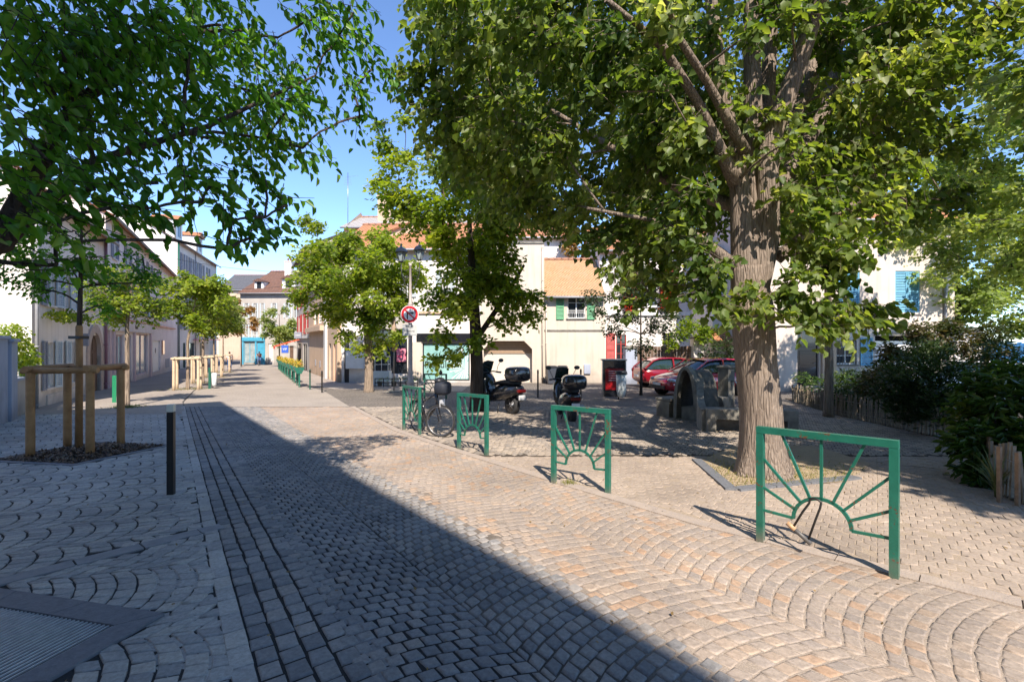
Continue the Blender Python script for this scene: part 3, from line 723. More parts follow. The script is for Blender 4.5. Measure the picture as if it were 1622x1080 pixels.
S_ROAD = stonemat('road_setts_shade_tone', [(.18, .174, .17), (.225, .215, .205), (.25, .235, .218), (.28, .255, .23), (.31, .26, .21)])  # shaded-side copy of the road setts, shade put into the colour
S_SUN = stonemat('road_setts_sun_tone', [(.265, .225, .192), (.305, .252, .21), (.315, .26, .213), (.325, .267, .217), (.335, .27, .215), (.35, .268, .2), (.37, .245, .16)], .3)  # sunlit-side copy of the same road setts, lighter tone put in
S_LEFT = stonemat('grey_granite_setts', [(.3, .285, .265), (.36, .34, .31), (.4, .375, .335), (.45, .41, .35)], .25)
S_PLZ = stonemat('pale_sandstone_setts', [(.3, .242, .193), (.32, .26, .207), (.335, .272, .215), (.35, .28, .22)], .25)
FAR = farpave('far_setts', (.3, .262, .222), (.33, .283, .238), (.265, .228, .19), .11, .11, 1.0, .18, .008)
FARL = farpave('far_pavement', (.31, .27, .235), (.36, .305, .26), (.24, .21, .18), .14, .12, .4, .22)

sheet('ground', [[(-260, -60), (260, -60), (260, 390), (-260, 390)]], M['asphalt'], -.01, step=2.5)
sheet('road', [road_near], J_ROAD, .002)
sheet('road', [road_far], FAR, .012)

# tree pit kerbs and grate positions (world)
e1 = np.array([-.974, .227]); e2 = np.array([-.2, -.98])
GC = np.array([-2.14, 2.88])                     # right hand corner of the grate frame
def sq(c, a, b, w, h): c = np.array(c); a = np.array(a); b = np.array(b); return [tuple(c), tuple(c + a * w), tuple(c + a * w + b * h), tuple(c + b * h)]
grate_out = sq(GC, e1, e2, 1.86, 1.86); grate_in = sq(GC + (e1 + e2) * .17, e1, e2, 1.52, 1.52)
MC = np.array([-6.5, 6.9]); u1 = np.array([-.985, .17]); u2 = np.array([.17, .985])
mulch_out = sq(MC, u1, u2, 1.75, 1.75); mulch_in = sq(MC + (u1 + u2) * .1, u1, u2, 1.55, 1.55)
# slab bands across the left pavement
bandA = [(-3.75, 3.2), (-3.6, 3.12), (-2.62, 4.2), (-2.72, 4.34)]
lp_near = [(-3.6, -6), (4.75, -6), (-1.27, 2.24), (-3.07, 4.71), (-9.2, 13.2), (-24, 13.2), (-24, -6)]
lp_far = [(-9.22, 13.2), (-11.55, 16.37), (-14.85, 21.9), (-23.05, 38), (-31.55, 55), (-34.1, 60), (-60, 62), (-60, 13.2)]
def rect_line(p, q, w): p = np.array(p); q = np.array(q); d = (q - p) / np.hypot(*(q - p)); n = np.array([-d[1], d[0]]) * w / 2; return [tuple(p - n), tuple(q - n), tuple(q + n), tuple(p + n)]
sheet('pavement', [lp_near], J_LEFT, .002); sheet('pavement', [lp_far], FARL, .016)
edge_row = rect_line(np.array([-1.24, 2.29]) - EN * .055 - ED * 8, np.array([-1.24, 2.29]) - EN * .055 + ED * 16, .11)
band1 = rect_line((-3.9, 2.95), (-2.74, 4.42), .17)
holesA = [grate_out, mulch_out, band1, edge_row]
zoneA1 = [(-2.93, 4.55), (-9.3, 13.3), (-16, 13.2), (-16, 9), (-9, 3.2), (-3.9, 3.0)]
zoneA2 = [(4.2, -5.3), (-1.30, 2.26), (-2.93, 4.5), (-3.95, 2.95), (-9, 3.1), (-9, -2), (-2, -5.3)]
cA1 = sett_cells_arc(zoneA1, holesA, R(24), .64, .16, .09, .010, .012)
cA2 = sett_cells_arc(zoneA2, holesA, R(18), 1.05, .12, .115, .010, .010)
cF = sett_cells_rows(E0 - EN * .112 - ED * 8, ED, 20, 3, .12, .16, .01, .01, -1)
setts('pavement_setts', cF, S_LEFT, .002, h=.003, inset=.004, jit=.002)['kind'] = 'structure'
setts('pavement_setts', np.concatenate([cA1, cA2]), S_LEFT, .002, h=.010, inset=.006, jit=.0026)['kind'] = 'structure'
cE = sett_cells_rows(np.array([-1.24, 2.29]) - EN * .11 - ED * 8, ED, 24, 1, .11, .2, .008, .004)
setts('edge_setts', cE, S_LEFT, .004, h=.012, inset=.004, jit=.002)['kind'] = 'structure'
cR0 = sett_cells_rows(E0 - ED * 8, ED, 24, 4, .118, .15, .014, .014)
def zone_s(s0, s1): return [tuple(E0 + EN * s0 - ED * 8), tuple(E0 + EN * s0 + ED * 16.2), tuple(E0 + EN * s1 + ED * 16.2), tuple(E0 + EN * s1 - ED * 8)]
BA = math.atan2(ED[1], ED[0])
cRa = sett_cells_arc(zone_s(.435, 1.95), [], BA, 1.5, .1, .098, .012, .012, 1.15)
rpoly = ln + rn[::-1]
def clip(cells): m_ = cells.mean(1); return cells[inpoly(m_[:, 0], m_[:, 1], rpoly)]
cR0 = clip(cR0); cRa = clip(cRa); cRb = clip(sett_cells_arc(zone_s(1.95, 16), [], BA, 1.5, .098, .096, .006, .006, 1.15))
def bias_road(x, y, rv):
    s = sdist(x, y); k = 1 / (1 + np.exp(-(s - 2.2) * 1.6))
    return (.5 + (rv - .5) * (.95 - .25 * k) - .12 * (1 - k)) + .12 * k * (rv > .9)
cF2 = clip(sett_cells_rows(E0 + EN * .475 - ED * 8, ED, 24, 1, .12, .12, .014, .01))
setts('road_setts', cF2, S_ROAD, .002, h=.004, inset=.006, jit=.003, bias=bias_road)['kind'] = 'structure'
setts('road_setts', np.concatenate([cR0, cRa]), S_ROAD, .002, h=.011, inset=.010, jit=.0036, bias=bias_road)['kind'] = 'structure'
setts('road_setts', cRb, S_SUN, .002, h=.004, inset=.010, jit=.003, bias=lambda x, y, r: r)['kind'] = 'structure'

# right-hand plaza
plz_near = [(11.9, -6)] + rn[1:] + [(3.5, 15), (30, 15), (30, -6)]
plz_far = [ycut(right_edge, YN)] + [p for p in right_edge if YN < p[1] < 26] + [(-10.2, 27), (-8, 28), (30, 28), (30, 15)]
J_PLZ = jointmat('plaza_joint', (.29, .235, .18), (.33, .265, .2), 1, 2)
DKP = farpave('plaza_fan_setts', (.17, .15, .13), (.23, .195, .16), (.06, .055, .05), .12, .12, .5, .3, .014)  # far plaza toned dark, tree shade put into the colour
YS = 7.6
J_PLZ2 = jointmat('plaza_shade_joint', (.055, .048, .04), (.075, .062, .05), 1, 2)  # joints darkened past the split to stand for shade under the crowns
rlo = [p for p in rn if p[1] < YS] + [ycut(right_edge, YS)]; rhi = [ycut(right_edge, YS)] + [p for p in rn if p[1] > YS]
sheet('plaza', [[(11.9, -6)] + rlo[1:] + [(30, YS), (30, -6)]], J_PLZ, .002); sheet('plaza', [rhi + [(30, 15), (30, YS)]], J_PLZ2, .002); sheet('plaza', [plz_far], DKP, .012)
sheet('pavement', [[(-8.3, 21.8), (-10.95, 24.6), (-20.3, 42.2), (-28.2, 58), (-20, 58), (-9.4, 27.3), (-2.2, 25.6), (-2.2, 20.5)]], FARL, .02)
kerbr = []
pr = [np.array(p) for p in rn]
trunk_pit = [hit(1108, 731), hit(1162, 774), hit(1340, 764), hit(1380, 735), hit(1290, 706), hit(1160, 708)]
bed_poly = [(9.96, 16.6), hit(1318, 656), hit(1422, 679), hit(1502, 697), hit(1538, 722), hit(1556, 762), hit(1600, 792), hit(1660, 812), (17, 5), (17, 17.5), (10.2, 17.5)]
wpl = [(11, -5.1)] + [tuple(p + np.array([.16, .14])) for p in pr[1:]] + [(3.5, 15), (7, 12), (8, 4), (12, -5)]
cP = sett_cells_arc(wpl, [trunk_pit, bed_poly], R(52), 1.2, .13, .12, .005, .005)
cP2 = sett_cells_arc([(-6, 7.5), (-6, 15), (14, 15), (14, 7.5)], [trunk_pit, bed_poly], R(60), 1.2, .13, .12, .013, .012)
m_ = cP.mean(1); cP = cP[m_[:, 1] < YS]; m_ = cP2.mean(1)
cP2 = cP2[(m_[:, 1] > YS) & inpoly(m_[:, 0], m_[:, 1], [tuple(np.array(p) + np.array([.17, .14])) for p in rhi] + [(30, 15), (30, YS)])]
setts('plaza_setts', cP2, stonemat('plaza_setts_shade_tone', [(.2, .175, .15), (.27, .23, .19), (.32, .265, .21), (.36, .3, .235)], .3), .002, h=.009, inset=.006, jit=.003)['kind'] = 'structure'  # same plaza setts in a darker tone, tree shade put into colour
setts('plaza_setts', cP, S_PLZ, .002, h=.004, inset=.005, jit=.002, bias=lambda x, y, r: r)['kind'] = 'structure'
# flush granite line between road and plaza
mb = MB()
for a, b in zip(pr[:-1], pr[1:]):
    L = np.hypot(*(b - a)); d = (b - a) / L; nn = np.array([d[1], -d[0]])
    t = 0
    while t < L - .02:
        t2 = min(L, t + .5); p = a + d * (t + .004); q = a + d * (t2 - .004)
        if p[1] > -5.5:
            z = gf(p[1]); z2 = gf(q[1]); w = nn * .15
            mb.add([(*p, z - .01), (*q, z2 - .01), (*(q + w), z2 - .01), (*(p + w), z - .01), (*p, z + .015), (*q, z2 + .015), (*(q + w), z2 + .015), (*(p + w), z + .015)],
                   [(4, 5, 6, 7), (0, 1, 5, 4), (1, 2, 6, 5), (2, 3, 7, 6), (3, 0, 4, 7)])
        t = t2
tag(mb.build('kerb', mat('flush_kerb_stone', (.3, .25, .21), .85, (.37, .3, .24), 9, .3, 60)), kind='structure')
# concrete slabs band on left pavement
mb = MB()
def slab(mb, poly, z0=-.02, z1=.016):
    n = len(poly); vs = [(x, y, gf(y) + z0) for x, y in poly] + [(x, y, gf(y) + z1) for x, y in poly]
    mb.add(vs, [tuple(range(n, 2 * n))] + [(i, (i + 1) % n, n + (i + 1) % n, n + i) for i in range(n)])
def slabs_line(mb, p, q, w, L, gap=.006, z1=.016):
    p = np.array(p, float); q = np.array(q, float); T = np.hypot(*(q - p)); d = (q - p) / T; t = 0
    while t < T - .05:
        t2 = min(T, t + L); slab(mb, rect_line(p + d * (t + gap), p + d * (t2 - gap), w), z1=z1); t = t2
slabs_line(mb, (-3.9, 2.95), (-2.74, 4.42), .155, .42)
tag(mb.build('paving_band', mat('grey_slab', (.2, .2, .2), .8, (.26, .255, .25), 8, .3, 70)), kind='structure')

# ---------------------------------------------------------------- tree grate
root = thing('tree_grate', 'square black bar grate in a grey stone frame at the bottom left corner', 'tree grate', at(GC[0], GC[1]), math.atan2(e1[1], e1[0]))
# local: +x = e1, +y = -e2 direction flipped ; use matrix free coordinates
def loc(pt): 
    a = math.atan2(e1[1], e1[0]); dx, dy = pt[0] - GC[0], pt[1] - GC[1]; z = gf(pt[1]) - gf(GC[1])
    return (dx * math.cos(a) + dy * math.sin(a), -dx * math.sin(a) + dy * math.cos(a), z)
mb = MB()
def locslab(mb, poly, z0, z1):
    n = len(poly); vs = []
    for zz in (z0, z1):
        for p in poly: q = loc(p); vs.append((q[0], q[1], q[2] + zz))
    mb.add(vs, [tuple(range(n, 2 * n))] + [(i, (i + 1) % n, n + (i + 1) % n, n + i) for i in range(n)])
o_, i_ = [np.array(p) for p in grate_out], [np.array(p) for p in grate_in]
for k in range(4):
    a, b, c_, d_ = o_[k], o_[(k + 1) % 4], i_[(k + 1) % 4], i_[k]
    for j in range(3):
        t0, t1 = j / 3 + .0015, (j + 1) / 3 - .0015
        locslab(mb, [a + (b - a) * t0, a + (b - a) * t1, d_ + (c_ - d_) * t1, d_ + (c_ - d_) * t0], -.03, .02)
mb.build('frame', M['kerb'], root)
mb = MB(); nb = 46
for k in range(nb):
    if k * 1.52 / nb > 1.49: break
    c0 = np.array(grate_in[0]) + e1 * (k + .25) * 1.52 / nb; c1 = c0 + e1 * .009
    if 24 < k < 34:
        segs = [(0, .52), (1.0, 1.52)]
    else: segs = [(0, 1.52)]
    for a, b in segs: locslab(mb, [c0 + e2 * a, c1 + e2 * a, c1 + e2 * b, c0 + e2 * b], -.045, .012)
for a in (.5, 1.0):
    c0 = np.array(grate_in[0]) + e2 * a; locslab(mb, [c0, c0 + e1 * 1.52, c0 + e1 * 1.52 + e2 * .02, c0 + e2 * .02], -.03, .006)
mb.build('grille', M['steel'] if False else mat('cast_iron_bars', (.36, .36, .35), .4, (.5, .5, .48), 20), root)
mb = MB(); locslab(mb, grate_in, -.12, -.075); mb.build('pit', mat('dark_pit', (.008, .008, .008), .95), root)

# ---------------------------------------------------------------- mulch bed
mb = MB()
mo, mi_ = [np.array(p) for p in mulch_out], [np.array(p) for p in mulch_in]
for k in range(4):
    a, b, c_, d_ = mo[k], mo[(k + 1) % 4], mi_[(k + 1) % 4], mi_[k]; slab(mb, [a, b, c_, d_], -.02, .022)
o = mb.build('tree_pit_kerb', M['kerb']); tag(o, 'square stone kerb around the bark mulch under the near tree guard', 'kerb')
N = 5200
uu = rng.random(N) * 1.55; vv = rng.random(N) * 1.55
pp = np.array(mulch_in[0]) + uu[:, None] * u1 + vv[:, None] * u2
hh = .09 * np.sin(np.pi * uu / 1.55) * np.sin(np.pi * vv / 1.55)
pos = np.stack([pp[:, 0], pp[:, 1], g(pp[:, 1]) + .01 + hh + rng.random(N) * .015], 1)
dr = rng.normal(0, 1, (N, 3)); dr[:, 2] *= .35
o = leaves_mesh('mulch', pos, dr, .055, leafmat('bark_chips', [(.02, .013, .009), (.07, .042, .026), (.14, .09, .055), (.26, .2, .14)], .02), .45, None, 1, up=1.2)
tag(o, 'dark bark mulch chips', 'mulch', kind='stuff')
sheet('mulch_base', [mulch_in], M['soil'], .012)

# ---------------------------------------------------------------- sun barriers
def sun_barrier(label, a, b, H=1.0, m='green', loc_=None):
    a = np.array(a); b = np.array(b); W = float(np.hypot(*(b - a))); ang = math.atan2(b[1] - a[1], b[0] - a[0])
    za, zb = gf(a[1]), gf(b[1]); dz = zb - za
    root = thing('street_barrier', label, 'barrier', (a[0], a[1], za), ang, 'green sunburst barriers along the road')
    t = .055
    def S(x, z): return (x, 0, z + dz * x / W)
    mb = MB(); mb.box(-t / 2, t / 2, -t / 2, t / 2, -.05, H - t, bev=.004); mb.build('post', M[m], root)
    mb = MB(); mb.box(W - t / 2, W + t / 2, -t / 2, t / 2, -.05 + dz, H + dz - t, bev=.004); mb.build('post', M[m], root)
    mb = MB(); mb.bar((-t / 2, 0, H - t / 2), (W + t / 2, 0, H - t / 2 + dz), t * 1.04, t); mb.build('top_rail', M[m], root)
    cx, cz, r = W / 2, .27, .2
    mb = MB()
    arc = [S(cx + r * math.cos(q), cz + r * math.sin(q)) for q in np.linspace(math.pi, 0, 17)]
    for p, q in zip(arc, arc[1:]): mb.bar(p, q, .026, .02, up=(0, 1, 0))
    mb.build('arch', M[m], root)
    sp = [((-1, .27), (0, .28)), ((-.93, .345), (0, .475)), ((-.72, .41), (0, .72)), ((-.38, .452), (.19 * W, H - t)), ((0, .47), (.5 * W, H - t))]
    ends = []
    for (u, z), (x, z2) in sp: ends.append((cx + r * u, z, x + (t / 2 if x == 0 else 0), z2))
    for e in ends[:4]: ends.append((2 * cx - e[0], e[1], W - e[2], e[3]))
    for e in ends:
        mb = MB(); mb.bar(S(e[0], e[1]), S(e[2], e[3]), .02, .02, up=(0, 1, 0)); mb.build('ray', M[m], root)
    return root
B1 = sun_barrier('nearest green sunburst barrier with a bicycle lock hanging in its arch', (2.16, 4.06), (2.77, 3.385))
B2 = sun_barrier('green sunburst barrier just left of the big tree, second nearest', (.535, 5.98), (1.13, 5.5))
B3 = sun_barrier('green sunburst barrier right beside the parked bicycle front wheel', (-.93, 8.2), (-.42, 7.72))
B4 = sun_barrier('green sunburst barrier behind which the bicycle rear wheel stands', (-2.42, 10.45), (-1.93, 9.75))
B5 = sun_barrier('small green barrier standing in front of the teal shop window', (-3.3, 17.6), (-2.45, 17.4), .95, 'green_dk')
# U lock hanging on barrier 1 (local frame of the arch)
W1 = float(np.hypot(.61, -.675)); a1 = math.atan2(-.675, .61)
rt = thing('bicycle_lock', 'black U-shaped bicycle lock hanging on the nearest green barrier', 'bicycle lock', at(2.16, 4.06), a1)
mb = MB()
cx = W1 / 2
pts = [(cx - .19, -.035, .215), (cx - .12, -.04, .36), (cx - .075, -.035, .44)] + [(cx - .035 + .042 * math.cos(q), -.03, .455 + .03 * math.sin(q)) for q in np.linspace(2.6, .2, 7)] + [(cx + .0, -.035, .42), (cx - .03, -.04, .32), (cx - .085, -.04, .13)]
mb.tube(pts, .0085, 8); mb.build('shackle', M['black'], rt)
mb = MB(); mb.tube([(cx - .215, -.038, .225), (cx - .06, -.042, .118)], .018, 10); mb.build('crossbar', mat('grey_lock_body', (.09, .085, .08), .5), rt)
mb = MB(); mb.tube([(cx - .235, -.038, .238), (cx - .175, -.04, .197)], .0195, 10); mb.build('lock_cap', mat('tan_lock_cap', (.45, .28, .15), .5), rt)

# ---------------------------------------------------------------- bollards
def bollard(label, p, H, r, m='black', cap=None, square=False, group='slim bollards'):
    root = thing('bollard', label, 'bollard', at(*p), .3, group)
    mb = MB()
    if square: mb.box(-r, r, -r, r, -.05, H - .09, bev=.006)
    else: mb.lathe([(r * 1.05, -.05), (r * 1.05, .03), (r, .05), (r, H - .1), (r * 1.15, H - .09), (r * 1.15, H - .05), (r * .7, H)], n=14)
    mb.build('shaft', M[m], root)
    mb = MB()
    if square: mb.box(-r * 1.04, r * 1.04, -r * 1.04, r * 1.04, H - .09, H, bev=.008)
    else: mb.lathe([(r * 1.2, H - .14), (r * 1.2, H - .1)], n=14)
    mb.build('cap', M[cap or m], root); return root
x, y = hit(271, 784); bollard('square black bollard with a pale top alone on the left pavement', (x, y), 1.06, .034, 'black', 'cream', True)
for px, py, lb in ((852, 630, 'thin dark bollard in front of the cream garage opening'), (920, 627, 'thin dark bollard right of the upright scooter'),
                   (491, 617, 'thin green-grey bollard nearest the flower planters'), (510, 622, 'thin dark bollard in front of the beige shop wall')):
    x, y = hit(px, py); bollard(lb, (x, y), 1.08 if px > 600 else .95, .032, 'black' if px != 491 else 'green_dk')

# ---------------------------------------------------------------- tree guards
def tree_guard(label, c, s, H, ang, m, r=.055, group='round-pole tree guards'):
    root = thing('tree_guard', label, 'tree guard', at(*c), ang, group)
    for sx, sy in ((-1, -1), (1, -1), (1, 1), (-1, 1)):
        wy = c[1] + sx * s / 2 * math.sin(ang) + sy * s / 2 * math.cos(ang); dz = gf(wy) - gf(c[1])
        mb = MB(); mb.lathe([(r, dz - .05), (r * 1.02, dz + .3), (r * .97, H * .7), (r, H - .05), (r * .9, H - .02)], (sx * s / 2, sy * s / 2, 0), 14); mb.build('post', m, root)
    e = s / 2 + .11
    for k, (p, q) in enumerate((((-e, -s / 2, H), (e, -s / 2, H)), ((s / 2, -e, H + .03), (s / 2, e, H + .03)), ((-e, s / 2, H), (e, s / 2, H)), ((-s / 2, -e, H + .03), (-s / 2, e, H + .03)))):
        mb = MB(); mb.tube([p, Vector(p).lerp(Vector(q), .5), q], r * .85, 12); mb.build('rail', m, root)
    mb = MB(); mb.bar((-s / 2, 0, H * .99), (s / 2, 0, H * .99), .04, .012); mb.build('strap', M['blackp'], root)
    return root
gc = (-7.38, 7.95)
tree_guard('near orange-brown pole tree guard on the mulch bed', gc, .82, 1.42, R(12), M['wood'], .058)
TG = [((-15.0, 21.6), 'first pale pole tree guard of the row along the street'), ((-17.2, 26.0), 'second pale pole tree guard of the row along the street'),
      ((-20.3, 31.8), 'third pale pole tree guard of the row along the street'), ((-24.3, 39.3), 'last pale pole tree guard of the row along the street')]
for c_, lb in TG: tree_guard(lb, c_, .92, 1.45, R(28), M['woodlt'], .06)

# ================================================================ TREES
# near tree whose trunk stands in the grate, just outside the left edge of the frame
def PP(px, py, D, r, w=1., fz=.7): p = P(px, py, D); return (p.x, p.y, p.z, r, r, r * fz, w)
near = []
for (px, py, D, r) in [(30, 40, 3.4, .5), (130, 30, 3.8, .55), (240, 30, 4.2, .6), (350, 40, 4.4, .55), (440, 60, 4.6, .5), (530, 70, 4.8, .42), (590, 110, 4.9, .24),
                       (70, 130, 3.2, .5), (170, 130, 3.6, .5), (280, 140, 4.0, .5), (380, 140, 4.2, .5), (470, 150, 4.5, .4), (560, 150, 4.8, .22),
                       (40, 220, 2.9, .38), (130, 215, 3.2, .4), (230, 210, 3.6, .42), (330, 220, 3.8, .42), (420, 220, 4.1, .36), (480, 235, 4.3, .25),
                       (60, 300, 2.6, .3), (150, 300, 2.9, .3), (250, 290, 3.2, .32), (340, 290, 3.5, .32), (420, 285, 3.8, .25), (455, 325, 3.9, .14),
                       (30, 355, 2.4, .2), (95, 350, 2.6, .2), (180, 330, 2.8, .16), (370, 350, 3.4, .2), (320, 320, 3.3, .2), (420, 345, 3.7, .14),
                       (400, 375, 3.4, .16), (360, 395, 3.3, .09), (90, 420, 2.6, .12), (235, 330, 3.0, .12), (500, 30, 4.6, .3), (300, 80, 3.6, .35), (200, 70, 3.3, .35), (100, 80, 3.0, .35),
                       (570, 185, 4.8, .13), (560, 20, 4.7, .2), (450, 180, 4.0, .3)]:
    near.append(PP(px, py, D, r * (1 if py < 200 else .85), (r / .42) * (1 if py < 200 else .62 if py < 280 else .42) * (.5 if px > 500 else .75 if px > 420 else 1)))
rsn = np.random.default_rng(5)
for k in range(26):   # the rest of the crown, above and behind the frame
    v = rsn.normal(0, 1, 3); v /= np.linalg.norm(v)
    p = np.array([-3.3, 2.0, 5.6]) + v * np.array([2.3, 2.0, 1.5]) * (.55 + .45 * rsn.random())
    if p[1] > 1.2 and p[2] < 1.58 + .74 * p[1] and p[0] > -1.1 * p[1]: continue
    near.append((*p, .55, .55, .4, 1.0))
limbs = [[(-3.45, 2.25, 1.9, .1), (*P(0, 385, 3.1), .075), (*P(80, 228, 3.3), .055), (*P(135, 155, 3.5), .045), (*P(270, 60, 4.1), .03)],
         [(*P(0, 385, 3.1), .06), (*P(60, 330, 3.0), .045), (*P(150, 255, 3.3), .03), (*P(330, 200, 3.8), .02), (*P(500, 120, 4.6), .01)]]
tree('street_tree', 'leafy tree leaning in from the top left with large pointed dark green leaves', (-3.3, 2.15), [(-3.3, 2.15, 0), (-3.35, 2.15, 1.1), (-3.4, 2.2, 2.0), (-3.3, 2.1, 3.2), (-3.2, 2.0, 4.6)], [.13, .12, .115, .09, .05],
     near, LNR, .085, 30, 7, .34, M['bark2'], width=.5, quads=2, droop=.55, limbs=limbs, shell=.2, rk=.008, up=.7)

# the big lime tree
Tb = np.array([3.46, 6.42]); gz = gf(Tb[1])
tk = [(3.46, 6.42, gz), (3.44, 6.45, .6), (3.38, 6.48, 1.3), (3.33, 6.5, 1.95), (3.28, 6.52, 2.6)]
def PL(px, py, D, r): p = P(px, py, D); return (p.x, p.y, p.z, r)
bl = [[(3.28, 6.5, 1.9, .2), PL(1215, 380, 6.5, .17), PL(1215, 240, 6.45, .14), PL(1262, 110, 6.35, .125), PL(1305, -20, 6.2, .1), PL(1330, -200, 6, .05)],
      [(3.28, 6.5, 2.0, .2), PL(1195, 330, 6.6, .17), PL(1192, 160, 6.7, .13), PL(1190, 0, 6.8, .1), PL(1180, -220, 6.9, .05)],
      [(3.24, 6.5, 2.0, .18), PL(1172, 300, 6.5, .14), PL(1140, 130, 6.5, .1), PL(1125, -10, 6.5, .08), PL(1080, -200, 6.4, .04)],
      [PL(1185, 330, 6.6, .14), PL(1215, 160, 6.9, .11), PL(1225, -10, 7.1, .09), PL(1240, -200, 7.3, .05)],
      [PL(1200, 300, 6.6, .13), PL(1285, 130, 7.2, .1), PL(1300, -10, 7.5, .08)],
      [PL(1200, 360, 6.6, .13), PL(1310, 170, 7.6, .1), PL(1340, 0, 8.0, .08), PL(1370, -150, 8.2, .05)],
      [PL(1165, 290, 6.4, .1), PL(1110, 170, 6.0, .06), PL(1050, 75, 5.6, .05), PL(960, 0, 5.2, .03)],
      [PL(1180, 240, 6.3, .08), PL(1120, 130, 5.8, .05), PL(1075, 60, 5.4, .04), PL(1040, -40, 5, .02)],
      [PL(1160, 420, 6.45, .1), PL(1105, 375, 6.3, .055), PL(1040, 350, 6.2, .03), PL(930, 330, 6.0, .02)],
      [PL(1175, 330, 6.6, .1), PL(1080, 300, 7.2, .08), PL(980, 240, 8.2, .06), PL(850, 160, 9, .03)],
      [PL(1230, 410, 6.6, .09), PL(1300, 350, 6.4, .05), PL(1400, 300, 6.6, .03)]]
big = crown_clumps((3.1, 8.9, 7.2), (4.9, 4.3, 4.3), 155, .6, .4, 3, .75, 3.7)
big += crown_clumps((3.6, 10.6, 6.6), (4.4, 2.6, 3.2), 42, .62, .2, 8, .75, 3.6)
big = [c for c in big if not (c[1] < 6.2 and c[2] < 5.2 and 1.0 < c[0] < 5.4)]
for (px, py, D, r) in [(690, 60, 6.6, .42), (670, 130, 6.9, .4), (720, 160, 6.6, .45), (700, 215, 7.2, .32), (760, 90, 6.2, .45), (800, 190, 6.2, .45), (760, 250, 7.4, .42), (830, 270, 7.0, .42),
                       (840, 330, 7.6, .35), (890, 230, 6.2, .42), (910, 330, 7.0, .4), (960, 380, 6.8, .36), (1000, 420, 6.5, .28), (1050, 400, 6.6, .32), (1060, 450, 6.4, .24),
                       (1000, 340, 6.6, .36), (1080, 330, 6.0, .3), (1120, 440, 5.9, .22), (1140, 480, 5.9, .17), (1170, 495, 5.85, .12), (1250, 470, 6.0, .22), (1300, 500, 5.9, .2), (1340, 488, 6.1, .17),
                       (1395, 490, 6.0, .14), (1240, 500, 5.9, .1), (1330, 430, 6.2, .3), (1290, 400, 6.2, .3), (1440, 330, 7.4, .45), (1300, 320, 6.3, .28),
                       (1340, 250, 6.8, .4), (1420, 200, 7.4, .5), (1480, 120, 8.0, .5), (1400, 80, 7.2, .5), (1330, 60, 6.6, .35), (1500, 220, 8.4, .5), (1540, 60, 7.6, .4), (1590, 20, 6.6, .35),
                       (1090, 200, 5.6, .22), (960, 60, 5.4, .4), (1050, 30, 5.2, .3), (880, 70, 5.6, .45), (820, 20, 5.4, .4), (720, 10, 5.8, .4), (950, 150, 5.6, .28), (1040, 120, 5.3, .2),
                       (1110, 300, 5.7, .16), (1450, 20, 6.4, .4), (1260, 20, 5.6, .15), (1180, 60, 5.2, .14), (1010, 480, 6.6, .14),
                       (1400, 260, 7.6, .4), (1185, 462, 5.85, .14), (1215, 480, 5.8, .1), (1120, 462, 5.9, .16), (1285, 515, 5.8, .13), (1335, 515, 5.85, .16), (1380, 505, 5.9, .14), (1330, 400, 6.0, .25), (1380, 330, 6.0, .25), (1290, 350, 5.9, .2), (1110, 395, 5.9, .17), (1075, 370, 5.9, .2), (1140, 415, 5.8, .13), (1250, 220, 5.6, .1), (1250, 300, 6.0, .14), (1500, 320, 8.4, .4), (1270, 440, 5.85, .2), ]:
    big.append(PP(px, py, D, r, (r / .45) ** 1.4))
tree('lime_tree', 'large lime tree with a thick furrowed trunk and many upright limbs', tuple(Tb), tk, [.3, .27, .262, .27, .22], big, LIN, .105, 36, 10, .5, M['bark'],
     width=.86, quads=2, droop=.5, limbs=bl, shell=.2, rk=.01, flare=1.35, up=.8, n=24)

# two middle limes and the slim ones
def simple_tree(name, label, p, H0, c, r, n, leafm, size, per, nl, spr, tr, seed, group=None, bark='bark2', cr=.4, width=.8, bottom=None, quads=1, flat=.75, hollow=.35, lean=0):
    z = gf(p[1]); cc = (c[0], c[1], c[2])
    cl = crown_clumps(cc, r, n, cr, hollow, seed, flat, bottom)
    tkp = [(p[0], p[1], z), (p[0] + .02, p[1], z + H0 * .5), (p[0], p[1], z + H0), (c[0], c[1], c[2] + r[2] * .45)]
    return tree(name, label, p, tkp, [tr, tr * .85, tr * .75, tr * .25], cl, leafm, size, per, nl, spr, M[bark], group, width, quads, rk=.008)
p2 = (-1.06, 14.0)
cl = crown_clumps((-1.4, 14.2, 5.3), (2.3, 2.3, 3.4), 66, .5, .35, 21, .75, 2.0)
cl = [c_ for c_ in cl if not (c_[0] < -2.35 and c_[2] < 5.0)]
cl += [PP(x_, y_, 13.6, r_, r_ / .5) for x_, y_, r_ in ((700, 530, .3), (690, 570, .18), (720, 560, .3), (850, 470, .25), (840, 500, .3), (800, 510, .35), (760, 540, .3), (730, 480, .4), (800, 450, .4), (610, 230, .28), (640, 190, .2), (595, 290, .15), (640, 250, .3), (600, 200, .14))]
tree('lime_tree', 'medium lime tree beside the motor scooter and the cream garage', p2, [(-1.06, 14.0, gf(14)), (-1.05, 14, .8), (-1.1, 14, 2.0), (-1.3, 14.1, 5.4)], [.2, .19, .17, .06], cl, LBR, .135, 44, 8, .55, M['bark2'],
     'limes in front of the corner shop', rk=.012, flare=1.2,
     limbs=[[(-1.08, 14, 1.6, .09), (*P(800, 470, 13.9), .07), (*P(830, 420, 13.8), .04)], [(-1.1, 14, 2.0, .1), (*P(730, 420, 14.2), .07), (*P(700, 300, 14.3), .04)]])
x3, y3 = hit(584, 621)
cl = crown_clumps((x3 - .5, y3 + .1, 4.3), (2.75, 2.3, 2.1), 60, .5, .35, 31, .75, 1.2)
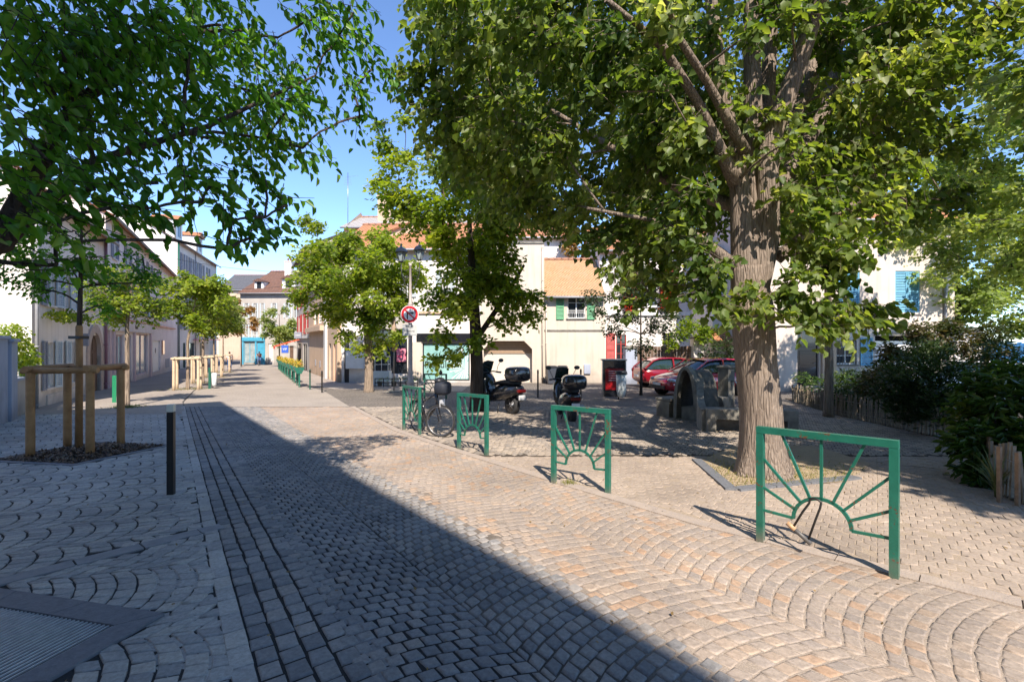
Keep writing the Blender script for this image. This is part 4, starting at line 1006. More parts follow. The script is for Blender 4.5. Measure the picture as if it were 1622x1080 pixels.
cl += [PP(x_, y_, y3 - .3, r_, r_ / .5) for x_, y_, r_ in ((590, 520, .45), (550, 530, .35), (610, 540, .35), (570, 550, .3), (500, 360, .35), (485, 350, .25), (540, 480, .4), (500, 440, .4), (630, 480, .4), (600, 490, .4), (570, 500, .4), (630, 530, .2), (600, 555, .2))]
tree('lime_tree', 'bright lime tree with a bare lower trunk left of the street lamp', (x3, y3), [(x3, y3, gf(y3)), (x3 + .02, y3, .6), (x3 - .05, y3, 2.0), (x3 - .3, y3, 4.8)], [.19, .18, .16, .06], cl, LBR, .15, 46, 8, .6, M['bark3'],
     'limes in front of the corner shop', rk=.012)
# saplings and street trees on the left
x4, y4 = gc
cl = crown_clumps((x4 - .35, y4 + .2, 3.15), (1.4, 1.0, 1.15), 22, .26, .2, 41, .8, 2.0)
tree('sapling', 'young tree rising out of the near brown tree guard', (x4, y4), [(x4, y4, gf(y4)), (x4, y4, 1.2), (x4 + .03, y4, 2.2), (x4 + .06, y4, 3.9)], [.045, .04, .036, .012], cl, LNR, .085, 13, 6, .32, M['bark2'], width=.55, rk=.006, quads=2)
rt = thing('tree_stake', 'round wooden stake tied to the young tree in the near guard', 'stake', at(x4 + .07, y4 - .06))
mb = MB(); mb.lathe([(.05, -.05), (.05, 2.13), (.04, 2.16)], n=12); mb.build('stake', M['wood'], rt)
mb = MB(); mb.box(-.13, .06, -.06, .12, 1.93, 1.98); mb.build('tie', M['blackp'], rt)
x5, y5 = hit(201, 645)
simple_tree('street_tree', 'slim tree with a thin dark trunk between the tree guard and the arched doorway', (x5, y5), 2.6, (x5 + .15, y5, 3.0), (1.15, 1.0, 1.05), 22, LBR, .1, 26, 7, .4, .075, 51, 'street trees on the left pavement', cr=.32, bark='bark3')
for i, ((cx_, cy_), lb) in enumerate(TG):
    nm = ['first', 'second', 'third', 'last'][i]
    simple_tree('street_tree', f'round green tree growing out of the {nm} pale tree guard of the row', (cx_, cy_), 2.2, (cx_ + [.45, .3, 0, 0][i], cy_, [3.35, 3.5, 3.4, 3.3][i]), (1.35, 1.2, [1.35, 1.5, 1.3, 1.2][i]), 22,
                [LBR, LIN, LBR, LPA][i], .15, 34, 7, .5, .07, 60 + i, 'street trees on the left pavement', bark='bark3', cr=.42)
x6, y6 = -25.4, 51.0
simple_tree('street_tree', 'pale green tree in front of the far building with the brown roof', (x6, y6), 1.9, (x6, y6, 3.4), (1.75, 1.5, 2.2), 26, LPA, .2, 30, 7, .6, .09, 71, cr=.5)
x7, y7 = -31.0, 53.5
simple_tree('street_tree', 'pale pinkish-green tree at the far left end of the street', (x7, y7), 2.5, (x7, y7, 4.0), (1.4, 1.3, 2.3), 18, LOR, .2, 26, 7, .6, .08, 72, cr=.45)
x8, y8 = hit(1015, 626)
simple_tree('young_tree', 'thin young tree with sparse small leaves in front of the red-shuttered house', (x8, y8), 1.4, (x8, y8, 3.1), (2.1, 1.5, 2.0), 40, LDK, .1, 26, 6, .4, .06, 81, cr=.4, bottom=.9)
# right-hand trees
simple_tree('garden_tree', 'sunlit pale yellow-green tree filling the upper right behind the bushes', (16.2, 13.2), 3.6, (15.2, 13.6, 6.4), (3.5, 2.6, 3.8), 85, LPA, .13, 40, 8, .5, .16, 91, cr=.55, bottom=3.3)
simple_tree('garden_tree', 'slim tree with a straight pale trunk behind the big lime', (8.6, 12.7), 2.8, (8.3, 12.4, 6.0), (2.2, 1.8, 2.2), 42, LBR, .12, 34, 8, .45, .12, 92, cr=.45, bark='bark3', bottom=4.0)
simple_tree('garden_tree', 'broad shady tree over the right-hand shrub bed', (10.4, 5.0), 3.0, (9.7, 5.0, 6.4), (3.3, 3.3, 2.7), 84, LIN, .15, 44, 8, .55, .18, 93, cr=.6, bottom=3.2)

simple_tree('garden_tree', 'pale leafy tree rising behind the blue board fence at the right edge', (21.5, 22.5), 2.6, (20.5, 21.5, 5.6), (5.0, 2.6, 4.2), 80, LPA, .17, 44, 8, .6, .16, 94, cr=.75, bottom=1.8)

simple_tree('garden_tree', 'broad shady tree standing beside the right end of the plaza', (10.6, .4), 3.0, (9.1, .9, 6.6), (3.3, 3.1, 2.5), 84, LIN, .16, 46, 8, .55, .18, 95, cr=.6, bottom=3.2)
# ================================================================ BUILDINGS
def wall_holes(mb, W, z0, z1, holes, dep, y=0.):
    xs = sorted({0, W, *[h[0] for h in holes], *[h[1] for h in holes]}); zs = sorted({z0, z1, *[h[2] for h in holes], *[h[3] for h in holes]})
    for a, b in zip(xs, xs[1:]):
        for c, d in zip(zs, zs[1:]):
            mx, mz = (a + b) / 2, (c + d) / 2
            if any(h[0] < mx < h[1] and h[2] < mz < h[3] for h in holes): continue
            mb.face([(a, y, c), (b, y, c), (b, y, d), (a, y, d)])
    for h in holes:
        a, b, c, d = h[:4]; e = y + dep
        mb.face([(a, y, c), (a, e, c), (a, e, d), (a, y, d)]); mb.face([(b, y, c), (b, y, d), (b, e, d), (b, e, c)])
        mb.face([(a, y, d), (a, e, d), (b, e, d), (b, y, d)]); mb.face([(a, y, c), (b, y, c), (b, e, c), (a, e, c)])

def window(root, a, b, c, d, frame='white', glass='glass', y=.11, bars=2, cols=2, sill=None, bw=.05, name='window'):
    mb = MB(); t = bw
    for x0, x1, z0, z1 in ((a, a + t, c, d), (b - t, b, c, d), (a + t, b - t, c, c + t), (a + t, b - t, d - t, d)): mb.box(x0, x1, y - .04, y + .03, z0, z1)
    for k in range(1, cols):
        x = a + (b - a) * k / cols; mb.box(x - t * .55, x + t * .55, y - .042, y + .025, c + t, d - t)
    for k in range(1, bars + 1):
        z = c + (d - c) * k / (bars + 1)
        for j in range(cols):
            xa = a + t if j == 0 else a + (b - a) * j / cols + t * .55; xb = b - t if j == cols - 1 else a + (b - a) * (j + 1) / cols - t * .55
            mb.box(xa, xb, y - .03, y + .02, z - .014, z + .014)
    w = mb.build(name, M[frame], root)
    mp = MB(); mp.box(a + t * .6, b - t * .6, y, y + .012, c + t * .6, d - t * .6); mp.build('pane', M[glass], w)
    if sill:
        ms = MB(); ms.box(a - .08, b + .08, -.07, y - .045, c - .07, c - .002); ms.build('sill', M[sill], w)
    return w

def shutter(root, x0, x1, z0, z1, m, y=-.045, ang=0., slats=True):
    """louvred leaf: frame, and slanted slats"""
    mb = MB(); w = x1 - x0; t = .05
    for a, b, c, d in ((0, t, z0, z1), (w - t, w, z0, z1), (t, w - t, z0, z0 + t * 1.3), (t, w - t, z1 - t, z1), (t, w - t, (z0 + z1) / 2 - t * .6, (z0 + z1) / 2 + t * .6)): mb.box(a, b, -.02, .02, c, d)
    if slats:
        n = max(6, int((z1 - z0) / .075))
        for k in range(n):
            z = z0 + t + (z1 - z0 - 2 * t) * (k + .5) / n
            mb.add([(t, -.014, z - .026), (w - t, -.014, z - .026), (w - t, .014, z + .022), (t, .014, z + .022), (t, -.006, z - .03), (w - t, -.006, z - .03), (w - t, .018, z + .016), (t, .018, z + .016)],
                   [(0, 1, 2, 3), (7, 6, 5, 4), (0, 4, 5, 1), (3, 2, 6, 7)])
    else: mb.box(t, w - t, -.008, .008, z0 + t, z1 - t)
    return mb.build('shutter', M[m], root, (x0, y, 0), ang)

def slab_roof(root, W, D, H, rise, m, over=.35, side=.15, hip=0., th=.1, back=True, gut=True, name='roof'):
    """tiled roof, ridge parallel to the street front; hip = inset of the ridge ends"""
    mb = MB(); a, b = -side, W + side; y0, y1 = -over, D + over; yr = D / 2; k = rise / (D / 2)
    z0 = H - over * k; zr = H + rise; r0, r1 = a + hip, b - hip; L = math.hypot(yr - y0, zr - z0)
    def up(p): return (p[0], p[1], p[2] + th)
    A, B, Cc, Dd, R0, R1 = (a, y0, z0), (b, y0, z0), (b, y1, z0), (a, y1, z0), (r0, yr, zr), (r1, yr, zr)
    mb.face([up(A), up(B), up(R1), up(R0)], uv=[(a, 0), (b, 0), (r1, L), (r0, L)])
    mb.face([up(Cc), up(Dd), up(R0), up(R1)], uv=[(0, 0), (b - a, 0), (b - r0, L), (b - r1, L)])
    if hip:
        mb.face([up(B), up(Cc), up(R1)], uv=[(0, 0), (y1 - y0, 0), ((y1 - y0) / 2, L)]); mb.face([up(Dd), up(A), up(R0)], uv=[(0, 0), (y1 - y0, 0), ((y1 - y0) / 2, L)])
    for p, q in ((A, B), (B, Cc), (Cc, Dd), (Dd, A)): 
        if hip or (p, q) in ((A, B), (Cc, Dd)): mb.face([p, q, up(q), up(p)])
    if not hip:
        for p, r in ((A, R0), (Dd, R0), (B, R1), (Cc, R1)): mb.face([p, r, up(r), up(p)])
    mb.face([A, R0, R1, B]); mb.face([Dd, Cc, R1, R0])
    if hip: mb.face([A, Dd, R0]); mb.face([B, R1, Cc])
    o = mb.build(name, M[m], root, fix=True)
    # ridge tiles
    mr = MB(); n = int((r1 - r0) / .4)
    for i in range(max(n, 1)):
        x = r0 + (r1 - r0) * i / max(n, 1); mr.tube([(x, yr, zr + th), (x + (r1 - r0) / max(n, 1) * .96, yr, zr + th + .01)], [.1, .115], 8)
    mr.build('ridge', M[m] if False else mat('ridge_tile', (.3, .15, .09), .85), o)
    if gut:
        mg = MB(); mg.tube([(a, y0 - .07, z0 + .02), (b, y0 - .07, z0 + .02)], .065, 8); mg.build('gutter', M['gutter'], root)
    return o

def chimney(root, x, y, z0, z1, w=.8, d=.5, m='w_beige', pots=2):
    mb = MB(); mb.box(x - w / 2, x + w / 2, y - d / 2, y + d / 2, z0, z1 - .12); mb.box(x - w / 2 - .06, x + w / 2 + .06, y - d / 2 - .06, y + d / 2 + .06, z1 - .12, z1)
    c = mb.build('chimney', M[m], root)
    for k in range(pots):
        mp = MB(); xx = x + (k - (pots - 1) / 2) * w / max(pots, 1) * .8; mp.lathe([(.12, z1), (.1, z1 + .35), (.13, z1 + .36), (.13, z1 + .42)], (xx, y, 0), 10); mp.build('chimney_pot', mat('terracotta', (.42, .17, .09), .8), c)
    return c

def dormer(root, x, y, z, w, h, wall='white', m='t_orange', dep=2.2):
    mb = MB(); wins = [(w * .25, w * .75, z + h * .2, z + h * .92)]
    wall_holes(mb, w, z, z + h, wins, .12)
    mb.box(0, w, .13, dep, z, z + h - .001)
    mb2 = MB(); mb2.v = [(vx + x, vy + y, vz) for vx, vy, vz in mb.v]; mb2.f = mb.f; mb2.uv = mb.uv; mb2.mi = mb.mi; mb2.sm = mb.sm
    o = mb2.build('dormer', M[wall], root)
    a, b = x - .15, x + w + .15; zt = z + h; rz = zt + w * .3; xm = x + w / 2
    mr = MB(); mr.face([(a, y - .25, zt), (xm, y - .25, rz), (xm, y + dep, rz), (a, y + dep, zt)], uv=[(0, 0), (0, w * .6), (dep, w * .6), (dep, 0)])
    mr.face([(b, y - .25, zt), (b, y + dep, zt), (xm, y + dep, rz), (xm, y - .25, rz)], uv=[(0, 0), (dep, 0), (dep, w * .6), (0, w * .6)])
    mr.face([(a, y - .25, zt - .05), (b, y - .25, zt - .05), (b, y - .25, zt), (xm, y - .25, rz), (a, y - .25, zt)])
    mr.build('dormer_roof', M[m], o)
    mw = MB(); mw.box(x + w * .25, x + w * .75, y + .05, y + .08, z + h * .2, z + h * .92); mw.box(x + w * .48, x + w * .52, y + .03, y + .05, z + h * .2, z + h * .92); mw.build('window_pane', M['glass'], o)

def house(name, label, p0, ang, W, D, H, wall, holes=(), base=.9, cat='house', zref=None, rev=.16, gable=0., sides=True, group=None, plinth=None):
    """walls in a street frame: x along the front, y into the block, z up from the ground at p0"""
    z = gf(p0[1]) if zref is None else zref
    root = thing(name, label, cat, (p0[0], p0[1], z), ang, group)
    mb = MB(); hs = [h for h in holes if h[1] > h[0]]
    wall_holes(mb, W, -base, H, hs, rev)
    mb.face([(0, 0, -base), (0, 0, H), (0, D, H), (0, D, -base)]); mb.face([(W, 0, -base), (W, D, -base), (W, D, H), (W, 0, H)])
    mb.face([(0, D, -base), (0, D, H), (W, D, H), (W, D, -base)])
    if gable:
        mb.face([(0, 0, H), (0, D / 2, H + gable), (0, D, H)]); mb.face([(W, 0, H), (W, D, H), (W, D / 2, H + gable)])
    else: mb.face([(0, .3, H - .02), (W, .3, H - .02), (W, D, H - .02), (0, D, H - .02)])
    # dark room behind the openings
    mb.build('wall', M[wall], root, fix=False)
    if hs:
        mr = MB(); mr.box(.2, W - .2, .9, 1.0, -.2, H - .2); mr.build('room', mat('dim_interior', (.03, .028, .026), .9), root)
    return root
def band(root, name, x0, x1, z0, z1, m, p=.05, y=0.):
    mb = MB(); mb.box(x0, x1, y - p, y - .002, z0, z1, bev=.008); return mb.build(name, M[m], root)
def pipe(root, x, z0, z1, y=-.08, m='gutter', r=.045):
    mb = MB(); mb.tube([(x, y, z0), (x, y, z1)], r, 10)
    for k in range(int((z1 - z0) / 1.8) + 1): mb.lathe([(r * 1.35, z0 + .4 + k * 1.8), (r * 1.35, z0 + .45 + k * 1.8)], (x, y, 0), 10)
    return mb.build('downpipe', M[m], root)
def railing(root, x0, x1, z0, z1, y=-.12, m='black', n=None, name='railing'):
    mb = MB(); mb.bar((x0, y, z0), (x1, y, z0), .02); mb.bar((x0, y, z1), (x1, y, z1), .025)
    n = n or max(3, int((x1 - x0) / .11))
    for k in range(n + 1):
        x = x0 + (x1 - x0) * k / n; mb.bar((x, y, z0), (x, y, z1), .012)
    for x in (x0, x1): mb.bar((x, y, z0 + .05), (x, -.005, z0 + .05), .012); mb.bar((x, y, z1 - .05), (x, -.005, z1 - .05), .012)
    return mb.build(name, M[m], root)
def garage_door(root, a, b, c, d, m='garage', y=.1, rib=.11):
    mb = MB(); n = int((d - c) / rib); h = (d - c) / n
    for k in range(n): mb.box(a, b, y, y + .03, c + k * h + .004, c + (k + 1) * h - .004, bev=.004)
    mb.box(a, b, y + .02, y + .05, c, d); return mb.build('garage_door', M[m], root)
def door(root, a, b, c, d, m, y=.1, panels=3, glass=False):
    mb = MB(); mb.box(a, b, y, y + .05, c, d)
    for k in range(panels):
        z0 = c + (d - c) * (k + .1) / panels; z1 = c + (d - c) * (k + .9) / panels
        mb.box(a + (b - a) * .15, b - (b - a) * .15, y - .018, y - .001, z0, z1, bev=.01)
    o = mb.build('door', M[m], root)
    mh = MB(); mh.tube([(b - .1, y - .02, c + 1.0), (b - .1, y - .07, c + 1.0), (b - .2, y - .07, c + 1.0)], .011, 6); mh.build('handle', M['steel'], o); return o

# ---------- left side of the street
LD = np.array([-.5, .866]); LA = math.atan2(.866, -.5); L0 = np.array([-14.7, 14.3])
def lt(px): return onray(px, L0, LD)
def zat(px, py, o=L0, d=LD):       # world height of a pixel on a facade plane
    t = onray(px, o, d); D = o[1] + t * d[1]; return CAMZ + (540 - py) / F * D
# L1: white gabled house with the arched doorway
z0 = gf(14.3)
ta, tb = lt(134), lt(163)
w1 = (lt(68) + .0, lt(78)); 
H1 = 6.9
holes = [(lt(72), lt(84), .55, 2.05), (lt(92), lt(101), .55, 2.05), (lt(107), lt(116), .55, 2.05), (lt(72), lt(86), 3.3, 4.7), (lt(96), lt(108), 3.3, 4.7), (lt(140), lt(150), 3.5, 4.6)]
xa, xb = lt(140), lt(158)
holes.append((xa, xb, -.45, 2.35))
W1_ = lt(166)
r = house('house', 'white gabled house with grey shutters and an arched brown doorway, nearest on the left', L0, LA, W1_, 9.5, H1, 'w_left', holes, gable=2.9)
for h in holes[:5]: window(r, *h[:4], glass='curtain', sill='w_left')
window(r, *holes[5][:4], sill='w_left')
for h in holes[:5]:
    ww = (h[1] - h[0]) * .52
    shutter(r, h[0] - ww - .03, h[0] - .03, h[2] - .05, h[3] + .05, 'greysh', -.05); shutter(r, h[1] + .03, h[1] + .03 + ww, h[2] - .05, h[3] + .05, 'palesh', -.06, R(-12))
# arched stone surround and door
xm = (xa + xb) / 2; rr = (xb - xa) / 2
mb = MB(); N_ = 18
ar = [(xm + rr * math.cos(q), 1.45 + (rr + .1) * math.sin(q)) for q in np.linspace(0, math.pi, N_)]
ou = [(xm + (rr + .38) * math.cos(q), 1.45 + (rr + .48) * math.sin(q)) for q in np.linspace(0, math.pi, N_)]
ar = [(xb, -.6)] + ar + [(xa, -.6)]; ou = [(xb + .38, -.6)] + ou + [(xa - .38, -.6)]
for i in range(len(ar) - 1):
    a, b, c_, d_ = ar[i], ar[i + 1], ou[i + 1], ou[i]
    for y_ in (-.06,): mb.face([(a[0], y_, a[1]), (b[0], y_, b[1]), (c_[0], y_, c_[1]), (d_[0], y_, d_[1])])
    mb.face([(a[0], -.06, a[1]), (b[0], -.06, b[1]), (b[0], .14, b[1]), (a[0], .14, a[1])]); mb.face([(d_[0], -.06, d_[1]), (c_[0], -.06, c_[1]), (c_[0], .01, c_[1]), (d_[0], .01, d_[1])])
tp = [(xm + (rr) * math.cos(q), 1.45 + (rr + .1) * math.sin(q)) for q in np.linspace(0, math.pi, N_)]
for i in range(N_ - 1):   # spandrels filling the square head of the opening
    a, b = tp[i], tp[i + 1]; mb.face([(a[0], -.01, a[1]), (b[0], -.01, b[1]), (b[0], -.01, 2.6), (a[0], -.01, 2.6)])
mb.build('arch_surround', mat('pink_stone_arch', (.5, .4, .34), .85, (.42, .33, .28), 5, .4, 30), r)
door(r, xa, xm - .01, -.5, 2.35, 'wdoor', panels=4); door(r, xm + .01, xb, -.5, 2.35, 'wdoor', panels=4)
pipe(r, W1_ - .2, -.3, 6.7, m='purple', r=.06); pipe(r, .12, -.3, 6.5, m='gutter')
slab_roof(r, W1_, 9.5, H1, 2.9, 't_orange', over=.4); chimney(r, 4, 4.75, H1 + 2.2, H1 + 4.0)
band(r, 'plinth', 1.2, xa - .45, -.6, .32, 'w_left', .04)
mb = MB(); mb.box(lt(129) - .1, lt(129) + .1, -.22, -.05, 1.9, 2.4, bev=.02); mb.build('lantern', M['greysh'], r)
# creeper trailing under the first floor sills
cp = []
for i in range(7):
    x = lt(72) + (lt(118) - lt(72)) * i / 6; q = L0 + LD * x + np.array([.866, .5]) * .12; cp.append((q[0], q[1], z0 + 3.05 + random.uniform(-.1, .1), .4, .4, .14, 1))
LP_, LD_, SG_, RV_ = sprigs(cp, 16, 5, .3, (-20, 14), .6); o = leaves_mesh('creeper', LP_, LD_, .1, LBR, rv=RV_); tag(o, 'thin green creeper hanging under the upper shutters of the gabled house', 'creeper')

# L2 shop building
t2 = lt(167); P2 = L0 + LD * t2; z2 = gf(P2[1])
def l2(px): return lt(px) - t2
hs = [(l2(182), l2(196), .2, 2.6), (l2(215), l2(234), .1, 2.7), (l2(242), l2(254), 0, 2.3), (l2(199), l2(208), -.3, 2.6)]
up = [(l2(a), l2(b), 3.9, 5.4) for a, b in ((176, 184), (197, 205), (216, 224), (232, 239), (248, 252), (258, 262))] + [(l2(a), l2(b), 6.4, 7.6) for a, b in ((178, 184), (199, 205), (218, 224), (234, 239), (250, 253))]
W2 = lt(281) - t2
r = house('house', 'pale mauve shop building with pink pillars and a white door, second on the left', P2, LA, W2, 10, 8.3, 'w_left2', hs + up, gable=2.6)
for h in hs[:2]:
    w_ = window(r, *h, frame='pinktrim', glass='glassw', bars=0, cols=2, name='shop_window', bw=.08)
    mb = MB()
    for k in range(14):
        x = random.uniform(h[0] + .15, h[1] - .15); zz = random.uniform(h[2] + .2, h[3] - .5); s_ = random.uniform(.08, .2); mb.blob((x, .35, zz), (s_, .08, s_ * 1.3), 8, 6, random.randrange(3))
    mb.build('display_goods', [M['pinkposter'], M['shirt'], M['green_dk']], r)
door(r, *hs[2], 'white', panels=2); door(r, *hs[3], 'purple')
mb = MB(); mb.lathe([(.2, .07), (.2, .09)], ((hs[2][0] + hs[2][1]) / 2, 0, 1.55), 16, axis='y'); mb.build('door_porthole', M['glass'], r)
for px in (171, 178, 211, 237): band(r, 'pilaster', l2(px) - .12, l2(px) + .3, -.6, 3.0, 'pinktrim', .09)
band(r, 'shop_fascia', .1, l2(240), 2.78, 3.35, 'w_left', .12); band(r, 'shop_cornice', .05, l2(276), 3.36, 3.46, 'redposter', .14)
text('lettering', 'Fleurs', .3, M['signblack'], r, (l2(212), -.14, 3.07), ext=.01)
for h in up:
    window(r, *h, sill='w_left', glass='curtain'); ww = (h[1] - h[0]) * .45
    shutter(r, h[0] - ww, h[0] - .01, h[2], h[3], 'greysh', -.04); shutter(r, h[1] + .01, h[1] + ww, h[2], h[3], 'greysh', -.04)
slab_roof(r, W2, 10, 8.3, 2.6, 't_orange', over=.35)
pipe(r, W2 - .3, -.4, 8.1); chimney(r, 9, 5, 10.2, 12)
mb = MB(); mb.box(l2(256), l2(259), -.08, -.01, 1.2, 2.3); mb.build('wall_sign', M['redpaint2'], r)
mb = MB(); mb.box(l2(262), l2(268), -.03, -.005, 0, .75); mb.build('vent_grille', M['greysh'], r)

# L3 tall white building with its gable towards the camera
t3 = lt(281) + .02; P3 = L0 + LD * t3; z3 = gf(P3[1])
D3 = np.array([-.355, .935]); A3 = math.atan2(.935, -.355)
def l3(px): return onray(px, P3, D3)
W3 = l3(343); H3 = zat(281, 381) - z3
fl = []
for (za, zb) in ((H3 - 3.3, H3 - 1.0), (H3 - 6.3, H3 - 4.3), (4.0, 5.8)):
    for a, b in ((287, 291), (296, 299), (303, 306), (311, 315), (318.5, 322), (328, 331)): fl.append((l3(a), l3(b), za, zb))
fl += [(l3(290), l3(294), 0, 2.6), (l3(300), l3(308), .3, 2.6), (l3(316), l3(324), .3, 2.6)]
r = house('apartment_building', 'tall white building with a plain gable and grey-green shutters, third on the left', P3, A3, W3, 11, H3, 'w_white', fl, gable=3.4)
for h in fl[:18]:
    window(r, *h, glass='curtain', sill='w_white', bars=1); ww = (h[1] - h[0]) * .42
    shutter(r, h[0] - ww, h[0] - .02, h[2], h[3], 'greysh', -.04, slats=False); shutter(r, h[1] + .02, h[1] + ww, h[2], h[3], 'greysh', -.04, slats=False)
for h in fl[18:]: window(r, *h, frame='green_dk', bars=0, name='shop_window')
slab_roof(r, W3, 11, H3, 3.4, 't_brown', over=.4, side=.2)
for t_ in (1.0, 9.0): dormer(r, t_, .4, H3 + .3, 2.2, 2.0)
pipe(r, .15, -.3, H3 - .2, m='green_dk', r=.07); pipe(r, 6.2, -.3, H3 - .2); chimney(r, 14, 5.5, H3 + 2.5, H3 + 4.6)
mb = MB()
mb.box(l3(305), l3(330), -1.3, -.05, 2.9, 3.0); mb.build('awning', M['pinkposter'], r)

# far end of the street
PE = np.array([-35.2, 60.5]); zE = gf(60)
def le(px): return onray(px, PE, np.array([1., -.05]))
HE = CAMZ + 78 / F * 60.5 - zE
he = [(le(386.5), le(404), .3, 2.9), (le(407), le(418), 0, 2.9), (le(425), le(433), 0, 2.7), (le(459), le(465), 0, 2.4)]
ue = [(le(a), le(b), 6.0 + .0, 7.9) for a, b in ((388, 393), (402, 407), (414, 418), (432, 437), (452, 457), (464, 469))] + [(le(a), le(b), 3.5, 5.2) for a, b in ((388, 393), (401, 406), (414, 418), (433, 438), (453, 458))]
r = house('house', 'far grey-white house with a blue shopfront and brown roof closing the street', PE, math.atan2(-.05, 1), 9.6, 9, HE, 'w_grey', he + ue)
window(r, *he[0], frame='blueshop', glass='glassw', bars=0, name='shop_window'); door(r, *he[1], 'blueshop')
door(r, *he[2], 'w_white'); door(r, *he[3], 'wdoor')
for a, b in ((le(384), le(386.3)), (le(404.3), le(406.8)), (le(418.3), le(420))): band(r, 'shop_pilaster', a, b, -.3, 3.0, 'blueshop', .08)
band(r, 'shop_fascia', le(384), le(420), 3.02, 3.5, 'blueshop', .16)
band(r, 'string_course', 0, 9.6, 3.28 + .4, 3.8, 'w_white', .04); band(r, 'cornice', 0, 9.6, HE - .25, HE - .02, 'w_white', .12)
for h in ue:
    window(r, *h, glass='curtain', bars=1); ww = (h[1] - h[0]) * .5
    shutter(r, h[0] - ww, h[0] - .02, h[2], h[3], 'palesh', -.05, slats=False); shutter(r, h[1] + .02, h[1] + ww, h[2], h[3], 'palesh', -.05, slats=False)
slab_roof(r, 9.6, 9, HE, 3.2, 't_brown', over=.4, hip=1.6)
dormer(r, 5.3, .5, HE + .2, 1.7, 1.5, 'white', 't_brown'); dormer(r, 1.6, .5, HE + .2, 1.2, 1.2, 'white', 't_brown'); chimney(r, 5.2, 2.5, HE + 1, HE + 4.3, .9, .8, 'w_white')
r = house('house', 'distant low house with a dark slate roof and an orange dormer', (-54, 86), 0, 13, 10, CAMZ + 82 / F * 86 - gf(86), 'w_beige', [(6, 7.2, 5.5, 7.5), (9, 10.2, 5.5, 7.5), (3, 4.2, 5.5, 7.5)])
for h in ((6, 7.2, 5.5, 7.5), (9, 10.2, 5.5, 7.5), (3, 4.2, 5.5, 7.5)): window(r, *h)
slab_roof(r, 13, 10, CAMZ + 82 / F * 86 - gf(86), 3.2, 't_grey'); dormer(r, 10.0, -.1, CAMZ + 82 / F * 86 - gf(86) + .3, 2.6, 2.2, 'orange', 't_orange')
r = house('house', 'distant cream house seen past the left end of the far brown roof', (-75, 100), .1, 16, 10, 9, 'w_cream', [(10, 11.5, 5, 7), (13, 14.5, 5, 7)])
for h in ((10, 11.5, 5, 7), (13, 14.5, 5, 7)): window(r, *h)
slab_roof(r, 16, 10, 9, 3, 't_orange')

# ---------- right side of the street, seen obliquely : frames start at the far end
RD = np.array([-.487, .873]); RC = np.array([-9.9, 26.5]); RA = math.atan2(-.873, .487)
def rt_(px): return onray(px, RC, RD)
# RB2 beige house
tA, tB = 0.05, rt_(490)
Wb = tB - tA
def rb(px): return tB - rt_(px)
PB = RC + RD * tB; zB = gf(PB[1]); HB = 7.6
hb = [(rb(497), rb(500.5), 3.9, 5.3), (rb(504), rb(509), 3.9, 5.3), (rb(512), rb(514.5), 3.9, 5.3), (rb(521), rb(524.5), 0, 2.5), (rb(528), rb(531), 0, 2.5)]
r = house('house', 'beige shop house with a projecting upper cornice on the right of the street', PB, RA, Wb, 9, HB, 'w_beige', hb, gable=2.4, zref=zB)
for h in hb[:3]: window(r, *h, glass='curtain')
door(r, *hb[3], 'white'); door(r, *hb[4], 'orange')
band(r, 'cornice', 0, rb(515.5), 3.35, 3.7, 'w_beige', .35); band(r, 'pilaster', rb(515.5), rb(518.5), -.6, 7.4, 'white', .12)
slab_roof(r, Wb, 9, HB, 2.4, 't_orange', over=.35)
for px in (500, 507): band(r, 'house_plate', rb(px), rb(px) + .25, .8, 1.25, 'greysh', .05)
# RB3 red-shuttered building
tC = rt_(470); PC = RC + RD * tC; zC = gf(PC[1]); Wc = tC - tB - .02
def rc(px): return tC - rt_(px)
HC = CAMZ + 118 / F * PC[1] - zC
hc = [(rc(a), rc(b), zz, zz + 1.9) for a, b in ((473, 475.5), (479, 481.5), (485, 487.5)) for zz in (3.5, 6.1)] + [(rc(472), rc(477), .1, 2.6), (rc(480), rc(486), .1, 2.6)]
r = house('house', 'grey house with red shutters and an orange-red awning on the right of the street', PC, RA, Wc, 9, HC, 'w_grey', hc, gable=2.2, zref=zC)
for h in hc[:6]:
    window(r, *h); ww = (h[1] - h[0]) * .55; shutter(r, h[0] - ww, h[0], h[2], h[3], 'redsh', -.05, slats=False); shutter(r, h[1], h[1] + ww, h[2], h[3], 'redsh', -.05, slats=False)
for h in hc[6:]: window(r, *h, bars=0, frame='black', name='shop_window')
slab_roof(r, Wc, 9, HC, 2.2, 't_grey', over=.4); band(r, 'string_course', 0, Wc, 3.1, 3.3, 'white', .12)
ra = thing('awning', 'bright orange-red cloth awning over a shop at the right side of the far street', 'awning', tuple(P(472, 552, 46.5)), RA)
mb = MB()
for k in range(10):
    x0_, x1_ = -1.9 + k * .38, -1.9 + (k + 1) * .38 - .001
    mb.add([(x0_, 0, .9), (x1_, 0, .9), (x1_, -2.1, .25), (x0_, -2.1, .25), (x0_, 0, .86), (x1_, 0, .86), (x1_, -2.1, .21), (x0_, -2.1, .21)], [(0, 1, 2, 3), (7, 6, 5, 4), (0, 3, 7, 4), (1, 5, 6, 2), (2, 6, 7, 3)])
    mb.box(x0_ + .01, x1_ - .01, -2.13, -2.11, -.02 + .06 * (k % 2), .25)
mb.build('canopy', M['orange'], ra)
mb = MB(); mb.bar((-1.9, 0, .1), (-1.9, -2.05, .22), .03); mb.bar((1.9, 0, .1), (1.9, -2.05, .22), .03); mb.build('arm', M['black'], ra)
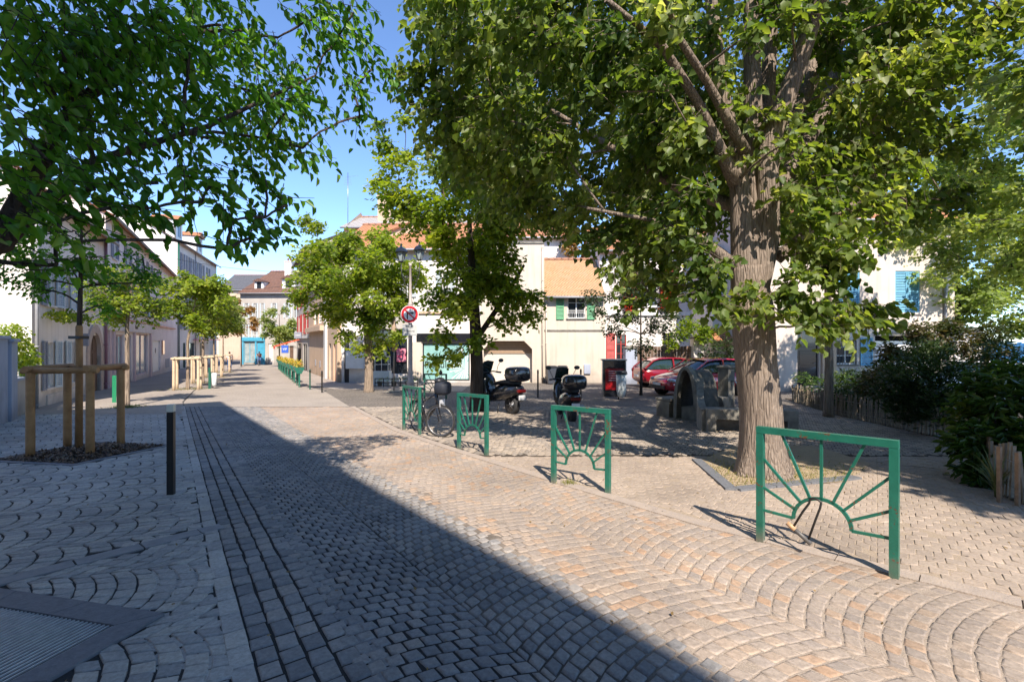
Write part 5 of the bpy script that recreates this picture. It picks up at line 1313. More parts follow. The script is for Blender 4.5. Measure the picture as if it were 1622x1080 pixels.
def hang_sign(label, px, py, D, w, h, m, s, tm, sz):
    p = P(px, py, D); rs = thing('hanging_sign', label, 'sign', tuple(p), 0)
    mb = MB(); mb.box(-w / 2, w / 2, -.05, .05, -h / 2, h / 2, bev=.015); mb.build('panel', M[m], rs)
    mb = MB(); mb.bar((w / 2, 0, h / 2 - .05), (w / 2 + .7, 0, h / 2 - .05), .03); mb.build('bracket', M['black'], rs)
    text('lettering', s, sz, M[tm], rs, (0, -.055, 0)); return rs
hang_sign('blue square sign with white lettering left of the orange awning', 451.5, 553, 44, .62, .72, 'signblue', 'VIP', 'signwhite', .3)
hang_sign('grey-blue sign with white lettering above the orange awning', 472, 531, 40, .62, .55, 'greysh', 'TABAC', 'signwhite', .17)
# RB1 corner shop facing the plaza
PK = np.array([-9.6, 26.3]); WK = 7.9; zK = gf(26.2)
def lk(px): return onray(px, PK, np.array([1., -.02]))
def zk(py, D=26.1): return CAMZ + (540 - py) / F * D - zK
hk = [(lk(586), lk(645), zk(592), zk(522)), (lk(545), lk(553), 0, zk(530)), (lk(669), lk(744), zk(603), zk(543)), (lk(596), lk(606), zk(470), zk(430)), (lk(640), lk(650), zk(470), zk(430)), (lk(700), lk(711), zk(470), zk(430))]
HK = zk(392)
r = house('corner_shop', 'white corner building with a dark bar front and a teal shop window', PK, math.atan2(-.02, 1), WK, 8, HK, 'w_white', hk, gable=2.2, cat='building', zref=zK)
window(r, *hk[0], frame='blackp', glass='glass', bars=0, cols=3, name='shop_window', bw=.06); door(r, *hk[1], 'blackp')
wt = window(r, *hk[2], frame='black', glass='teal', bars=0, cols=1, name='shop_window', bw=.07)
for h in hk[3:]: window(r, *h, glass='curtain', sill='w_white'); shutter(r, h[0] - .34, h[0] - .02, h[2], h[3], 'palesh'); shutter(r, h[1] + .02, h[1] + .34, h[2], h[3], 'palesh')
band(r, 'shop_fascia', lk(584), lk(648), zk(521), zk(500), 'w_grey', .1); band(r, 'black_surround', lk(648.5), lk(668), zk(606), zk(542), 'w_cream', .1)
band(r, 'lintel', lk(660), lk(746), zk(542), zk(528), 'gloss', .08); band(r, 'string_course', 0, WK, zk(497), zk(493), 'w_beige', .1)
text('lettering', 'PIZZA', .34, M['signwhite'], r, (lk(636), -.02, zk(534)), ext=.01)
text('lettering', 'Picoule', .52, M['signblack'], r, (lk(693), .085, zk(578)), ext=.004)
# white burst drawn on the film of the teal window
mb = MB(); cx_, cz_ = lk(736), zk(583)
for k in range(30):
    q = 2 * math.pi * (k + .3 * random.random()) / 30; L_ = random.uniform(.5, 1.2)
    x1_, z1_ = cx_ + L_ * math.cos(q), cz_ + L_ * math.sin(q)
    s_ = min(1, (hk[2][1] - .1 - cx_) / (x1_ - cx_) if x1_ > hk[2][1] - .1 else 1, (hk[2][3] - .1 - cz_) / (z1_ - cz_) if z1_ > hk[2][3] - .1 else 1, (hk[2][2] + .1 - cz_) / (z1_ - cz_) if z1_ < hk[2][2] + .1 else 1)
    p_, q_ = (cx_, cz_), (cx_ + (x1_ - cx_) * s_, cz_ + (z1_ - cz_) * s_); nx, nz = -math.sin(q) * .035, math.cos(q) * .035
    mb.face([(p_[0], .104 - k * .0003, p_[1]), (q_[0] + nx, .104 - k * .0003, q_[1] + nz), (q_[0] - nx, .104 - k * .0003, q_[1] - nz)])
mb.build('window_sticker', M['whitefilm'], r)
slab_roof(r, WK, 8, HK, 2.2, 't_orange', over=.35); chimney(r, 2.2, 5, HK + 1, HK + 2.9, .8, .5, 'w_beige')
mb = MB(); mb.box(lk(550), lk(578), -.25, -.003, zk(584), zk(556), bev=.02); mb.build('meter_cabinet', M['white'], r)
mb = MB(); mb.box(lk(628), lk(643), .02, .045, zk(573), zk(552)); mb.build('poster', M['pinkposter'], r)
pipe(r, WK - .12, -.2, HK - .3)
# taller house behind
ph = P(545, 385, 34)
r = house('house', 'tall beige house with a high chimney rising behind the corner shop', (-12.6, 35), .0, 9.5, 8, CAMZ + 180 / F * 35 - gf(35), 'w_beige', [(1.2, 2.2, 7.6, 9.0), (5, 6, 7.6, 9)], gable=2.2)
for h in ((1.2, 2.2, 7.6, 9.0), (5, 6, 7.6, 9)): window(r, *h); 
HH = CAMZ + 180 / F * 35 - gf(35)
slab_roof(r, 9.5, 8, HH, 1.7, 't_zinc', over=.3); chimney(r, 2.4, 2.5, HH + .5, HH + 3.1, 1.0, .6, 'w_beige', 1); chimney(r, 4.4, 3.5, HH + 1.4, HH + 3.2, .6, .5, 'w_beige', 1)
mb = MB(); mb.tube([(.2, .3, HH), (.2, .3, HH + 4.2)], .022, 6)
for k in range(6): mb.bar((-.1 + k * .02, .3, HH + 3.3 + k * .12), (.5 - k * .02, .3, HH + 3.3 + k * .12), .012)
mb.bar((.2, .3, HH + 3.9), (1.0, .3, HH + 3.95), .012); mb.build('antenna', M['steel'], r)
# garage building
PG = np.array([-1.72, 26.1]); zG = gf(26.1)
def lg(px): return (px - 811) / F * 26.1 - PG[0]
def zg(py): return CAMZ + (540 - py) / F * 26.1 - zG
WG = lg(862); HG = zg(386)
hg = [(lg(766), lg(843), 0.02, zg(540)), (lg(800), lg(823), zg(482), zg(452))]
r = house('house', 'cream building with a wide garage opening and a green shutter above', PG, 0, WG, 8, HG, 'w_cream', hg, gable=0, rev=.7, zref=zG)
garage_door(r, hg[0][0], hg[0][1], 0, zg(560), y=.55); 
mb = MB()
for k in range(7): z_ = zg(560) + (zg(541) - zg(560)) * k / 7; mb.box(hg[0][0], hg[0][1], .5, .54, z_, z_ + (zg(541) - zg(560)) / 7 - .01)
mb.build('transom_boards', M['tanwood'], r)
mb = MB(); c_ = .45; x1_, zt_ = hg[0][1], hg[0][3]
for sx, xx in ((1, hg[0][0]), (-1, x1_)): mb.prism([(xx, zt_), (xx + sx * c_, zt_), (xx, zt_ - c_)], .003, .68)
mb.build('corner_bracket', M['w_cream'], r)
shutter(r, hg[1][0], (hg[1][0] + hg[1][1]) / 2 - .01, hg[1][2], hg[1][3], 'greensh', .03); shutter(r, (hg[1][0] + hg[1][1]) / 2 + .01, hg[1][1], hg[1][2], hg[1][3], 'greensh', .03)
mb = MB(); mb.box(-.05, WG - .002, -.06, 8, HG + .001, HG + .1); mb.build('coping', M['concrete'], r); pipe(r, WG - .1, -.1, HG - .1, m='w_cream', r=.035)
# cream house with tan tiles
PH = np.array([PG[0] + WG + .01, 26.15]); zH = gf(26.15)
def lh(px): return (px - 811) / F * 26.15 - PH[0]
WH = lh(958); HHh = zg(464)
hh = [(lh(899), lh(927), zg(504), zg(467))]
r = house('house', 'cream house with a tan tiled roof and open green shutters around one window', PH, 0, WH, 7, HHh, 'w_cream', hh, gable=0, zref=zH)
window(r, *hh[0], sill='concrete'); shutter(r, lh(881), lh(893), zg(506), zg(466), 'greensh'); shutter(r, lh(930), lh(942), zg(506), zg(466), 'greensh')
railing(r, hh[0][0], hh[0][1], zg(503), zg(495), -.05, 'white', 8)
slab_roof(r, WH, 6, HHh - .05, 2.35, 't_tan', over=.3, side=-.02); band(r, 'string_course', 0, WH, zg(524.5), zg(522), 'concrete', .05)
mb = MB(); mb.box(lh(925), lh(935), -.1, -.003, zg(592), zg(577), bev=.01); mb.build('meter_box', M['w_blue'], r); pipe(r, .1, 0, zg(470), m='w_cream', r=.035)
# grey wing with yellow-green creeper further behind
r = house('house', 'orange-roofed white house glimpsed above the cream garage building', (-3.4, 33.5), 0, 8, 8, CAMZ + 165 / F * 33.5 - gf(33.5), 'w_white', [], gable=2)
slab_roof(r, 8, 8, CAMZ + 165 / F * 33.5 - gf(33.5), 1.9, 't_orange'); chimney(r, 5.5, 4, 9.3, 11.2, .9, .6, 'w_white')
cl = crown_clumps((5.2, 33, 8.3), (2.0, 1.6, 1.6), 14, .6, .2, 99)
tree('garden_tree', 'yellow-orange leafed tree above the tan tiled roof', (5.2, 33), [(5.2, 33, gf(33)), (5.2, 33, 3), (5.2, 33, 8)], [.15, .12, .05], cl, LOR, .2, 40, 6, .5, M['bark2'])
# white house with red shutters, gate and wall
PW = np.array([5.25, 28.0]); zW = gf(28)
def lw(px): return (px - 811) / F * 28.0 - PW[0]
def zw(py, D=28.0): return CAMZ + (540 - py) / F * D - zW
HW = zw(395)
hw = [(lw(1010), lw(1042), zw(485), zw(425)), (lw(976), lw(992), zw(575), zw(530)), (lw(1050), lw(1066), zw(575), zw(528))]
r = house('house', 'bright white house with red window shutters behind the board fence', PW, 0, lw(1125), 8, HW, 'w_white', hw, gable=2, zref=zW)
window(r, *hw[0], sill='white'); shutter(r, lw(995), lw(1009), zw(486), zw(424), 'redsh'); shutter(r, lw(1045), lw(1068), zw(486), zw(424), 'redsh')
window(r, *hw[1], frame='redsh'); window(r, *hw[2], frame='wdoor'); shutter(r, lw(960), lw(974), zw(580), zw(528), 'redsh'); band(r, 'string_course', 0, lw(1125), zw(500), zw(494), 'white', .12)
slab_roof(r, lw(1125), 8, HW, 2, 't_orange')
# creeper over it
cp = [(P(1000 + 6 * math.sin(i), 430 + i * 9, 27.8)[:] + (.35, .12, .35, .7)) for i in range(7)] + [(P(1056, 440 + i * 9, 27.8)[:] + (.35, .12, .3, .7)) for i in range(6)]
LP_, LD_, SG_, RV_ = sprigs(cp, 26, 6, .3, (7, 40), .4); o = leaves_mesh('creeper', LP_, LD_, .16, LRD, rv=RV_); tag(o, 'red-orange autumn creeper on the white house wall', 'creeper')
# garden wall: pillars, boards
def pillar(label, px, w, z1_py, D, m='w_blue'):
    x = (px - 811) / F * D; rr_ = thing('gate_pillar', label, 'pillar', at(x, D)); H_ = CAMZ + (540 - z1_py) / F * D - gf(D)
    mb = MB(); mb.box(-w / 2, w / 2, -w / 2, w / 2, -.1, H_); mb.build('shaft', M[m], rr_)
    mb = MB(); mb.prism([(-w / 2 - .05, H_ + .001), (w / 2 + .05, H_ + .001), (w / 2 + .05, H_ + .06), (0, H_ + .14), (-w / 2 - .05, H_ + .06)], -w / 2 - .05, w / 2 + .05); mb.build('cap', M['concrete'], rr_)
pillar('blue-grey gate pillar between the red poster box and the thin young tree', 998, .62, 552, 25.5)
pillar('pale gate pillar at the right end of the brown board fence', 1104, .55, 536, 25.0, 'w_white')
def board_fence(name, label, x0, y0, x1, y1, H, m, bw=.12, cat='fence', posts=2.2, gap=.006, base=0.):
    ang = math.atan2(y1 - y0, x1 - x0); L = math.hypot(x1 - x0, y1 - y0); rr_ = thing(name, label, cat, at(x0, y0), ang)
    mb = MB(); n = int(L / bw)
    for k in range(n):
        hj = random.uniform(-.02, .02); dz = gf(y0 + (y1 - y0) * k / n) - gf(y0); mb.box(k * bw + gap, (k + 1) * bw - gap, -.012, .012, base + dz - .05, H + hj + dz)
    mb.build('boards', M[m], rr_)
    mb = MB()
    for z_ in (.3, H - .25): mb.bar((0, .03, z_), (L, .03, z_ + gf(y1) - gf(y0)), .03, .07)
    mb.build('rail', M[m], rr_)
    for k in range(int(L / posts) + 1):
        mb = MB(); x = min(k * posts, L - .04); mb.box(x, x + .08, .045, .125, -.1, H + .05); mb.build('post', M[m], rr_)
    return rr_
board_fence('board_fence', 'tall weathered brown board fence in front of the white house', 6.55, 25.6, 9.75, 25.1, 2.05, 'fence_wood', .17)
board_fence('board_fence', 'short brown gate boards between the cream house and the blue-grey pillar', 5.1, 26.0, 6.15, 25.75, 1.2, 'redsh', .15)
mbw = MB(); 
# right white building
PR = np.array([9.75, 24.0]); zR = gf(24)
def lr(px): return (px - 811) / F * 24.0 - PR[0]
def zr(py): return CAMZ + (540 - py) / F * 24.0 - zR
r = house('house', 'plain white building behind the red car with a small tiled porch', PR + np.array([.9, .8]), 0, 4.2, 7, zr(395), 'w_white', [(2.6, 3.4, 0, 2.2)], gable=1.8, zref=zR)
door(r, 2.6, 3.4, 0, 2.2, 'wdoor'); slab_roof(r, 4.2, 7, zr(395), 1.8, 't_orange'); band(r, 'string_course', 0, 4.2, zr(470), zr(466), 'white', .06)
mb = MB()
x0_, x1_ = -.3, 1.1
mb.face([(x0_, -1.0, 2.35), (x1_, -1.0, 2.35), (x1_, -.01, 3.0), (x0_, -.01, 3.0)], uv=[(0, 0), (1.4, 0), (1.4, 1.2), (0, 1.2)]); mb.face([(x0_, -1.0, 2.3), (x0_, -.01, 2.95), (x1_, -.01, 2.95), (x1_, -1.0, 2.3)]); mb.face([(x0_, -1, 2.3), (x1_, -1, 2.3), (x1_, -1, 2.35), (x0_, -1, 2.35)])
mb.build('porch_roof', M['t_orange'], r)
# right house with blue shutters
PT = np.array([11.35, 20.6]); zT = gf(20.6); DT = np.array([1., 0.])
def lT(px): return (px - 811) / F * 20.6 - PT[0]
def zT_(py): return CAMZ + (540 - py) / F * 20.6 - zT
hT = [(lT(1263), lT(1297), -.1 + .35, zT_(523)), (lT(1325), lT(1356), zT_(577), zT_(536)), (lT(1386), lT(1480), 0, zT_(528)), (lT(1418), lT(1457), zT_(495), zT_(429)), (lT(1328), lT(1362), zT_(495), zT_(429))]
r = house('house', 'warm white house with blue louvred shutters and a wide garage at the right', PT, 0, lT(1512), 8, zT_(345), 'w_right', hT, gable=2.3, rev=.35, zref=zT)
door(r, *hT[0], 'gloss', panels=3); window(r, *hT[1], sill='concrete'); railing(r, hT[1][0], hT[1][1], zT_(577), zT_(540), -.02, 'black', 7)
garage_door(r, hT[2][0], hT[2][1], 0, zT_(540), 'whitepaint', y=.3, rib=.25)
mb = MB(); mb.box(hT[2][0] - .05, hT[2][1] + .05, -.06, .33, zT_(532), zT_(528) + .05); mb.build('lintel', M['concrete'], r)
for h in hT[3:]:
    xm_ = (h[0] + h[1]) / 2; shutter(r, h[0], xm_ - .008, h[2], h[3], 'bluesh', .04); shutter(r, xm_ + .008, h[1], h[2], h[3], 'bluesh', .04); band(r, 'sill', h[0] - .08, h[1] + .08, h[2] - .09, h[2] - .005, 'w_right', .08)
shutter(r, lT(1362), lT(1381), zT_(579), zT_(535), 'bluesh'); pipe(r, lT(1495), -.1, zT_(350), m='greysh', r=.055)
slab_roof(r, lT(1512), 8, zT_(345), 2.3, 't_orange', over=.4); chimney(r, 3, 3.5, zT_(345) + 1.4, zT_(345) + 3.4, .8, .5, 'w_right')
mb = MB(); mb.box(lT(1300), lT(1322), -.12, -.003, -.3, zT_(523), bev=.01); mb.build('pilaster', M['w_beige'], r)
# step under the door
mb = MB(); mb.box(hT[0][0] - .2, hT[0][1] + .2, -.7, -.004, -.3, .2); mb.build('step', M['concrete'], r)
rr_ = thing('garden_wall', 'low white garden wall with a stone coping right of the blue-shuttered house', 'wall', at(PT[0] + lT(1514), 21.0))
mb = MB(); mb.box(0, 1.55, 0, .25, -.2, zT_(524)); mb.build('wall', M['w_white'], rr_)
mb = MB(); mb.box(-.04, 1.6, -.05, .3, zT_(524) + .001, zT_(518)); mb.build('coping', M['concrete'], rr_)
board_fence('board_fence', 'bright blue board fence at the far right behind the bushes', 20.7, 21.3, 32, 19.8, 2.15, 'bluefence', .12)

# garden wall, pillars and vine at the far left
def wallbox(name, label, a, b, th, H, m, cop=None, z=None, cat='wall'):
    ang = math.atan2(b[1] - a[1], b[0] - a[0]); L = math.hypot(b[0] - a[0], b[1] - a[1]); rr_ = thing(name, label, cat, at(*a), ang)
    mb = MB(); mb.box(0, L, -th / 2, th / 2, -.5, H); mb.build('wall', M[m], rr_)
    if cop: mb = MB(); mb.box(-.03, L + .03, -th / 2 - .05, th / 2 + .05, H + .001, H + .08, bev=.01); mb.build('coping', M[cop], rr_)
    return rr_
a_ = np.array(hit(9, 665)); b_ = L0 + np.array([-.02, -.1]); d_ = (b_ - a_) / np.hypot(*(b_ - a_))
wallbox('gate_pillar', 'blue-grey rendered gate pillar at the far left edge', a_ - d_ * .62, a_ + d_ * .03, .42, 2.0, 'w_blue', 'w_blue', cat='pillar')
rw = wallbox('garden_wall', 'low stained wall topped by railings left of the gabled house', a_ + d_ * .04, b_, .22, .95, 'w_grey', 'w_blue')
L_ = float(np.hypot(*(b_ - a_)))
railing(rw, .1, L_ - .15, 1.05, 1.95, 0, 'white', 9)
wallbox('garden_wall', 'blue-grey wall running out of the frame at the left edge', a_ - d_ * 5, a_ - d_ * .64, .3, 1.95, 'w_blue', 'w_blue')
cp = [(*(a_ + d_ * t_), gf(14) + 2.15 - .28 * t_ + .3 * math.sin(t_ * 3), .3, .3, .28, 1) for t_ in np.linspace(.1, L_ - .1, 7)]
LP_, LD_, SG_, RV_ = sprigs(cp, 34, 7, .35, (-16, 12), .5); o = leaves_mesh('vine', LP_, LD_, .085, LBR, rv=RV_); tag(o, 'yellow-green vine spilling over the railings of the low left wall', 'vine')

# the tall house behind the camera that shades the foreground
BD = np.array([-.632, .775]); Cn = np.array([-10.3, 16.5]) + np.array([tosun.x, tosun.y]) / tosun.z * 12.6
hz_ = []
for k in range(6):
    for zz in (4.2, 7.3): hz_.append((2 + k * 3.6, 3.2 + k * 3.6, zz, zz + 1.8))
bA = math.atan2(BD[1], BD[0]); Cn = Cn - BD * 26
r = house('apartment_building', 'cream four-storey house behind the camera that shades the pavement', (Cn[0], Cn[1]), bA, 26, 9, 12.0, 'w_cream', hz_, zref=0, base=1.5)
for h in hz_: window(r, *h, sill='concrete')
mb = MB(); mb.box(-.0, 26.0, -.001, 9, 12.0, 12.12); mb.build('roof', M['gutter'], r)
# ================================================================ SHRUBS, PALINGS, TREE PIT
def shrub(label, clumps, leafm, size, per=40, nl=7, spr=.3, width=.45, base=None, quads=1, droop=.1, up=.9, name='shrub', group='shrubs in the right-hand bed'):
    b = base or (clumps[0][0], clumps[0][1]); root = thing(name, label, 'shrub', at(*b), 0, group); z = gf(b[1])
    cl = [(c[0] - b[0], c[1] - b[1], c[2] - z, *c[3:]) for c in clumps]
    mb = MB(); nodes = [(Vector((0, 0, -.05)), .03), (Vector((0, 0, .1)), .028)]
    branch_net(mb, nodes, cl, r_end=.006, r_k=.006); mb.build('stems', M['bark2'], root, fix=False)
    LP, LD, SG, RV = sprigs(cl, per, nl, spr, (0, 0), droop, .4); leaves_mesh('foliage', LP, LD, size, leafm, width, root, quads, up=up, rv=RV); return root
def PC_(px, py, D, r, w=1, fz=.8): return PP(px, py, D, r, w, fz)
shrub('large glossy-leaved laurel bush at the right edge behind the two tall stakes', [PC_(a, b, D, r) for a, b, D, r in
      ((1580, 640, 6.2, .38), (1640, 620, 6.0, .4), (1560, 700, 6.0, .3), (1610, 700, 5.9, .38), (1545, 660, 6.5, .28), (1600, 600, 6.6, .3), (1650, 680, 6.0, .4), (1560, 750, 5.9, .22), (1530, 700, 6.3, .2), (1610, 770, 5.9, .25), (1670, 760, 5.9, .4), (1555, 610, 6.6, .18))], LLA, .12, 42, 8, .3, .34, (6.35, 6.0), 2)
shrub('dark feathery bush in the middle of the shaded bed', [PC_(a, b, D, r) for a, b, D, r in
      ((1440, 590, 10, .45), (1490, 580, 10, .45), (1420, 620, 10.3, .4), (1470, 620, 9.8, .45), (1520, 610, 9.6, .45), (1500, 650, 9.4, .4), (1440, 650, 10, .35), (1470, 560, 10.3, .35))], LDK, .1, 140, 8, .35, .35, (8.8, 10.0), 1, -.3)
shrub('tall reddish-green twiggy bush below the blue-shuttered house', [PC_(a, b, D, r) for a, b, D, r in
      ((1420, 575, 12.5, .45), (1470, 550, 12.8, .5), (1520, 545, 12.8, .5), (1400, 600, 12, .4), (1560, 560, 12.6, .5), (1455, 525, 12.8, .3), (1505, 520, 12.8, .3), (1410, 560, 12.5, .3), (1380, 610, 12.5, .35), (1570, 530, 12.6, .35))],
      leafmat('twiggy_leaf', [(.03, .05, .015), (.06, .07, .02), (.1, .07, .04), (.14, .12, .05)], .3), .12, 95, 8, .4, .45, (11.0, 12.6))
shrub('broad dark bush along the blue fence at the right edge', [PC_(a, b, D, r) for a, b, D, r in
      ((1590, 590, 10.5, .5), (1640, 580, 10.5, .55), (1560, 620, 10, .45), (1620, 630, 9.6, .5), (1680, 600, 10, .6), (1580, 560, 11, .4), (1550, 650, 8.6, .3))], LDK, .1, 100, 8, .4, .4, (11.4, 10.2))
shrub('low shrubs with pale leaves just behind the left end of the palings', [PC_(a, b, D, r) for a, b, D, r in
      ((1275, 600, 16, .3), (1300, 610, 15, .35), (1330, 605, 14.5, .4), (1355, 615, 14, .4), (1385, 620, 13.5, .4), (1345, 640, 13.6, .35), (1310, 630, 14.5, .35), (1400, 640, 12.5, .35))], LLA, .1, 50, 7, .35, .35, (9.9, 14.2))
shrub('round clipped hedge bush behind the roof of the red car', [PC_(a, b, D, r) for a, b, D, r in
      ((1130, 555, 22, .55), (1155, 548, 22, .55), (1170, 560, 22, .5), (1120, 570, 22, .45), (1145, 570, 22, .5))], LDK, .12, 60, 7, .4, .5, (9.9, 22.0), group=None)
shrub('leafy climber spilling over the right end of the board fence', [PC_(a, b, D, r) for a, b, D, r in
      ((1075, 530, 24.6, .5), (1100, 520, 24.6, .5), (1085, 515, 24.8, .45), (1115, 535, 24.4, .45), (1120, 525, 24.4, .35), (1062, 545, 24.6, .35))], LBR, .16, 40, 7, .5, .7, (9.0, 24.8), group=None)
shrub('dense dark low bushes pressed against the back of the palings', [PC_(a_, b_, D_, r_) for a_, b_, D_, r_ in
      ((1330, 628, 14.2, .4), (1370, 632, 13.4, .4), (1410, 628, 12.6, .42), (1450, 632, 11.8, .42), (1490, 640, 11, .42), (1525, 655, 9.9, .36), (1390, 600, 14, .45), (1440, 600, 13, .45), (1350, 600, 15, .4))], LDK, .11, 110, 8, .35, .4, (9.6, 12.6))
o = sheet('planting_bed', [bed_poly], M['soil'], .03)
pal_pts = [(9.96, 16.6), hit(1318, 656), hit(1422, 679), hit(1502, 697), hit(1538, 722), hit(1556, 762), hit(1600, 792), hit(1660, 812)]
rp = thing('paling_fence', 'low wired fence of split chestnut palings curving round the shrub bed', 'fence', at(*pal_pts[2]))
mb = MB(); o3 = Vector(at(*pal_pts[2])); wp = []
for a, b in zip(pal_pts, pal_pts[1:]):
    a = np.array(a); b = np.array(b); L = np.hypot(*(b - a)); n = max(2, int(L / .085))
    for k in range(n):
        p = a + (b - a) * (k + random.uniform(-.2, .2)) / n; z = gf(p[1]); H = random.uniform(.5, .66); lean = Vector((random.uniform(-.04, .04), random.uniform(-.03, .03), 0))
        w = random.uniform(.026, .042); q = Vector((p[0], p[1], z)) - o3
        mb.bar(q - Vector((0, 0, .05)), q + lean + Vector((0, 0, H)), w, .02)
    wp.append(a)
wp.append(np.array(pal_pts[-1])); mb.build('palings', M['paling'], rp)
mb = MB()
for h_ in (.16, .44):
    mb.tube([Vector((p[0], p[1], gf(p[1]) + h_)) - o3 for p in wp], .004, 5)
mb.build('wire', M['steel'], rp)
for px, py, H, lb in ((1583, 796, .62, 'taller split stake at the near corner of the bed, left of two'), (1612, 802, .58, 'taller split stake at the near corner of the bed, right of two')):
    x, y = hit(px, py); rs = thing('fence_stake', lb, 'stake', at(x, y), .4)
    mb = MB(); mb.prism([(-.018, -.014), (.022, -.016), (.024, .014), (-.014, .02)], -.05, H, plane='xy'); ob = mb.build('stake', mat('split_stake', (.2, .13, .08), .85, (.32, .22, .14), 7, .5, 30), rs)
# strap-leaved plant at the corner
N = 46; ang = rng.random(N) * 6.28; bx, by = hit(1578, 788)
root = thing('strap_leaf_plant', 'long strap-leaved plant arching out beside the corner stakes', 'plant', at(bx, by))
mb = MB()
for k in range(N):
    L = random.uniform(.35, .62); a = ang[k]; t = random.uniform(.25, 1.1); pts = []
    for i in range(6):
        s = i / 5; pts.append(Vector((math.cos(a) * math.sin(t * s) * L * s, math.sin(a) * math.sin(t * s) * L * s, L * s * math.cos(t * s * .9))))
    sd = Vector((-math.sin(a), math.cos(a), 0)) * .014
    for i in range(5):
        w0, w1 = (1 - (i / 5) ** 2), (1 - ((i + 1) / 5) ** 2); mb.face([pts[i] - sd * w0, pts[i] + sd * w0, pts[i + 1] + sd * w1, pts[i + 1] - sd * w1])
mb.build('leaves', mat('strap_leaf', (.1, .13, .04), .4, (.18, .2, .07), 5), root, fix=False)

# tree pit at the big lime: slate kerb, dry earth and grass
k1, k2, k3 = np.array(hit(1103, 729)), np.array(hit(1159, 777)), np.array(hit(1240, 769))
mb = MB(); slabs_line(mb, k1, k2, .14, .55, z1=.03); slabs_line(mb, k2 + (k3 - k2) * .08, k2 + (k3 - k2) * 2.6, .14, .55, z1=.03)
tag(mb.build('tree_pit_kerb', M['kerb']), 'dark stone kerb cornering in front of the big lime trunk', 'kerb')
sheet('tree_pit', [trunk_pit], M['rgrass'], .012)
def grass(name, label, pts, size, m=M['grass']):
    n = len(pts); pos = np.stack([pts[:, 0], pts[:, 1], g(pts[:, 1]) + .005], 1); d = rng.normal(0, .5, (n, 3)); d[:, 2] = 1
    o = leaves_mesh(name, pos, d, size, m, .1, None, 1, up=.1); tag(o, label, 'grass', kind='stuff')
pts = np.array([3.46, 6.3]) + rng.normal(0, 1, (2200, 2)) * [.85, .45]
pts = pts[inpoly(pts[:, 0], pts[:, 1], trunk_pit)]; pts = pts[np.hypot(pts[:, 0] - 3.46, pts[:, 1] - 6.42) > .33]
grass('dry_grass', 'thin dry grass round the big lime trunk', pts, .06)
x, y = hit(902, 767); grass('weed', 'small yellow-green weed tuft at the road edge', np.array([x, y]) + rng.normal(0, .05, (160, 2)), .05)
x, y = hit(201, 646); grass('weed', 'grass tuft at the foot of the slim left tree', np.array([x, y]) + rng.normal(0, .22, (500, 2)), .09, leafmat('green_blade', [(.05, .09, .02), (.1, .14, .03)], .3))
for (c_, lb) in TG: grass('weed', 'sparse grass inside the pale tree guards', np.array(c_) + rng.normal(0, .4, (260, 2)), .1)
# little debris on the paving
dp = np.stack([rng.uniform(-9, 9, 900), rng.uniform(2.2, 14, 900)], 1); pos = np.stack([dp[:, 0], dp[:, 1], g(dp[:, 1]) + .02], 1)
d = rng.normal(0, 1, (900, 3)); d[:, 2] *= .15
tag(leaves_mesh('fallen_leaves', pos, d, .028, leafmat('dead_leaf', [(.08, .05, .02), (.2, .13, .05), (.3, .2, .08)], .1), .6, None, 1, up=1.5), 'tiny fallen leaves and bud scales on the paving', 'litter', kind='stuff')

# ================================================================ CONCRETE FOUNTAIN WITH BENCH
fx, fy = 4.52, 12.1; fa = R(28)
rf = thing('fountain', 'cast concrete arched fountain with a basin, post and long bench behind the big lime', 'fountain', at(fx, fy), fa)
def arch_ring(w, h0, t, x0, x1, n=20):
    """parabolic arch of inner half width w, inner height h0, thickness t, between x0 and x1 (axis x)"""
    mb = MB()
    def P_(q, o): # q in 0..1 around
        a = math.pi * q; return (-(w + o) * math.cos(a), (h0 + o * .8) * math.sin(a) ** .75)
    inn = [P_(i / n, 0) for i in range(n + 1)]; out = [P_(i / n, t) for i in range(n + 1)]
    inn[0] = (inn[0][0], -.1); inn[-1] = (inn[-1][0], -.1); out[0] = (out[0][0], -.1); out[-1] = (out[-1][0], -.1)
    for i in range(n):
        a, b, c_, d_ = inn[i], inn[i + 1], out[i + 1], out[i]
        mb.face([(x0, *a), (x0, *b), (x0, *c_), (x0, *d_)]); mb.face([(x1, *a), (x1, *d_), (x1, *c_), (x1, *b)])
        mb.face([(x0, *d_), (x0, *c_), (x1, *c_), (x1, *d_)], smooth=True); mb.face([(x0, *a), (x1, *a), (x1, *b), (x0, *b)], smooth=True)
    return mb
arch_ring(.28, 1.3, .11, -.06, .1).build('arch', M['concrete'], rf)
arch_ring(.31, 1.23, .08, .1, .75).build('vault', mat('weathered_dark_concrete', (.06, .057, .05), .9, (.13, .12, .1), 4, .5, 25), rf)
mb = MB(); mb.box(.1, .8, -.26, .26, -.1, .32, bev=.02); mb.build('basin', M['concrete'], rf)
mb = MB(); mb.box(-.1, .5, .5, .95, -.1, .42, bev=.03); mb.box(-.1, .5, .45, 1.0, .42, .5, bev=.02); mb.build('side_seat', M['concrete'], rf)
mb = MB(); mb.box(1.35, 1.62, -.2, .12, -.1, 1.3, bev=.03); mb.box(1.31, 1.66, -.24, .16, 1.3, 1.38, bev=.02); mb.build('post', M['concrete'], rf)
mb = MB(); mb.tube([(1.48, -.2, .95), (1.48, -.32, .98), (1.48, -.36, .9)], .02, 8); mb.build('spout', M['chrome'], rf)
mb = MB(); mb.prism([(.95, .55), (1.35, .55), (1.28, .3), (1.05, .3)], -.32, .12); mb.box(1.08, 1.24, -.2, 0, -.1, .3); mb.build('bowl', M['concrete'], rf)
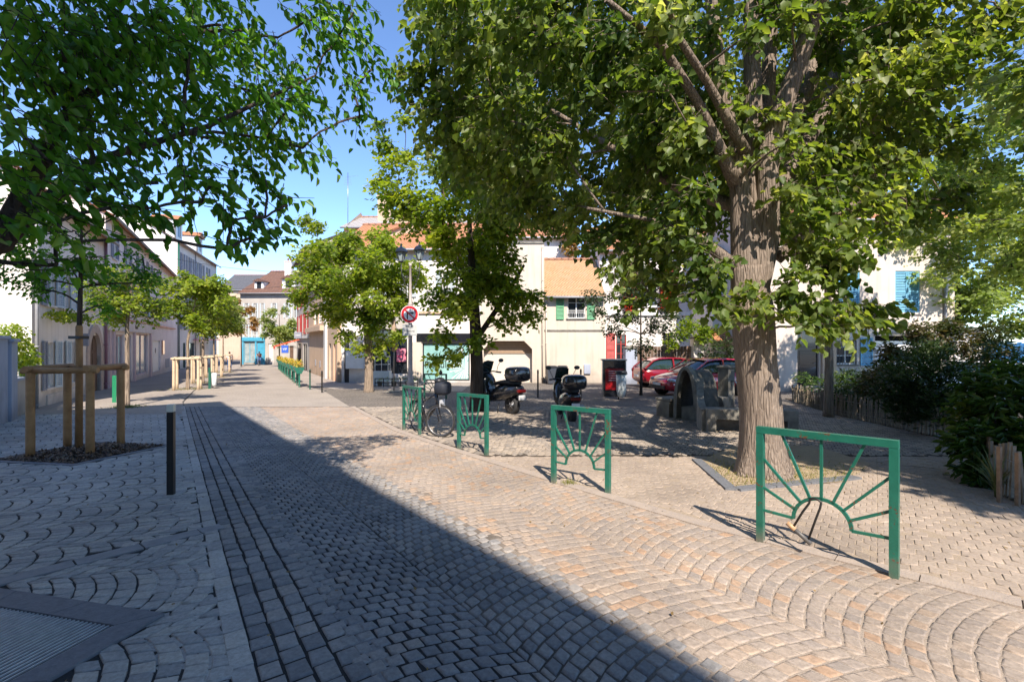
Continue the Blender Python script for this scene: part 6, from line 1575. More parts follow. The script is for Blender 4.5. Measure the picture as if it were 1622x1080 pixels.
# swept parapet from the arch foot down to the bench
ia = Matrix.Rotation(-fa, 3, 'Z'); o0 = Vector(at(fx, fy))
def fl_(x, y, z=0.): v = ia @ (Vector((x, y, gf(y))) - o0); return Vector((v.x, v.y, v.z + z))
b0 = np.array(hit(1119, 684)); b1 = b0 + np.array([1.75, -.42]); bd = (b1 - b0) / np.hypot(*(b1 - b0)); bn = np.array([-bd[1], bd[0]])
foot = Vector((fx, fy, 0)) + Matrix.Rotation(fa, 3, 'Z') @ Vector((0, -.43, 0))
mb = MB(); n = 10
A_ = np.array([foot.x, foot.y]); top = []
prev = None
for i in range(n + 1):
    t = i / n; c = (1 - t) ** 2 * A_ + 2 * t * (1 - t) * (A_ * .45 + b0 * .55 + np.array([-.1, .0])) + t * t * (b0 + bn * .1); h = .48 + .62 * (1 - t) ** 2.4
    dv = (b0 - A_) / np.hypot(*(b0 - A_)); nv = np.array([-dv[1], dv[0]]) * .08
    cur = [fl_(*(c + nv), -.05), fl_(*(c - nv), -.05), fl_(*(c - nv), h), fl_(*(c + nv), h)]
    if prev: 
        for k in range(4): mb.face([prev[k], cur[k], cur[(k + 1) % 4], prev[(k + 1) % 4]])
    else: mb.face(cur)
    prev = cur
mb.face(prev); mb.build('parapet', M['concrete'], rf)
def boxw(mb, c0, d, n_, l0, l1, w0, w1, z0, z1):
    vs = []
    for z in (z0, z1):
        for l, w in ((l0, w0), (l1, w0), (l1, w1), (l0, w1)): q = c0 + d * l + n_ * w; vs.append(fl_(q[0], q[1], z))
    mb.add(vs, [(3, 2, 1, 0), (4, 5, 6, 7), (0, 1, 5, 4), (1, 2, 6, 5), (2, 3, 7, 6), (3, 0, 4, 7)])
mb = MB(); boxw(mb, b0, bd, bn, 0, 1.8, 0, .5, .28, .5); boxw(mb, b0, bd, bn, 0, .2, .002, .498, -.05, .279); boxw(mb, b0, bd, bn, 1.6, 1.8, .002, .498, -.05, .279); boxw(mb, b0, bd, bn, .2, 1.6, .4, .495, -.05, .279)
mb.build('bench', M['concrete'], rf)

# ================================================================ LAMP POST WITH SIGN
lx, ly = -4.09, 18.8
rl = thing('street_lamp', 'old-style cast street lamp with two black lanterns and a no left turn sign', 'street lamp', at(lx, ly))
mb = MB(); mb.lathe([(.2, -.05), (.2, .1), (.17, .14), (.15, .5), (.17, .54), (.11, .62), (.09, .9), (.085, 2.0), (.075, 3.6), (.1, 3.63), (.1, 3.7), (.06, 3.75), (.045, 5.2), (.07, 5.22), (.04, 5.3)], n=16)
mb.build('post', mat('lamp_post_paint', (.33, .28, .25), .6, (.42, .36, .32), 5, .2, 40), rl)
mb = MB()
for s in (-1, 1):
    mb.tube([(0, 0, 4.3), (s * .22, 0, 4.5), (s * .36, 0, 4.9), (s * .37, 0, 5.35)], .02, 6); mb.tube([(0, 0, 5.1), (s * .2, 0, 5.0), (s * .36, 0, 5.1)], .014, 6)
    mb.torus((s * .17, 0, 4.72), .1, .01, (0, 1, 0), 18, 6)
mb.build('bracket', M['black'], rl)
for s, zz in ((-1, 5.35), (1, 5.42)):
    mb = MB(); c = (s * .37, 0, zz); mb.lathe([(.06, 0), (.1, .03), (.1, .05)], c, 8); mb.lathe([(.26, .38), (.27, .42), (.19, .55), (.06, .62), (.03, .7), (.045, .72), (.01, .78)], c, 8, smooth=False)
    for k in range(6):
        a = k * 1.047; mb.bar((c[0] + .1 * math.cos(a), .1 * math.sin(a), c[2] + .05), (c[0] + .22 * math.cos(a), .22 * math.sin(a), c[2] + .4), .014)
    h = mb.build('lantern', M['gloss'], rl)
    mb = MB(); mb.lathe([(.09, .06), (.2, .38)], c, 6, smooth=False); mb.build('lantern_glass', M['glassw'], h)
zc = CAMZ + (540 - 498) / F * ly - gf(ly)
mb = MB(); mb.lathe([(.355, -.14), (.355, -.125), (.34, -.122)], (0, 0, zc), 36, axis='y', smooth=False); sg = mb.build('sign_face', M['signwhite'], rl)
mb = MB()
for i in range(36):
    a, b = 2 * math.pi * i / 36, 2 * math.pi * (i + 1) / 36
    mb.face([(r_ * math.cos(q), -.143, zc + r_ * math.sin(q)) for r_, q in ((.335, a), (.335, b), (.235, b), (.235, a))])
mb.add([(-.2 - .025, -.1475, zc + .17), (-.17 - .0, -.1475, zc + .205), (.215, -.1475, zc - .17), (.185, -.1475, zc - .205)], [(0, 1, 2, 3)])
mb.build('sign_ring', M['signred'], sg)
mb = MB(); mb.face([(-.115, -.146, zc - .2), (-.065, -.146, zc - .2), (-.065, -.146, zc + .06), (-.115, -.146, zc + .06)]); mb.face([(-.115, -.1455, zc + .03), (.09, -.1455, zc + .03), (.09, -.1455, zc + .07), (-.115, -.1455, zc + .07)])
mb.face([(.08, -.146, zc - .01), (.18, -.146, zc + .05), (.08, -.146, zc + .11)]); mb.build('sign_arrow', M['signblack'], sg)
mb = MB(); mb.box(-.29, .29, -.14, -.125, zc - .86, zc - .42, bev=.006); pl = mb.build('sub_plate', mat('sub_plate_grey', (.45, .45, .43), .4), rl)
text('lettering', 'SAUF', .12, M['signblack'], pl, (0, -.142, zc - .5)); text('lettering', 'RIVERAINS', .085, M['signblack'], pl, (0, -.142, zc - .68))
mb = MB(); mb.torus((0, 0, zc - .2), .1, .012, (0, 0, 1), 16, 6); mb.torus((0, 0, zc + .2), .1, .012, (0, 0, 1), 16, 6); mb.build('clamp', M['steel'], rl)

# closed parasol, ice cabinet, terrace rail, menu board
x, y = hit(624, 621); rs = thing('parasol', 'closed beige parasol standing in front of the dark bar window', 'parasol', at(x, y))
mb = MB(); mb.tube([(0, 0, 0), (0, 0, 3.2)], .025, 8); mb.build('pole', M['steel'], rs)
mb = MB(); prof = [(.03, 1.75), (.09, 1.8), (.11, 2.1), (.085, 2.5), (.12, 2.7), (.06, 3.15), (.02, 3.25)]; vs = []
mb.lathe(prof, n=14); mb.build('canopy', M['beigecloth'], rs)
mb = MB(); mb.box(-.3, .3, -.3, .3, -.02, .06, bev=.02); mb.build('foot', M['concrete'], rs)
x, y = hit(606, 610); rs = thing('display_cabinet', 'pale glazed display cabinet with shelves in front of the bar', 'cabinet', at(x, y))
mb = MB(); mb.box(-.42, .42, -.25, .25, .0, .75, bev=.02); mb.build('base', M['clearbag'], rs)
mb = MB()
for sx in (-.34, .34):
    for sy in (-.2, .2): mb.bar((sx, sy, .75), (sx, sy, 1.5), .03)
for z_ in (1.1, 1.5): 
    for sy in (-.2, .2): mb.bar((-.34, sy, z_), (.34, sy, z_), .03)
    for sx in (-.34, .34): mb.bar((sx, -.2, z_), (sx, .2, z_), .03)
mb.bar((0, -.2, .75), (0, -.2, 1.5), .025); mb.build('frame', M['white'], rs)
mb = MB(); mb.box(-.32, .32, -.18, .18, 1.09, 1.105); mb.box(-.32, .32, -.19, -.18, .76, 1.48); mb.build('glazing', M['glass'], rs)
mb = MB(); mb.box(-.1, .2, -.02, .0, 1.52, 1.85); mb.build('notice', M['paper'], rs)
x0, y0 = hit(594, 613); x1, y1 = hit(664, 612); rs = thing('terrace_rail', 'low dark terrace rail with pots along the foot of the bar front', 'rail', at(x0, y0), 0)
mb = MB(); Lr = x1 - x0
for z_ in (.22, .42): mb.bar((0, 0, z_), (Lr, 0, z_), .04)
for k in range(6): mb.bar((Lr * k / 5, 0, -.02), (Lr * k / 5, 0, .44), .04)
mb.build('frame', M['black'], rs)
for k in range(6):
    x, y = x0 + Lr * (k + .4) / 6, y0 + .35; rs = thing('flower_pot', ['leftmost small pale pot behind the terrace rail', 'second small pot from the left behind the terrace rail', 'third small pot from the left behind the terrace rail', 'fourth small pot from the left behind the terrace rail', 'fifth small pot from the left behind the terrace rail', 'rightmost small pot behind the terrace rail'][k], 'pot', at(x, y), 0, 'pots behind the terrace rail')
    mb = MB(); mb.lathe([(.1, 0), (.14, .25), (.15, .26), (.12, .27)], n=12); mb.build('pot', M['white' if k % 2 else 'concrete'], rs)
    LP, LD, SG, RV = sprigs([(0, 0, .36, .15, .15, .12, 1)], 10, 5, .15, (0, 0), .1); leaves_mesh('leaves', LP, LD, .06, LBR, .5, rs, 1)

# ================================================================ STREET OBJECTS
def bin_(label, p, rz):
    r = thing('wheelie_bin', label, 'wheelie bin', at(*p), rz, 'wheelie bins by the cream house')
    mb = MB(); vs = [(sx * w, sy * d, z) for z, w, d in ((.06, .22, .26), (.9, .28, .35)) for sx, sy in ((-1, -1), (1, -1), (1, 1), (-1, 1))]
    mb.add(vs, [(3, 2, 1, 0), (4, 5, 6, 7), (0, 1, 5, 4), (1, 2, 6, 5), (2, 3, 7, 6), (3, 0, 4, 7)]); mb.build('body', mat('slate_bin', (.05, .058, .075), .5), r)
    mb = MB(); mb.box(-.3, .3, -.38, .38, .905, .96, bev=.02); mb.box(-.24, .24, -.3, .3, .96, 1.0, bev=.015); mb.build('lid', M['blackp'], r)
    mb = MB(); mb.tube([(-.25, .42, .86), (.25, .42, .86)], .018, 8); mb.build('handle', M['blackp'], r)
    for s in (-1, 1): mb = MB(); mb.lathe([(.1, -.025), (.1, .025)], (s * .24, .28, .1), 16, axis='x'); mb.build('wheel', M['rubber'], r)
x, y = hit(873, 608); bin_('slate grey wheelie bin, left of the pair by the cream house', (x, y - .3), .1)
x, y = hit(890, 608); bin_('slate grey wheelie bin, right of the pair by the cream house', (x, y - .2), -.15)
x, y = hit(972, 628); r = thing('advert_cabinet', 'waist-high black cabinet with a red poster beside the litter bag stand', 'cabinet', at(x, y), -.08)
mb = MB(); mb.box(-.45, .45, -.18, .18, .0, 1.42, bev=.015); mb.build('body', M['gloss'], r)
mb = MB(); mb.box(-.49, .49, -.22, .22, 1.42, 1.48, bev=.008); mb.build('top', M['steel'], r)
mb = MB(); mb.box(-.34, .36, -.192, -.183, .28, 1.12); mb.build('poster', M['redposter'], r)
for k in range(2): mb = MB(); mb.box(-.46 + .88 * k, -.42 + .88 * k, -.2, -.181, .02, 1.41); mb.build('edge_strip', M['steel'], r)
mb = MB()
for k in range(5): mb.box(-.22, .1 + .07 * ((k * 7) % 3), -.196, -.193, 1.0 - k * .09, 1.03 - k * .09)
mb.build('poster_lines', M['pinktrim'], r)
x, y = hit(984, 634); r = thing('litter_bag_stand', 'litter stand with a pale transparent bag beside the red poster cabinet', 'litter bin', at(x, y), .2)
mb = MB(); mb.torus((0, 0, .98), .2, .03, (0, 0, 1), 24, 8); mb.lathe([(.2, .98), (.21, 1.05), (.16, 1.08)], n=20); mb.build('hoop_lid', M['blackp'], r)
mb = MB(); mb.lathe([(.03, .1), (.12, .14), (.17, .35), (.18, .7), (.19, .97)], n=16); mb.build('bag', M['clearbag'], r)
mb = MB(); mb.tube([(.0, .24, -.02), (0, .24, 1.0)], .03, 8); mb.build('pole', M['black'], r)
x, y = hit(181, 638); r = thing('litter_bag_stand', 'bright green slim litter stand left of the thin dark trunk', 'litter bin', at(x, y), .6)
mb = MB(); mb.box(-.055, .055, -.025, .025, -.02, .95, bev=.01); mb.build('panel', mat('bright_green', (.015, .2, .09), .4), r)
mb = MB(); mb.lathe([(.04, .1), (.13, .2), (.14, .8)], (.22, 0, 0), 14); mb.build('bag', M['clearbag'], r)
mb = MB(); mb.torus((.22, 0, .82), .15, .02, (0, 0, 1), 20, 6); mb.build('hoop', M['steel'], r)
x, y = hit(332, 616); r = thing('litter_bag_stand', 'dark green slim litter stand among the pale tree guards', 'litter bin', at(x, y), .5)
mb = MB(); mb.box(-.05, .05, -.025, .025, -.02, 1.0, bev=.01); mb.build('panel', M['green_dk'], r)
mb = MB(); mb.lathe([(.04, .1), (.1, .2), (.11, .75)], (.18, 0, 0), 14); mb.build('bag', M['clearbag'], r)
# planters
pa, pb = np.array(hit(474, 614)), np.array(hit(442, 586)); nP = 8
lbs = ['nearest', 'second', 'third', 'fourth', 'fifth', 'sixth', 'seventh', 'farthest']
for k in range(nP):
    c = pa + (pb - pa) * k / (nP - 1); an = math.atan2(*(pb - pa)[::-1])
    r = thing('planter_barrier', f'{lbs[k]} green barrier planter with yellow flowers in the row on the right kerb', 'planter', at(*c), an, 'green barrier planters on the right kerb')
    L_ = 1.5
    for s in (0, L_): mb = MB(); mb.box(s - .04, s + .04, -.04, .04, -.1, .72, bev=.005); mb.build('post', M['green'], r)
    mb = MB(); vs = [(a, b, z) for z, w in ((.68, .1), (.98, .24)) for a, b in ((-.1, -w), (L_ + .1, -w), (L_ + .1, w), (-.1, w))]; mb.add(vs, [(3, 2, 1, 0), (4, 5, 6, 7), (0, 1, 5, 4), (1, 2, 6, 5), (2, 3, 7, 6), (3, 0, 4, 7)]); mb.build('trough', M['green'], r)
    mb = MB(); mb.bar((0, 0, .25), (L_, 0, .25), .03); [mb.bar((L_ * j / 5, 0, .25), (L_ * j / 5, 0, .68), .02) for j in range(1, 5)]; mb.build('railing', M['green'], r)
    LP, LD, SG, RV = sprigs([(L_ * (j + .5) / 4, 0, 1.1, .26, .2, .18, 1) for j in range(4)], 16, 6, .2, (0, 0), -.2); leaves_mesh('flowers', LP, LD, .08, leafmat('flower_mix', [(.1, .15, .03), (.35, .3, .04), (.6, .4, .05), (.55, .2, .12)], .3), .6, r, 1)['kind'] = 'stuff'

# ================================================================ VEHICLES
def wheel(root, c, R_, w, rimm='steel', spokes=5, axis='y', hub=.35):
    mb = MB(); prof = [(R_ * .68, -w / 2), (R_ * .94, -w / 2), (R_, -w * .32), (R_, w * .32), (R_ * .94, w / 2), (R_ * .68, w / 2)]
    mb.lathe(prof, c, 28, axis=axis); t = mb.build('wheel', M['rubber'], root)
    mb = MB(); mb.lathe([(R_ * .67, -w * .5), (R_ * .6, -w * .42), (R_ * .6, w * .42), (R_ * .67, w * .5)], c, 24, axis=axis)
    for k in range(spokes):
        a = 2 * math.pi * k / spokes; d = Vector((math.cos(a), 0, math.sin(a))) if axis == 'y' else Vector((0, math.cos(a), math.sin(a)))
        for s in (-1, 1):
            off = Vector((0, s * w * .44, 0)) if axis == 'y' else Vector((s * w * .44, 0, 0))
            mb.bar(Vector(c) + off + d * R_ * .08, Vector(c) + off + d * R_ * .64, R_ * .14, .015)
    mb.build('rim', M[rimm], t); return t
def car(label, loc, rz, paint, L=4.1, W=1.74, H=1.5, group=None):
    r = thing('parked_car', label, 'car', loc, rz, group)
    st = [(0, .58, .42, .56), (.06, .7, .3, .66), (.25, .8, .24, .76), (.6, .85, .2, .86), (1.0, .87, .2, .93), (1.35, .87, .2, .97), (2.0, .87, .2, .98), (2.8, .87, .2, 1.0), (3.5, .86, .22, 1.02), (3.9, .82, .26, 1.0), (4.05, .76, .32, .93), (4.1, .66, .42, .8)]
    sx = L / 4.1; vs = []; fs = []; n = 14
    for x, w, zb, zt in st:
        h = zt - zb; w *= W / 1.74
        half = [(0, zb), (w * .8, zb), (w * .97, zb + .1 * h + .02), (w, zb + .35 * h), (w * 1.0, zb + .62 * h), (w * .95, zb + .86 * h), (w * .84, zt - .01), (w * .4, zt + .025)]
        ring = [(-x * sx, y, z) for y, z in half] + [(-x * sx, -y, z) for y, z in reversed(half[1:])]
        ring.insert(8, (-x * sx, 0, zt + .03)); vs += ring
    n = len(ring); ns = len(st)
    for i in range(ns - 1):
        for k in range(n): fs.append((i * n + k, i * n + (k + 1) % n, (i + 1) * n + (k + 1) % n, (i + 1) * n + k))
    fs.append(tuple(range(n))); fs.append(tuple((ns - 1) * n + k for k in reversed(range(n))))
    mb = MB(); mb.add(vs, fs, 0, True); body = mb.build('body', paint, r, sub=1)
    gs = [(1.05, .72, .95, .965), (1.35, .74, .95, 1.16), (1.75, .68, .95, 1.42), (2.1, .64, .95, H - .02), (2.7, .63, .95, H), (3.2, .64, .95, H - .03), (3.6, .68, .95, 1.34), (3.95, .7, .95, 1.0)]
    vs = []; fs = []
    for x, w, zb, zt in gs:
        f = (zt - zb) / (H - zb); wt = .78 + (w - .78) * f; 
        vs += [(-x * sx, -.8, zb), (-x * sx, -wt - .04, zb + (zt - zb) * .5), (-x * sx, -wt + .04, zt - .015), (-x * sx, 0, zt + .01), (-x * sx, wt - .04, zt - .015), (-x * sx, wt + .04, zb + (zt - zb) * .5), (-x * sx, .8, zb)]
    for i in range(len(gs) - 1):
        for k in range(6): fs.append((i * 7 + k, i * 7 + k + 1, i * 7 + 8 + k, i * 7 + 7 + k))
    mb = MB(); mb.add(vs, fs, 0, True); mb.build('windows', M['carglass'], r, sub=1)
    # roof skin and pillars
    mb = MB(); rv = [(x, w, z) for x, w, zb, z in gs[2:7]]
    for (xa, wa, za), (xb, wb, zb_) in zip(rv, rv[1:]):
        for s in (-1, 1):
            mb.face([(-xa * sx, 0, za + .025), (-xb * sx, 0, zb_ + .025), (-xb * sx, s * (wb - .02), zb_ + .0), (-xa * sx, s * (wa - .02), za + .0)], smooth=True)
            mb.face([(-xa * sx, s * (wa - .02), za), (-xb * sx, s * (wb - .02), zb_), (-xb * sx, s * (wb + .02), zb_ - .05), (-xa * sx, s * (wa + .02), za - .05)], smooth=True)
    mb.build('roof', paint, r)
    for s in (-1, 1):
        for p_, q_, w_, d_ in (((-1.0, .8, .95), (-1.78, .7, 1.41), .05, .035), ((-2.5, .815, .97), (-2.5, .66, H - .04), .07, .03), ((-3.98, .79, .98), (-3.5, .69, 1.38), .12, .05)):
            mb = MB(); mb.bar((p_[0] * sx, s * p_[1], p_[2]), (q_[0] * sx, s * q_[1], q_[2]), w_, d_); mb.build('pillar', paint, r)
    for x in (.78, 3.3):
        for s in (-1, 1):
            wheel(r, (-x * sx, s * (W / 2 - .1), .31), .31, .2, 'steel', 5)
            mb = MB(); mb.lathe([(.37, -.01), (.37, .01)], (-x * sx, s * (W / 2 + .003) - (.0), .33), 24, axis='y'); mb.build('wheel_arch', M['blackp'], r)
    for s in (-1, 1):
        mb = MB(); mb.blob((-.3 * sx, s * .64, .66), (.24, .16, .085), 14, 8, mtx=Matrix.Rotation(-s * .5, 3, 'Z') @ Matrix.Rotation(-.18, 3, 'Y')); mb.build('headlight', M['lamp'], r)
        mb = MB(); mb.blob((-4.02 * sx, s * .66, .85), (.08, .14, .12), 12, 8); mb.build('tail_light', M['redlamp'], r)
        mb = MB(); mb.blob((-1.35 * sx, s * .98, 1.0), (.08, .11, .075), 12, 8); mb.bar((-1.35 * sx, s * .84, .97), (-1.35 * sx, s * .93, .99), .03); mb.build('mirror', paint, r)
        mb = MB(); mb.box(-2.55 * sx, -2.35 * sx, s * .875 - .012, s * .875 + .012, .8, .83, bev=.004); mb.build('door_handle', M['chrome'], r)
    mb = MB(); mb.box(-.02, .03, -.5, .5, .34, .46, bev=.01); mb.build('grille', M['blackp'], r)
    mb = MB(); mb.box(.03, .045, -.26, .26, .47, .57); mb.build('number_plate', M['signwhite'], r)
    mb = MB(); mb.box(-4.13 * sx, -4.11 * sx, -.26, .26, .55, .66); mb.build('number_plate', M['signwhite'], r)
    return r
x, y = 5.72, 18.4; car('red hatchback parked behind the concrete fountain, its nose to the left', at(x, y), R(196), M['redpaint'])
car('dark red car half hidden behind the thin young tree', at(10.1, 23.4), R(6), M['redpaint2'], 4.0)
car('white car whose roof shows above the bushes in front of the right garage', at(15.0, 18.2), R(170), M['whitepaint'], 4.2, H=1.45)

def scooter(label, loc, rz, case=True):
    r = thing('motor_scooter', label, 'motor scooter', loc, rz, 'parked motor scooters')
    wheel(r, (.68, 0, .25), .25, .12, 'steel', 5); wheel(r, (-.6, 0, .24), .24, .14, 'steel', 5)
    def loft(secs, name, m, nn=14, pw=.75):
        mb = MB(); vs = []; fs = []
        for x, zc_, w, h, tl in secs:
            for k in range(nn):
                t = 2 * math.pi * k / nn; c_, s_ = math.cos(t), math.sin(t)
                vs.append((x + tl * s_ * h, w * math.copysign(abs(c_) ** pw, c_), zc_ + h * math.copysign(abs(s_) ** pw, s_)))
        for i in range(len(secs) - 1):
            for k in range(nn): fs.append((i * nn + k, i * nn + (k + 1) % nn, (i + 1) * nn + (k + 1) % nn, (i + 1) * nn + k))
        fs.append(tuple(range(nn))); fs.append(tuple((len(secs) - 1) * nn + k for k in reversed(range(nn)))); mb.add(vs, fs, 0, True); return mb.build(name, m, r)
    loft([(-.95, .68, .1, .05, 0), (-.85, .64, .19, .13, 0), (-.55, .58, .24, .2, 0), (-.2, .52, .24, .22, 0), (.1, .42, .2, .16, 0), (.35, .38, .19, .14, 0)], 'rear_body', M['gloss'])
    loft([(-.8, .8, .15, .05, 0), (-.6, .83, .18, .07, 0), (-.3, .8, .17, .06, 0), (-.05, .76, .14, .05, 0), (.08, .72, .11, .03, 0)], 'seat', M['blackp'])
    loft([(.3, .4, .2, .16, 0), (.45, .58, .25, .3, -.3), (.6, .74, .25, .28, -.4), (.74, .82, .17, .18, -.4), (.84, .84, .08, .08, -.4)], 'front_fairing', M['gloss'])
    mb = MB(); mb.add([(.62, -.2, .95), (.62, .2, .95), (.42, .17, 1.3), (.42, -.17, 1.3), (.68, 0, .98), (.47, 0, 1.33)], [(0, 4, 5, 3), (4, 1, 2, 5)], 0, True); mb.build('windscreen', M['carglass'], r, fix=False)
    mb = MB(); mb.tube([(.35, -.36, 1.0), (.45, -.15, 1.03), (.48, 0, 1.0), (.45, .15, 1.03), (.35, .36, 1.0)], .018, 8); mb.tube([(.38, -.38, .995), (.42, -.25, 1.01)], .025, 8); mb.tube([(.38, .38, .995), (.42, .25, 1.01)], .025, 8); mb.build('handlebar', M['blackp'], r)
    for s in (-1, 1):
        mb = MB(); mb.tube([(.42, s * .26, 1.02), (.45, s * .33, 1.18), (.42, s * .38, 1.28)], .008, 6); mb.blob((.41, s * .4, 1.32), (.02, .085, .055), 14, 8); mb.build('mirror', M['blackp'], r)
    mb = MB(); mb.tube([(.52, .09, .62), (.68, .09, .25)], .03, 8); mb.tube([(.52, -.09, .62), (.68, -.09, .25)], .03, 8); mb.build('fork', M['steel'], r)
    mb = MB(); mb.tube([(-.25, -.17, .3), (-.5, -.2, .32), (-.85, -.2, .42)], [.03, .06, .06], 10); mb.build('exhaust', M['steel'], r)
    mb = MB(); mb.box(-.99, -.93, -.12, .12, .58, .66, bev=.015); mb.build('tail_light', M['redlamp'], r)
    mb = MB(); mb.box(-.995, -.985, -.1, .1, .4, .52); mb.build('number_plate', M['signwhite'], r)
    mb = MB(); mb.bar((-.9, 0, .62), (-.98, 0, .44), .1, .02); mb.tube([(-.2, .12, .25), (-.25, .2, .0)], .015, 6); mb.tube([(-.2, -.12, .25), (-.25, -.2, .0)], .015, 6); mb.build('stand', M['black'], r)
    if case:
        c = MB(); c.blob((-.82, 0, 1.03), (.25, .3, .19), 20, 12, pw=.55); c = c.build('top_case', M['gloss'], r)
        mb = MB(); mb.torus((-.82, 0, 1.0), .285, .012, (0, 0, 1), 28, 6); o = mb.build('case_trim', M['steel'], c); o.scale = (.9, 1.05, 1)
        mb = MB(); mb.bar((-.6, 0, .84), (-.95, 0, .86), .2, .03); mb.build('rack', M['black'], r)
    return r
x, y = hit(789, 652); sc1 = scooter('black motor scooter with top case beside the middle lime trunk', at(x, y), R(128)); sc1.scale = (1.13, 1.13, 1.13)
x, y = hit(897, 662); scooter('dark motor scooter seen from behind over the second green barrier', at(x, y), R(97))

def bicycle(label, rear, front, steer=0., extras=True, fm='gloss'):
    rear = np.array(rear); front = np.array(front); an = math.atan2(*(front - rear)[::-1]); wb = float(np.hypot(*(front - rear)))
    r = thing('bicycle', label, 'bicycle', at(*rear), an); dzf = gf(front[1]) - gf(rear[1]); R_ = .335
    def bw(c, an2=0., nm='wheel'):
        mt = Matrix.Rotation(an2, 3, 'Z'); ax = mt @ Vector((0, 1, 0)); mb = MB(); mb.torus(c, R_ - .018, .02, ax, 48, 8); t = mb.build(nm, M['rubber'], r)
        mb = MB(); mb.torus(c, R_ - .045, .012, ax, 40, 6); mb.tube([Vector(c) - ax * .04, Vector(c) + ax * .04], .022, 10)
        mb.build('rim', M['steel'], t)
        mb = MB()
        for k in range(28):
            a = 2 * math.pi * k / 28; d = mt @ Vector((math.cos(a), 0, math.sin(a))); mb.bar(Vector(c) + ax * (.03 if k % 2 else -.03), Vector(c) + d * (R_ - .05), .0026)
        mb.build('spokes', M['steel'], t)
    Rw = Vector((0, 0, R_)); Fw = Vector((wb, 0, R_ + dzf)); bw(Rw); bw(Fw, steer)
    bb = Vector((.44, 0, .29)); st = Vector((.27, 0, .78)); hd = Vector((wb - .2, 0, .86 + dzf)); hb = Vector((wb - .13, 0, .66 + dzf))
    mb = MB(); mb.tube([hb, bb + Vector((.05, 0, .03))], .036, 10); mb.tube([bb, st], .02, 8); mb.tube([st - Vector((-.03, 0, .12)), hd], .017, 8); mb.tube([hd, hb], .024, 10)
    for s in (-1, 1): mb.tube([Rw + Vector((0, s * .06, 0)), bb + Vector((0, s * .03, 0))], .011, 6); mb.tube([Rw + Vector((0, s * .06, 0)), st + Vector((0, s * .02, -.1))], .009, 6)
    mb.build('frame', M[fm], r)
    mt = Matrix.Rotation(steer, 3, 'Z'); ax = mt @ Vector((0, 1, 0))
    mb = MB(); mb.tube([hb + Vector((0, 0, .2)), hb - Vector((0, 0, .03))], .02, 8)
    for s in (-1, 1): mb.tube([hb + ax * s * .02, hb + ax * s * .055 - Vector((0, 0, .06)), Fw + ax * s * .055], .014, 8)
    mb.build('fork', M[fm], r)
    mb = MB(); q = hd + Vector((-.0, 0, .22)); mb.tube([hd, q], .016, 8); f = mt @ Vector((1, 0, 0)); pts = [q - f * .16 - ax * .3, q - f * .02 - ax * .2 + Vector((0, 0, .03)), q + f * .03, q - f * .02 + ax * .2 + Vector((0, 0, .03)), q - f * .16 + ax * .3]
    mb.tube(pts, .012, 8); mb.tube([pts[0], pts[0].lerp(pts[1], .6)], .019, 8); mb.tube([pts[-1], pts[-1].lerp(pts[-2], .6)], .019, 8); mb.build('handlebar', M['blackp'], r)
    mb = MB(); mb.tube([st, st + Vector((-.04, 0, .14))], .014, 8); mb.blob(st + Vector((-.08, 0, .17)), (.14, .08, .03), 16, 8); mb.blob(st + Vector((.06, 0, .17)), (.12, .03, .025), 12, 8); mb.build('saddle', M['blackp'], r)
    mb = MB(); mb.torus(bb + Vector((0, -.05, 0)), .085, .006, (0, 1, 0), 24, 5); mb.tube([bb + Vector((0, -.09, 0)), bb + Vector((.12, -.09, -.12))], .01, 6); mb.tube([bb + Vector((0, .09, 0)), bb + Vector((-.12, .09, .12))], .01, 6); mb.box(bb.x + .07, bb.x + .17, -.19, -.1, bb.z - .14, bb.z - .115); mb.box(bb.x - .17, bb.x - .07, .1, .19, bb.z + .115, bb.z + .14); mb.build('crank', M['black'], r)
    if extras:
        for c, a2, r0, r1 in ((Rw, 0, .3, 2.9), (Fw, steer, .5, 2.3)):
            mb = MB(); ax2 = Matrix.Rotation(a2, 3, 'Z') @ Vector((0, 1, 0)); f2 = Matrix.Rotation(a2, 3, 'Z') @ Vector((1, 0, 0))
            pts = [Vector(c) + (f2 * math.cos(t) + Vector((0, 0, 1)) * math.sin(t)) * (R_ + .02) for t in np.linspace(r0, r1, 14)]
            for p_, q_ in zip(pts, pts[1:]): mb.face([p_ - ax2 * .027, q_ - ax2 * .027, q_ + ax2 * .027, p_ + ax2 * .027])
            mb.build('mudguard', M['blackp'], r, fix=False)
        mb = MB(); mb.box(-.28, .2, -.06, .06, .72, .735); mb.tube([(-.1, .06, .72), (0, .07, R_)], .006, 5); mb.tube([(-.1, -.06, .72), (0, -.07, R_)], .006, 5); mb.build('rear_rack', M['black'], r)
        b = MB(); b.blob(hd + f * .17 + Vector((0, 0, .13)), (.15, .19, .14), 18, 10, mtx=mt, pw=.6); b.build('handlebar_bag', mat('navy_bag', (.012, .016, .026), .7), r)
        b = MB(); b.blob(hd + f * .1 + Vector((0, 0, .28)), (.11, .14, .07), 16, 8, mtx=mt); b.build('helmet', M['blackp'], r)
        mb = MB(); mb.tube([pts_ := q - f * .02 + ax * .2 + Vector((0, 0, .03)), pts_ + Vector((0, 0, .12)) + ax * .05], .007, 6); mb.blob(pts_ + Vector((0, 0, .17)) + ax * .08, (.015, .075, .05), 12, 8, mtx=mt); mb.build('mirror', M['blackp'], r)
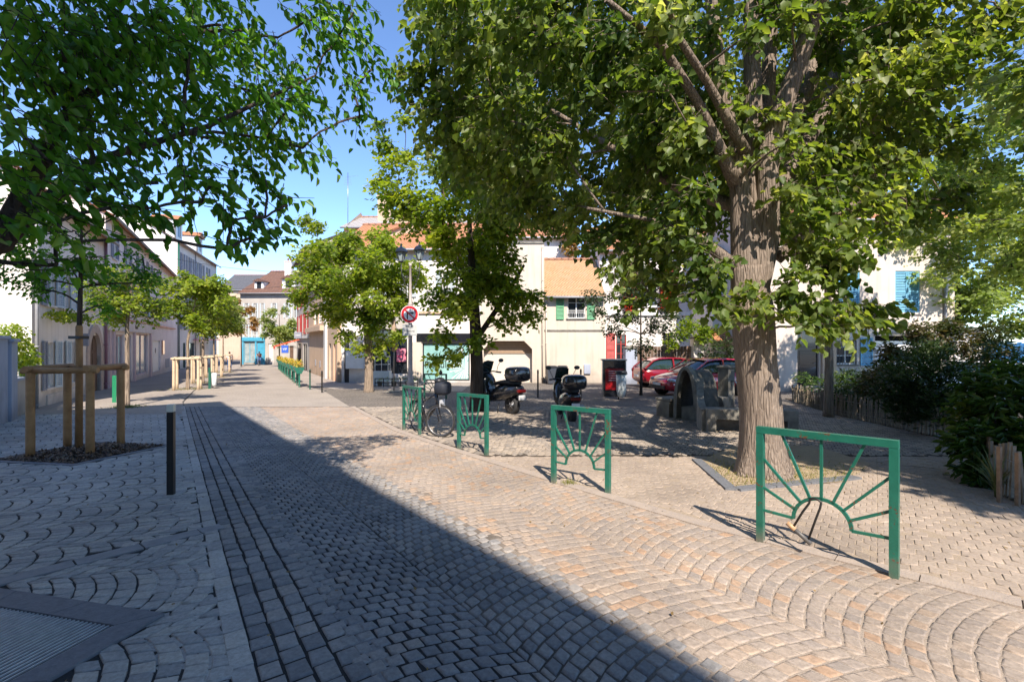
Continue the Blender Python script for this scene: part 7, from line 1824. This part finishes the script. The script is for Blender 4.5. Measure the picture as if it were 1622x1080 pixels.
        mb = MB(); c = hb + f * .12 + Vector((0, 0, .03)); u = ax * .12; mb.face([c - u - Vector((0, 0, .07)), c + u - Vector((0, 0, .07)), c + u + Vector((0, 0, .07)), c - u + Vector((0, 0, .07))]); mb.face([c - f * .004 - u - Vector((0, 0, .07)), c - f * .004 - u + Vector((0, 0, .07)), c - f * .004 + u + Vector((0, 0, .07)), c - f * .004 + u - Vector((0, 0, .07))]); mb.build('front_card', M['signwhite'], r, fix=False)
        mb = MB(); mb.tube([bb + Vector((-.1, .05, -.02)), bb + Vector((-.18, .2, -.29))], .01, 6); mb.build('kickstand', M['steel'], r)
    return r
bicycle('black bicycle with a handlebar bag parked between the third and fourth green barriers', (-2.12, 10.35), (-1.46, 9.5), R(34))

# ================================================================ PEOPLE
def skin_body(name, pts, edges, rad, m, root, sub=2):
    me = bpy.data.meshes.new(name); me.from_pydata([tuple(p) for p in pts], edges, []); me.materials.append(m)
    o = bpy.data.objects.new(name, me); C.objects.link(o); o.parent = root
    md = o.modifiers.new('skin', 'SKIN'); sv = me.skin_vertices[0].data if me.skin_vertices else None
    if sv is None:
        bm = bmesh.new(); bm.from_mesh(me); bm.verts.layers.skin.verify(); bm.to_mesh(me); bm.free(); sv = me.skin_vertices[0].data
    for v, rr in zip(sv, rad): v.radius = (rr, rr) if not isinstance(rr, tuple) else rr
    sv[0].use_root = True
    s = o.modifiers.new('sub', 'SUBSURF'); s.levels = sub; s.render_levels = sub
    dg = bpy.context.evaluated_depsgraph_get(); bpy.context.view_layer.update()
    m2 = bpy.data.meshes.new_from_object(o.evaluated_get(bpy.context.evaluated_depsgraph_get())); o.modifiers.clear(); o.data = m2
    m2.polygons.foreach_set('use_smooth', [True] * len(m2.polygons)); return o
def person(label, loc, rz, pose, top, legs):
    r = thing('person', label, 'person', loc, rz)
    J = pose; order = ['pel', 'che', 'nec', 'hea', 'shl', 'ell', 'wrl', 'hal', 'shr', 'elr', 'wrr', 'har', 'hil', 'knl', 'anl', 'tol', 'hir', 'knr', 'anr', 'tor']
    E = [('pel', 'che'), ('che', 'nec'), ('nec', 'hea'), ('che', 'shl'), ('shl', 'ell'), ('ell', 'wrl'), ('wrl', 'hal'), ('che', 'shr'), ('shr', 'elr'), ('elr', 'wrr'), ('wrr', 'har'), ('pel', 'hil'), ('hil', 'knl'), ('knl', 'anl'), ('anl', 'tol'), ('pel', 'hir'), ('hir', 'knr'), ('knr', 'anr'), ('anr', 'tor')]
    Rd = dict(pel=.13, che=.135, nec=.055, hea=.085, shl=.06, ell=.042, wrl=.028, hal=.03, shr=.06, elr=.042, wrr=.028, har=.03, hil=.085, knl=.058, anl=.038, tol=.035, hir=.085, knr=.058, anr=.038, tor=.035)
    idx = {k: i for i, k in enumerate(order)}
    skin_body('body', [J[k] for k in order], [(idx[a], idx[b]) for a, b in E], [Rd[k] for k in order], M['skin'], r)
    def sub_(keys, edges, grow, nm, m):
        ix = {k: i for i, k in enumerate(keys)}; skin_body(nm, [J[k] for k in keys], [(ix[a], ix[b]) for a, b in edges], [Rd[k] + grow for k in keys], m, r)
    J['sl2'] = Vector(J['shl']).lerp(Vector(J['ell']), .75); J['sr2'] = Vector(J['shr']).lerp(Vector(J['elr']), .75); Rd['sl2'] = Rd['sr2'] = .045
    sub_(['pel', 'che', 'shl', 'sl2', 'shr', 'sr2'], [('pel', 'che'), ('che', 'shl'), ('shl', 'sl2'), ('che', 'shr'), ('shr', 'sr2')], .018, 'shirt', top)
    sub_(['pel', 'hil', 'knl', 'anl', 'hir', 'knr', 'anr'], [('pel', 'hil'), ('hil', 'knl'), ('knl', 'anl'), ('pel', 'hir'), ('hir', 'knr'), ('knr', 'anr')], .016, 'trousers', legs)
    h = Vector(J['hea']); mb = MB(); mb.blob(h + Vector((-.015, 0, .06)), (.1, .085, .09), 14, 10); mb.build('hair', M['hair'], r)
    mb = MB(); mb.blob(h + Vector((.02, 0, .03)), (.085, .075, .11), 14, 10); mb.blob(h + Vector((.105, 0, .02)), (.02, .014, .022), 8, 6)
    for s in (-1, 1): mb.blob(h + Vector((0, s * .078, .02)), (.018, .012, .03), 8, 6)
    mb.build('face', M['skin'], r)
    for a in ('anl', 'anr'):
        p = Vector(J[a]); mb = MB(); mb.blob(p + Vector((.07, 0, -.04)), (.14, .05, .045), 12, 8); mb.build('shoe', M['blackp'], r)
    return r
V = Vector
std = dict(pel=V((0, 0, .95)), che=V((0, 0, 1.3)), nec=V((.01, 0, 1.48)), hea=V((.02, 0, 1.6)), shl=V((0, .19, 1.42)), ell=V((-.03, .25, 1.12)), wrl=V((.06, .25, .87)), hal=V((.1, .25, .79)), shr=V((0, -.19, 1.42)), elr=V((.02, -.25, 1.12)), wrr=V((.12, -.25, .9)), har=V((.17, -.25, .83)),
           hil=V((0, .09, .9)), knl=V((.08, .1, .5)), anl=V((-.02, .1, .09)), tol=V((.12, .1, .04)), hir=V((0, -.09, .9)), knr=V((0, -.1, .5)), anr=V((-.12, -.1, .1)), tor=V((.0, -.1, .04)))
x, y = -26.3, 43.5
person('distant pedestrian in a white top and blue jeans on the left pavement', at(x, y), R(120), dict(std), M['shirt'], M['jeans'])
cyc = dict(pel=V((.2, 0, .97)), che=V((.33, 0, 1.28)), nec=V((.42, 0, 1.45)), hea=V((.46, 0, 1.56)), shl=V((.38, .18, 1.4)), ell=V((.58, .26, 1.22)), wrl=V((.74, .24, 1.12)), hal=V((.8, .24, 1.09)), shr=V((.38, -.18, 1.4)), elr=V((.58, -.26, 1.22)), wrr=V((.74, -.24, 1.12)), har=V((.8, -.24, 1.09)),
           hil=V((.22, .1, .94)), knl=V((.56, .11, .72)), anl=V((.36, .13, .5)), tol=V((.48, .13, .45)), hir=V((.22, -.1, .94)), knr=V((.58, -.11, .55)), anr=V((.55, -.13, .22)), tor=V((.66, -.13, .18)))
cx, cy = hit(408, 579); hd_ = V((.35, -.94)); 
bicycle('bicycle ridden by the distant cyclist in front of the blue shop', (cx, cy + .5), (cx + .37, cy - .5), 0, False)
an = math.atan2(-1.0, .37); person('distant cyclist in a maroon top riding down the street towards the camera', at(cx, cy + .5), an, cyc, M['darkshirt'], M['jeans'])

# overhead cables
def cable(label, a, b, sag):
    a, b = Vector(a), Vector(b); mb = MB(); o = a.copy(); mb.tube([a.lerp(b, t) - V((0, 0, 4 * sag * t * (1 - t))) - o for t in np.linspace(0, 1, 14)], .012, 5)
    tag(mb.build('overhead_cable', M['black'], None, tuple(o)), label, 'cable')
cable('thin cable from the tall white left building across the street', (P3[0], P3[1] + 3, 7.5), (-17, 39, 6.5), .5)
cable('thin cable crossing high between the left shop and the right beige house', (-24, 30.5, 7.4), (-13.0, 31.5, 6.2), .4)
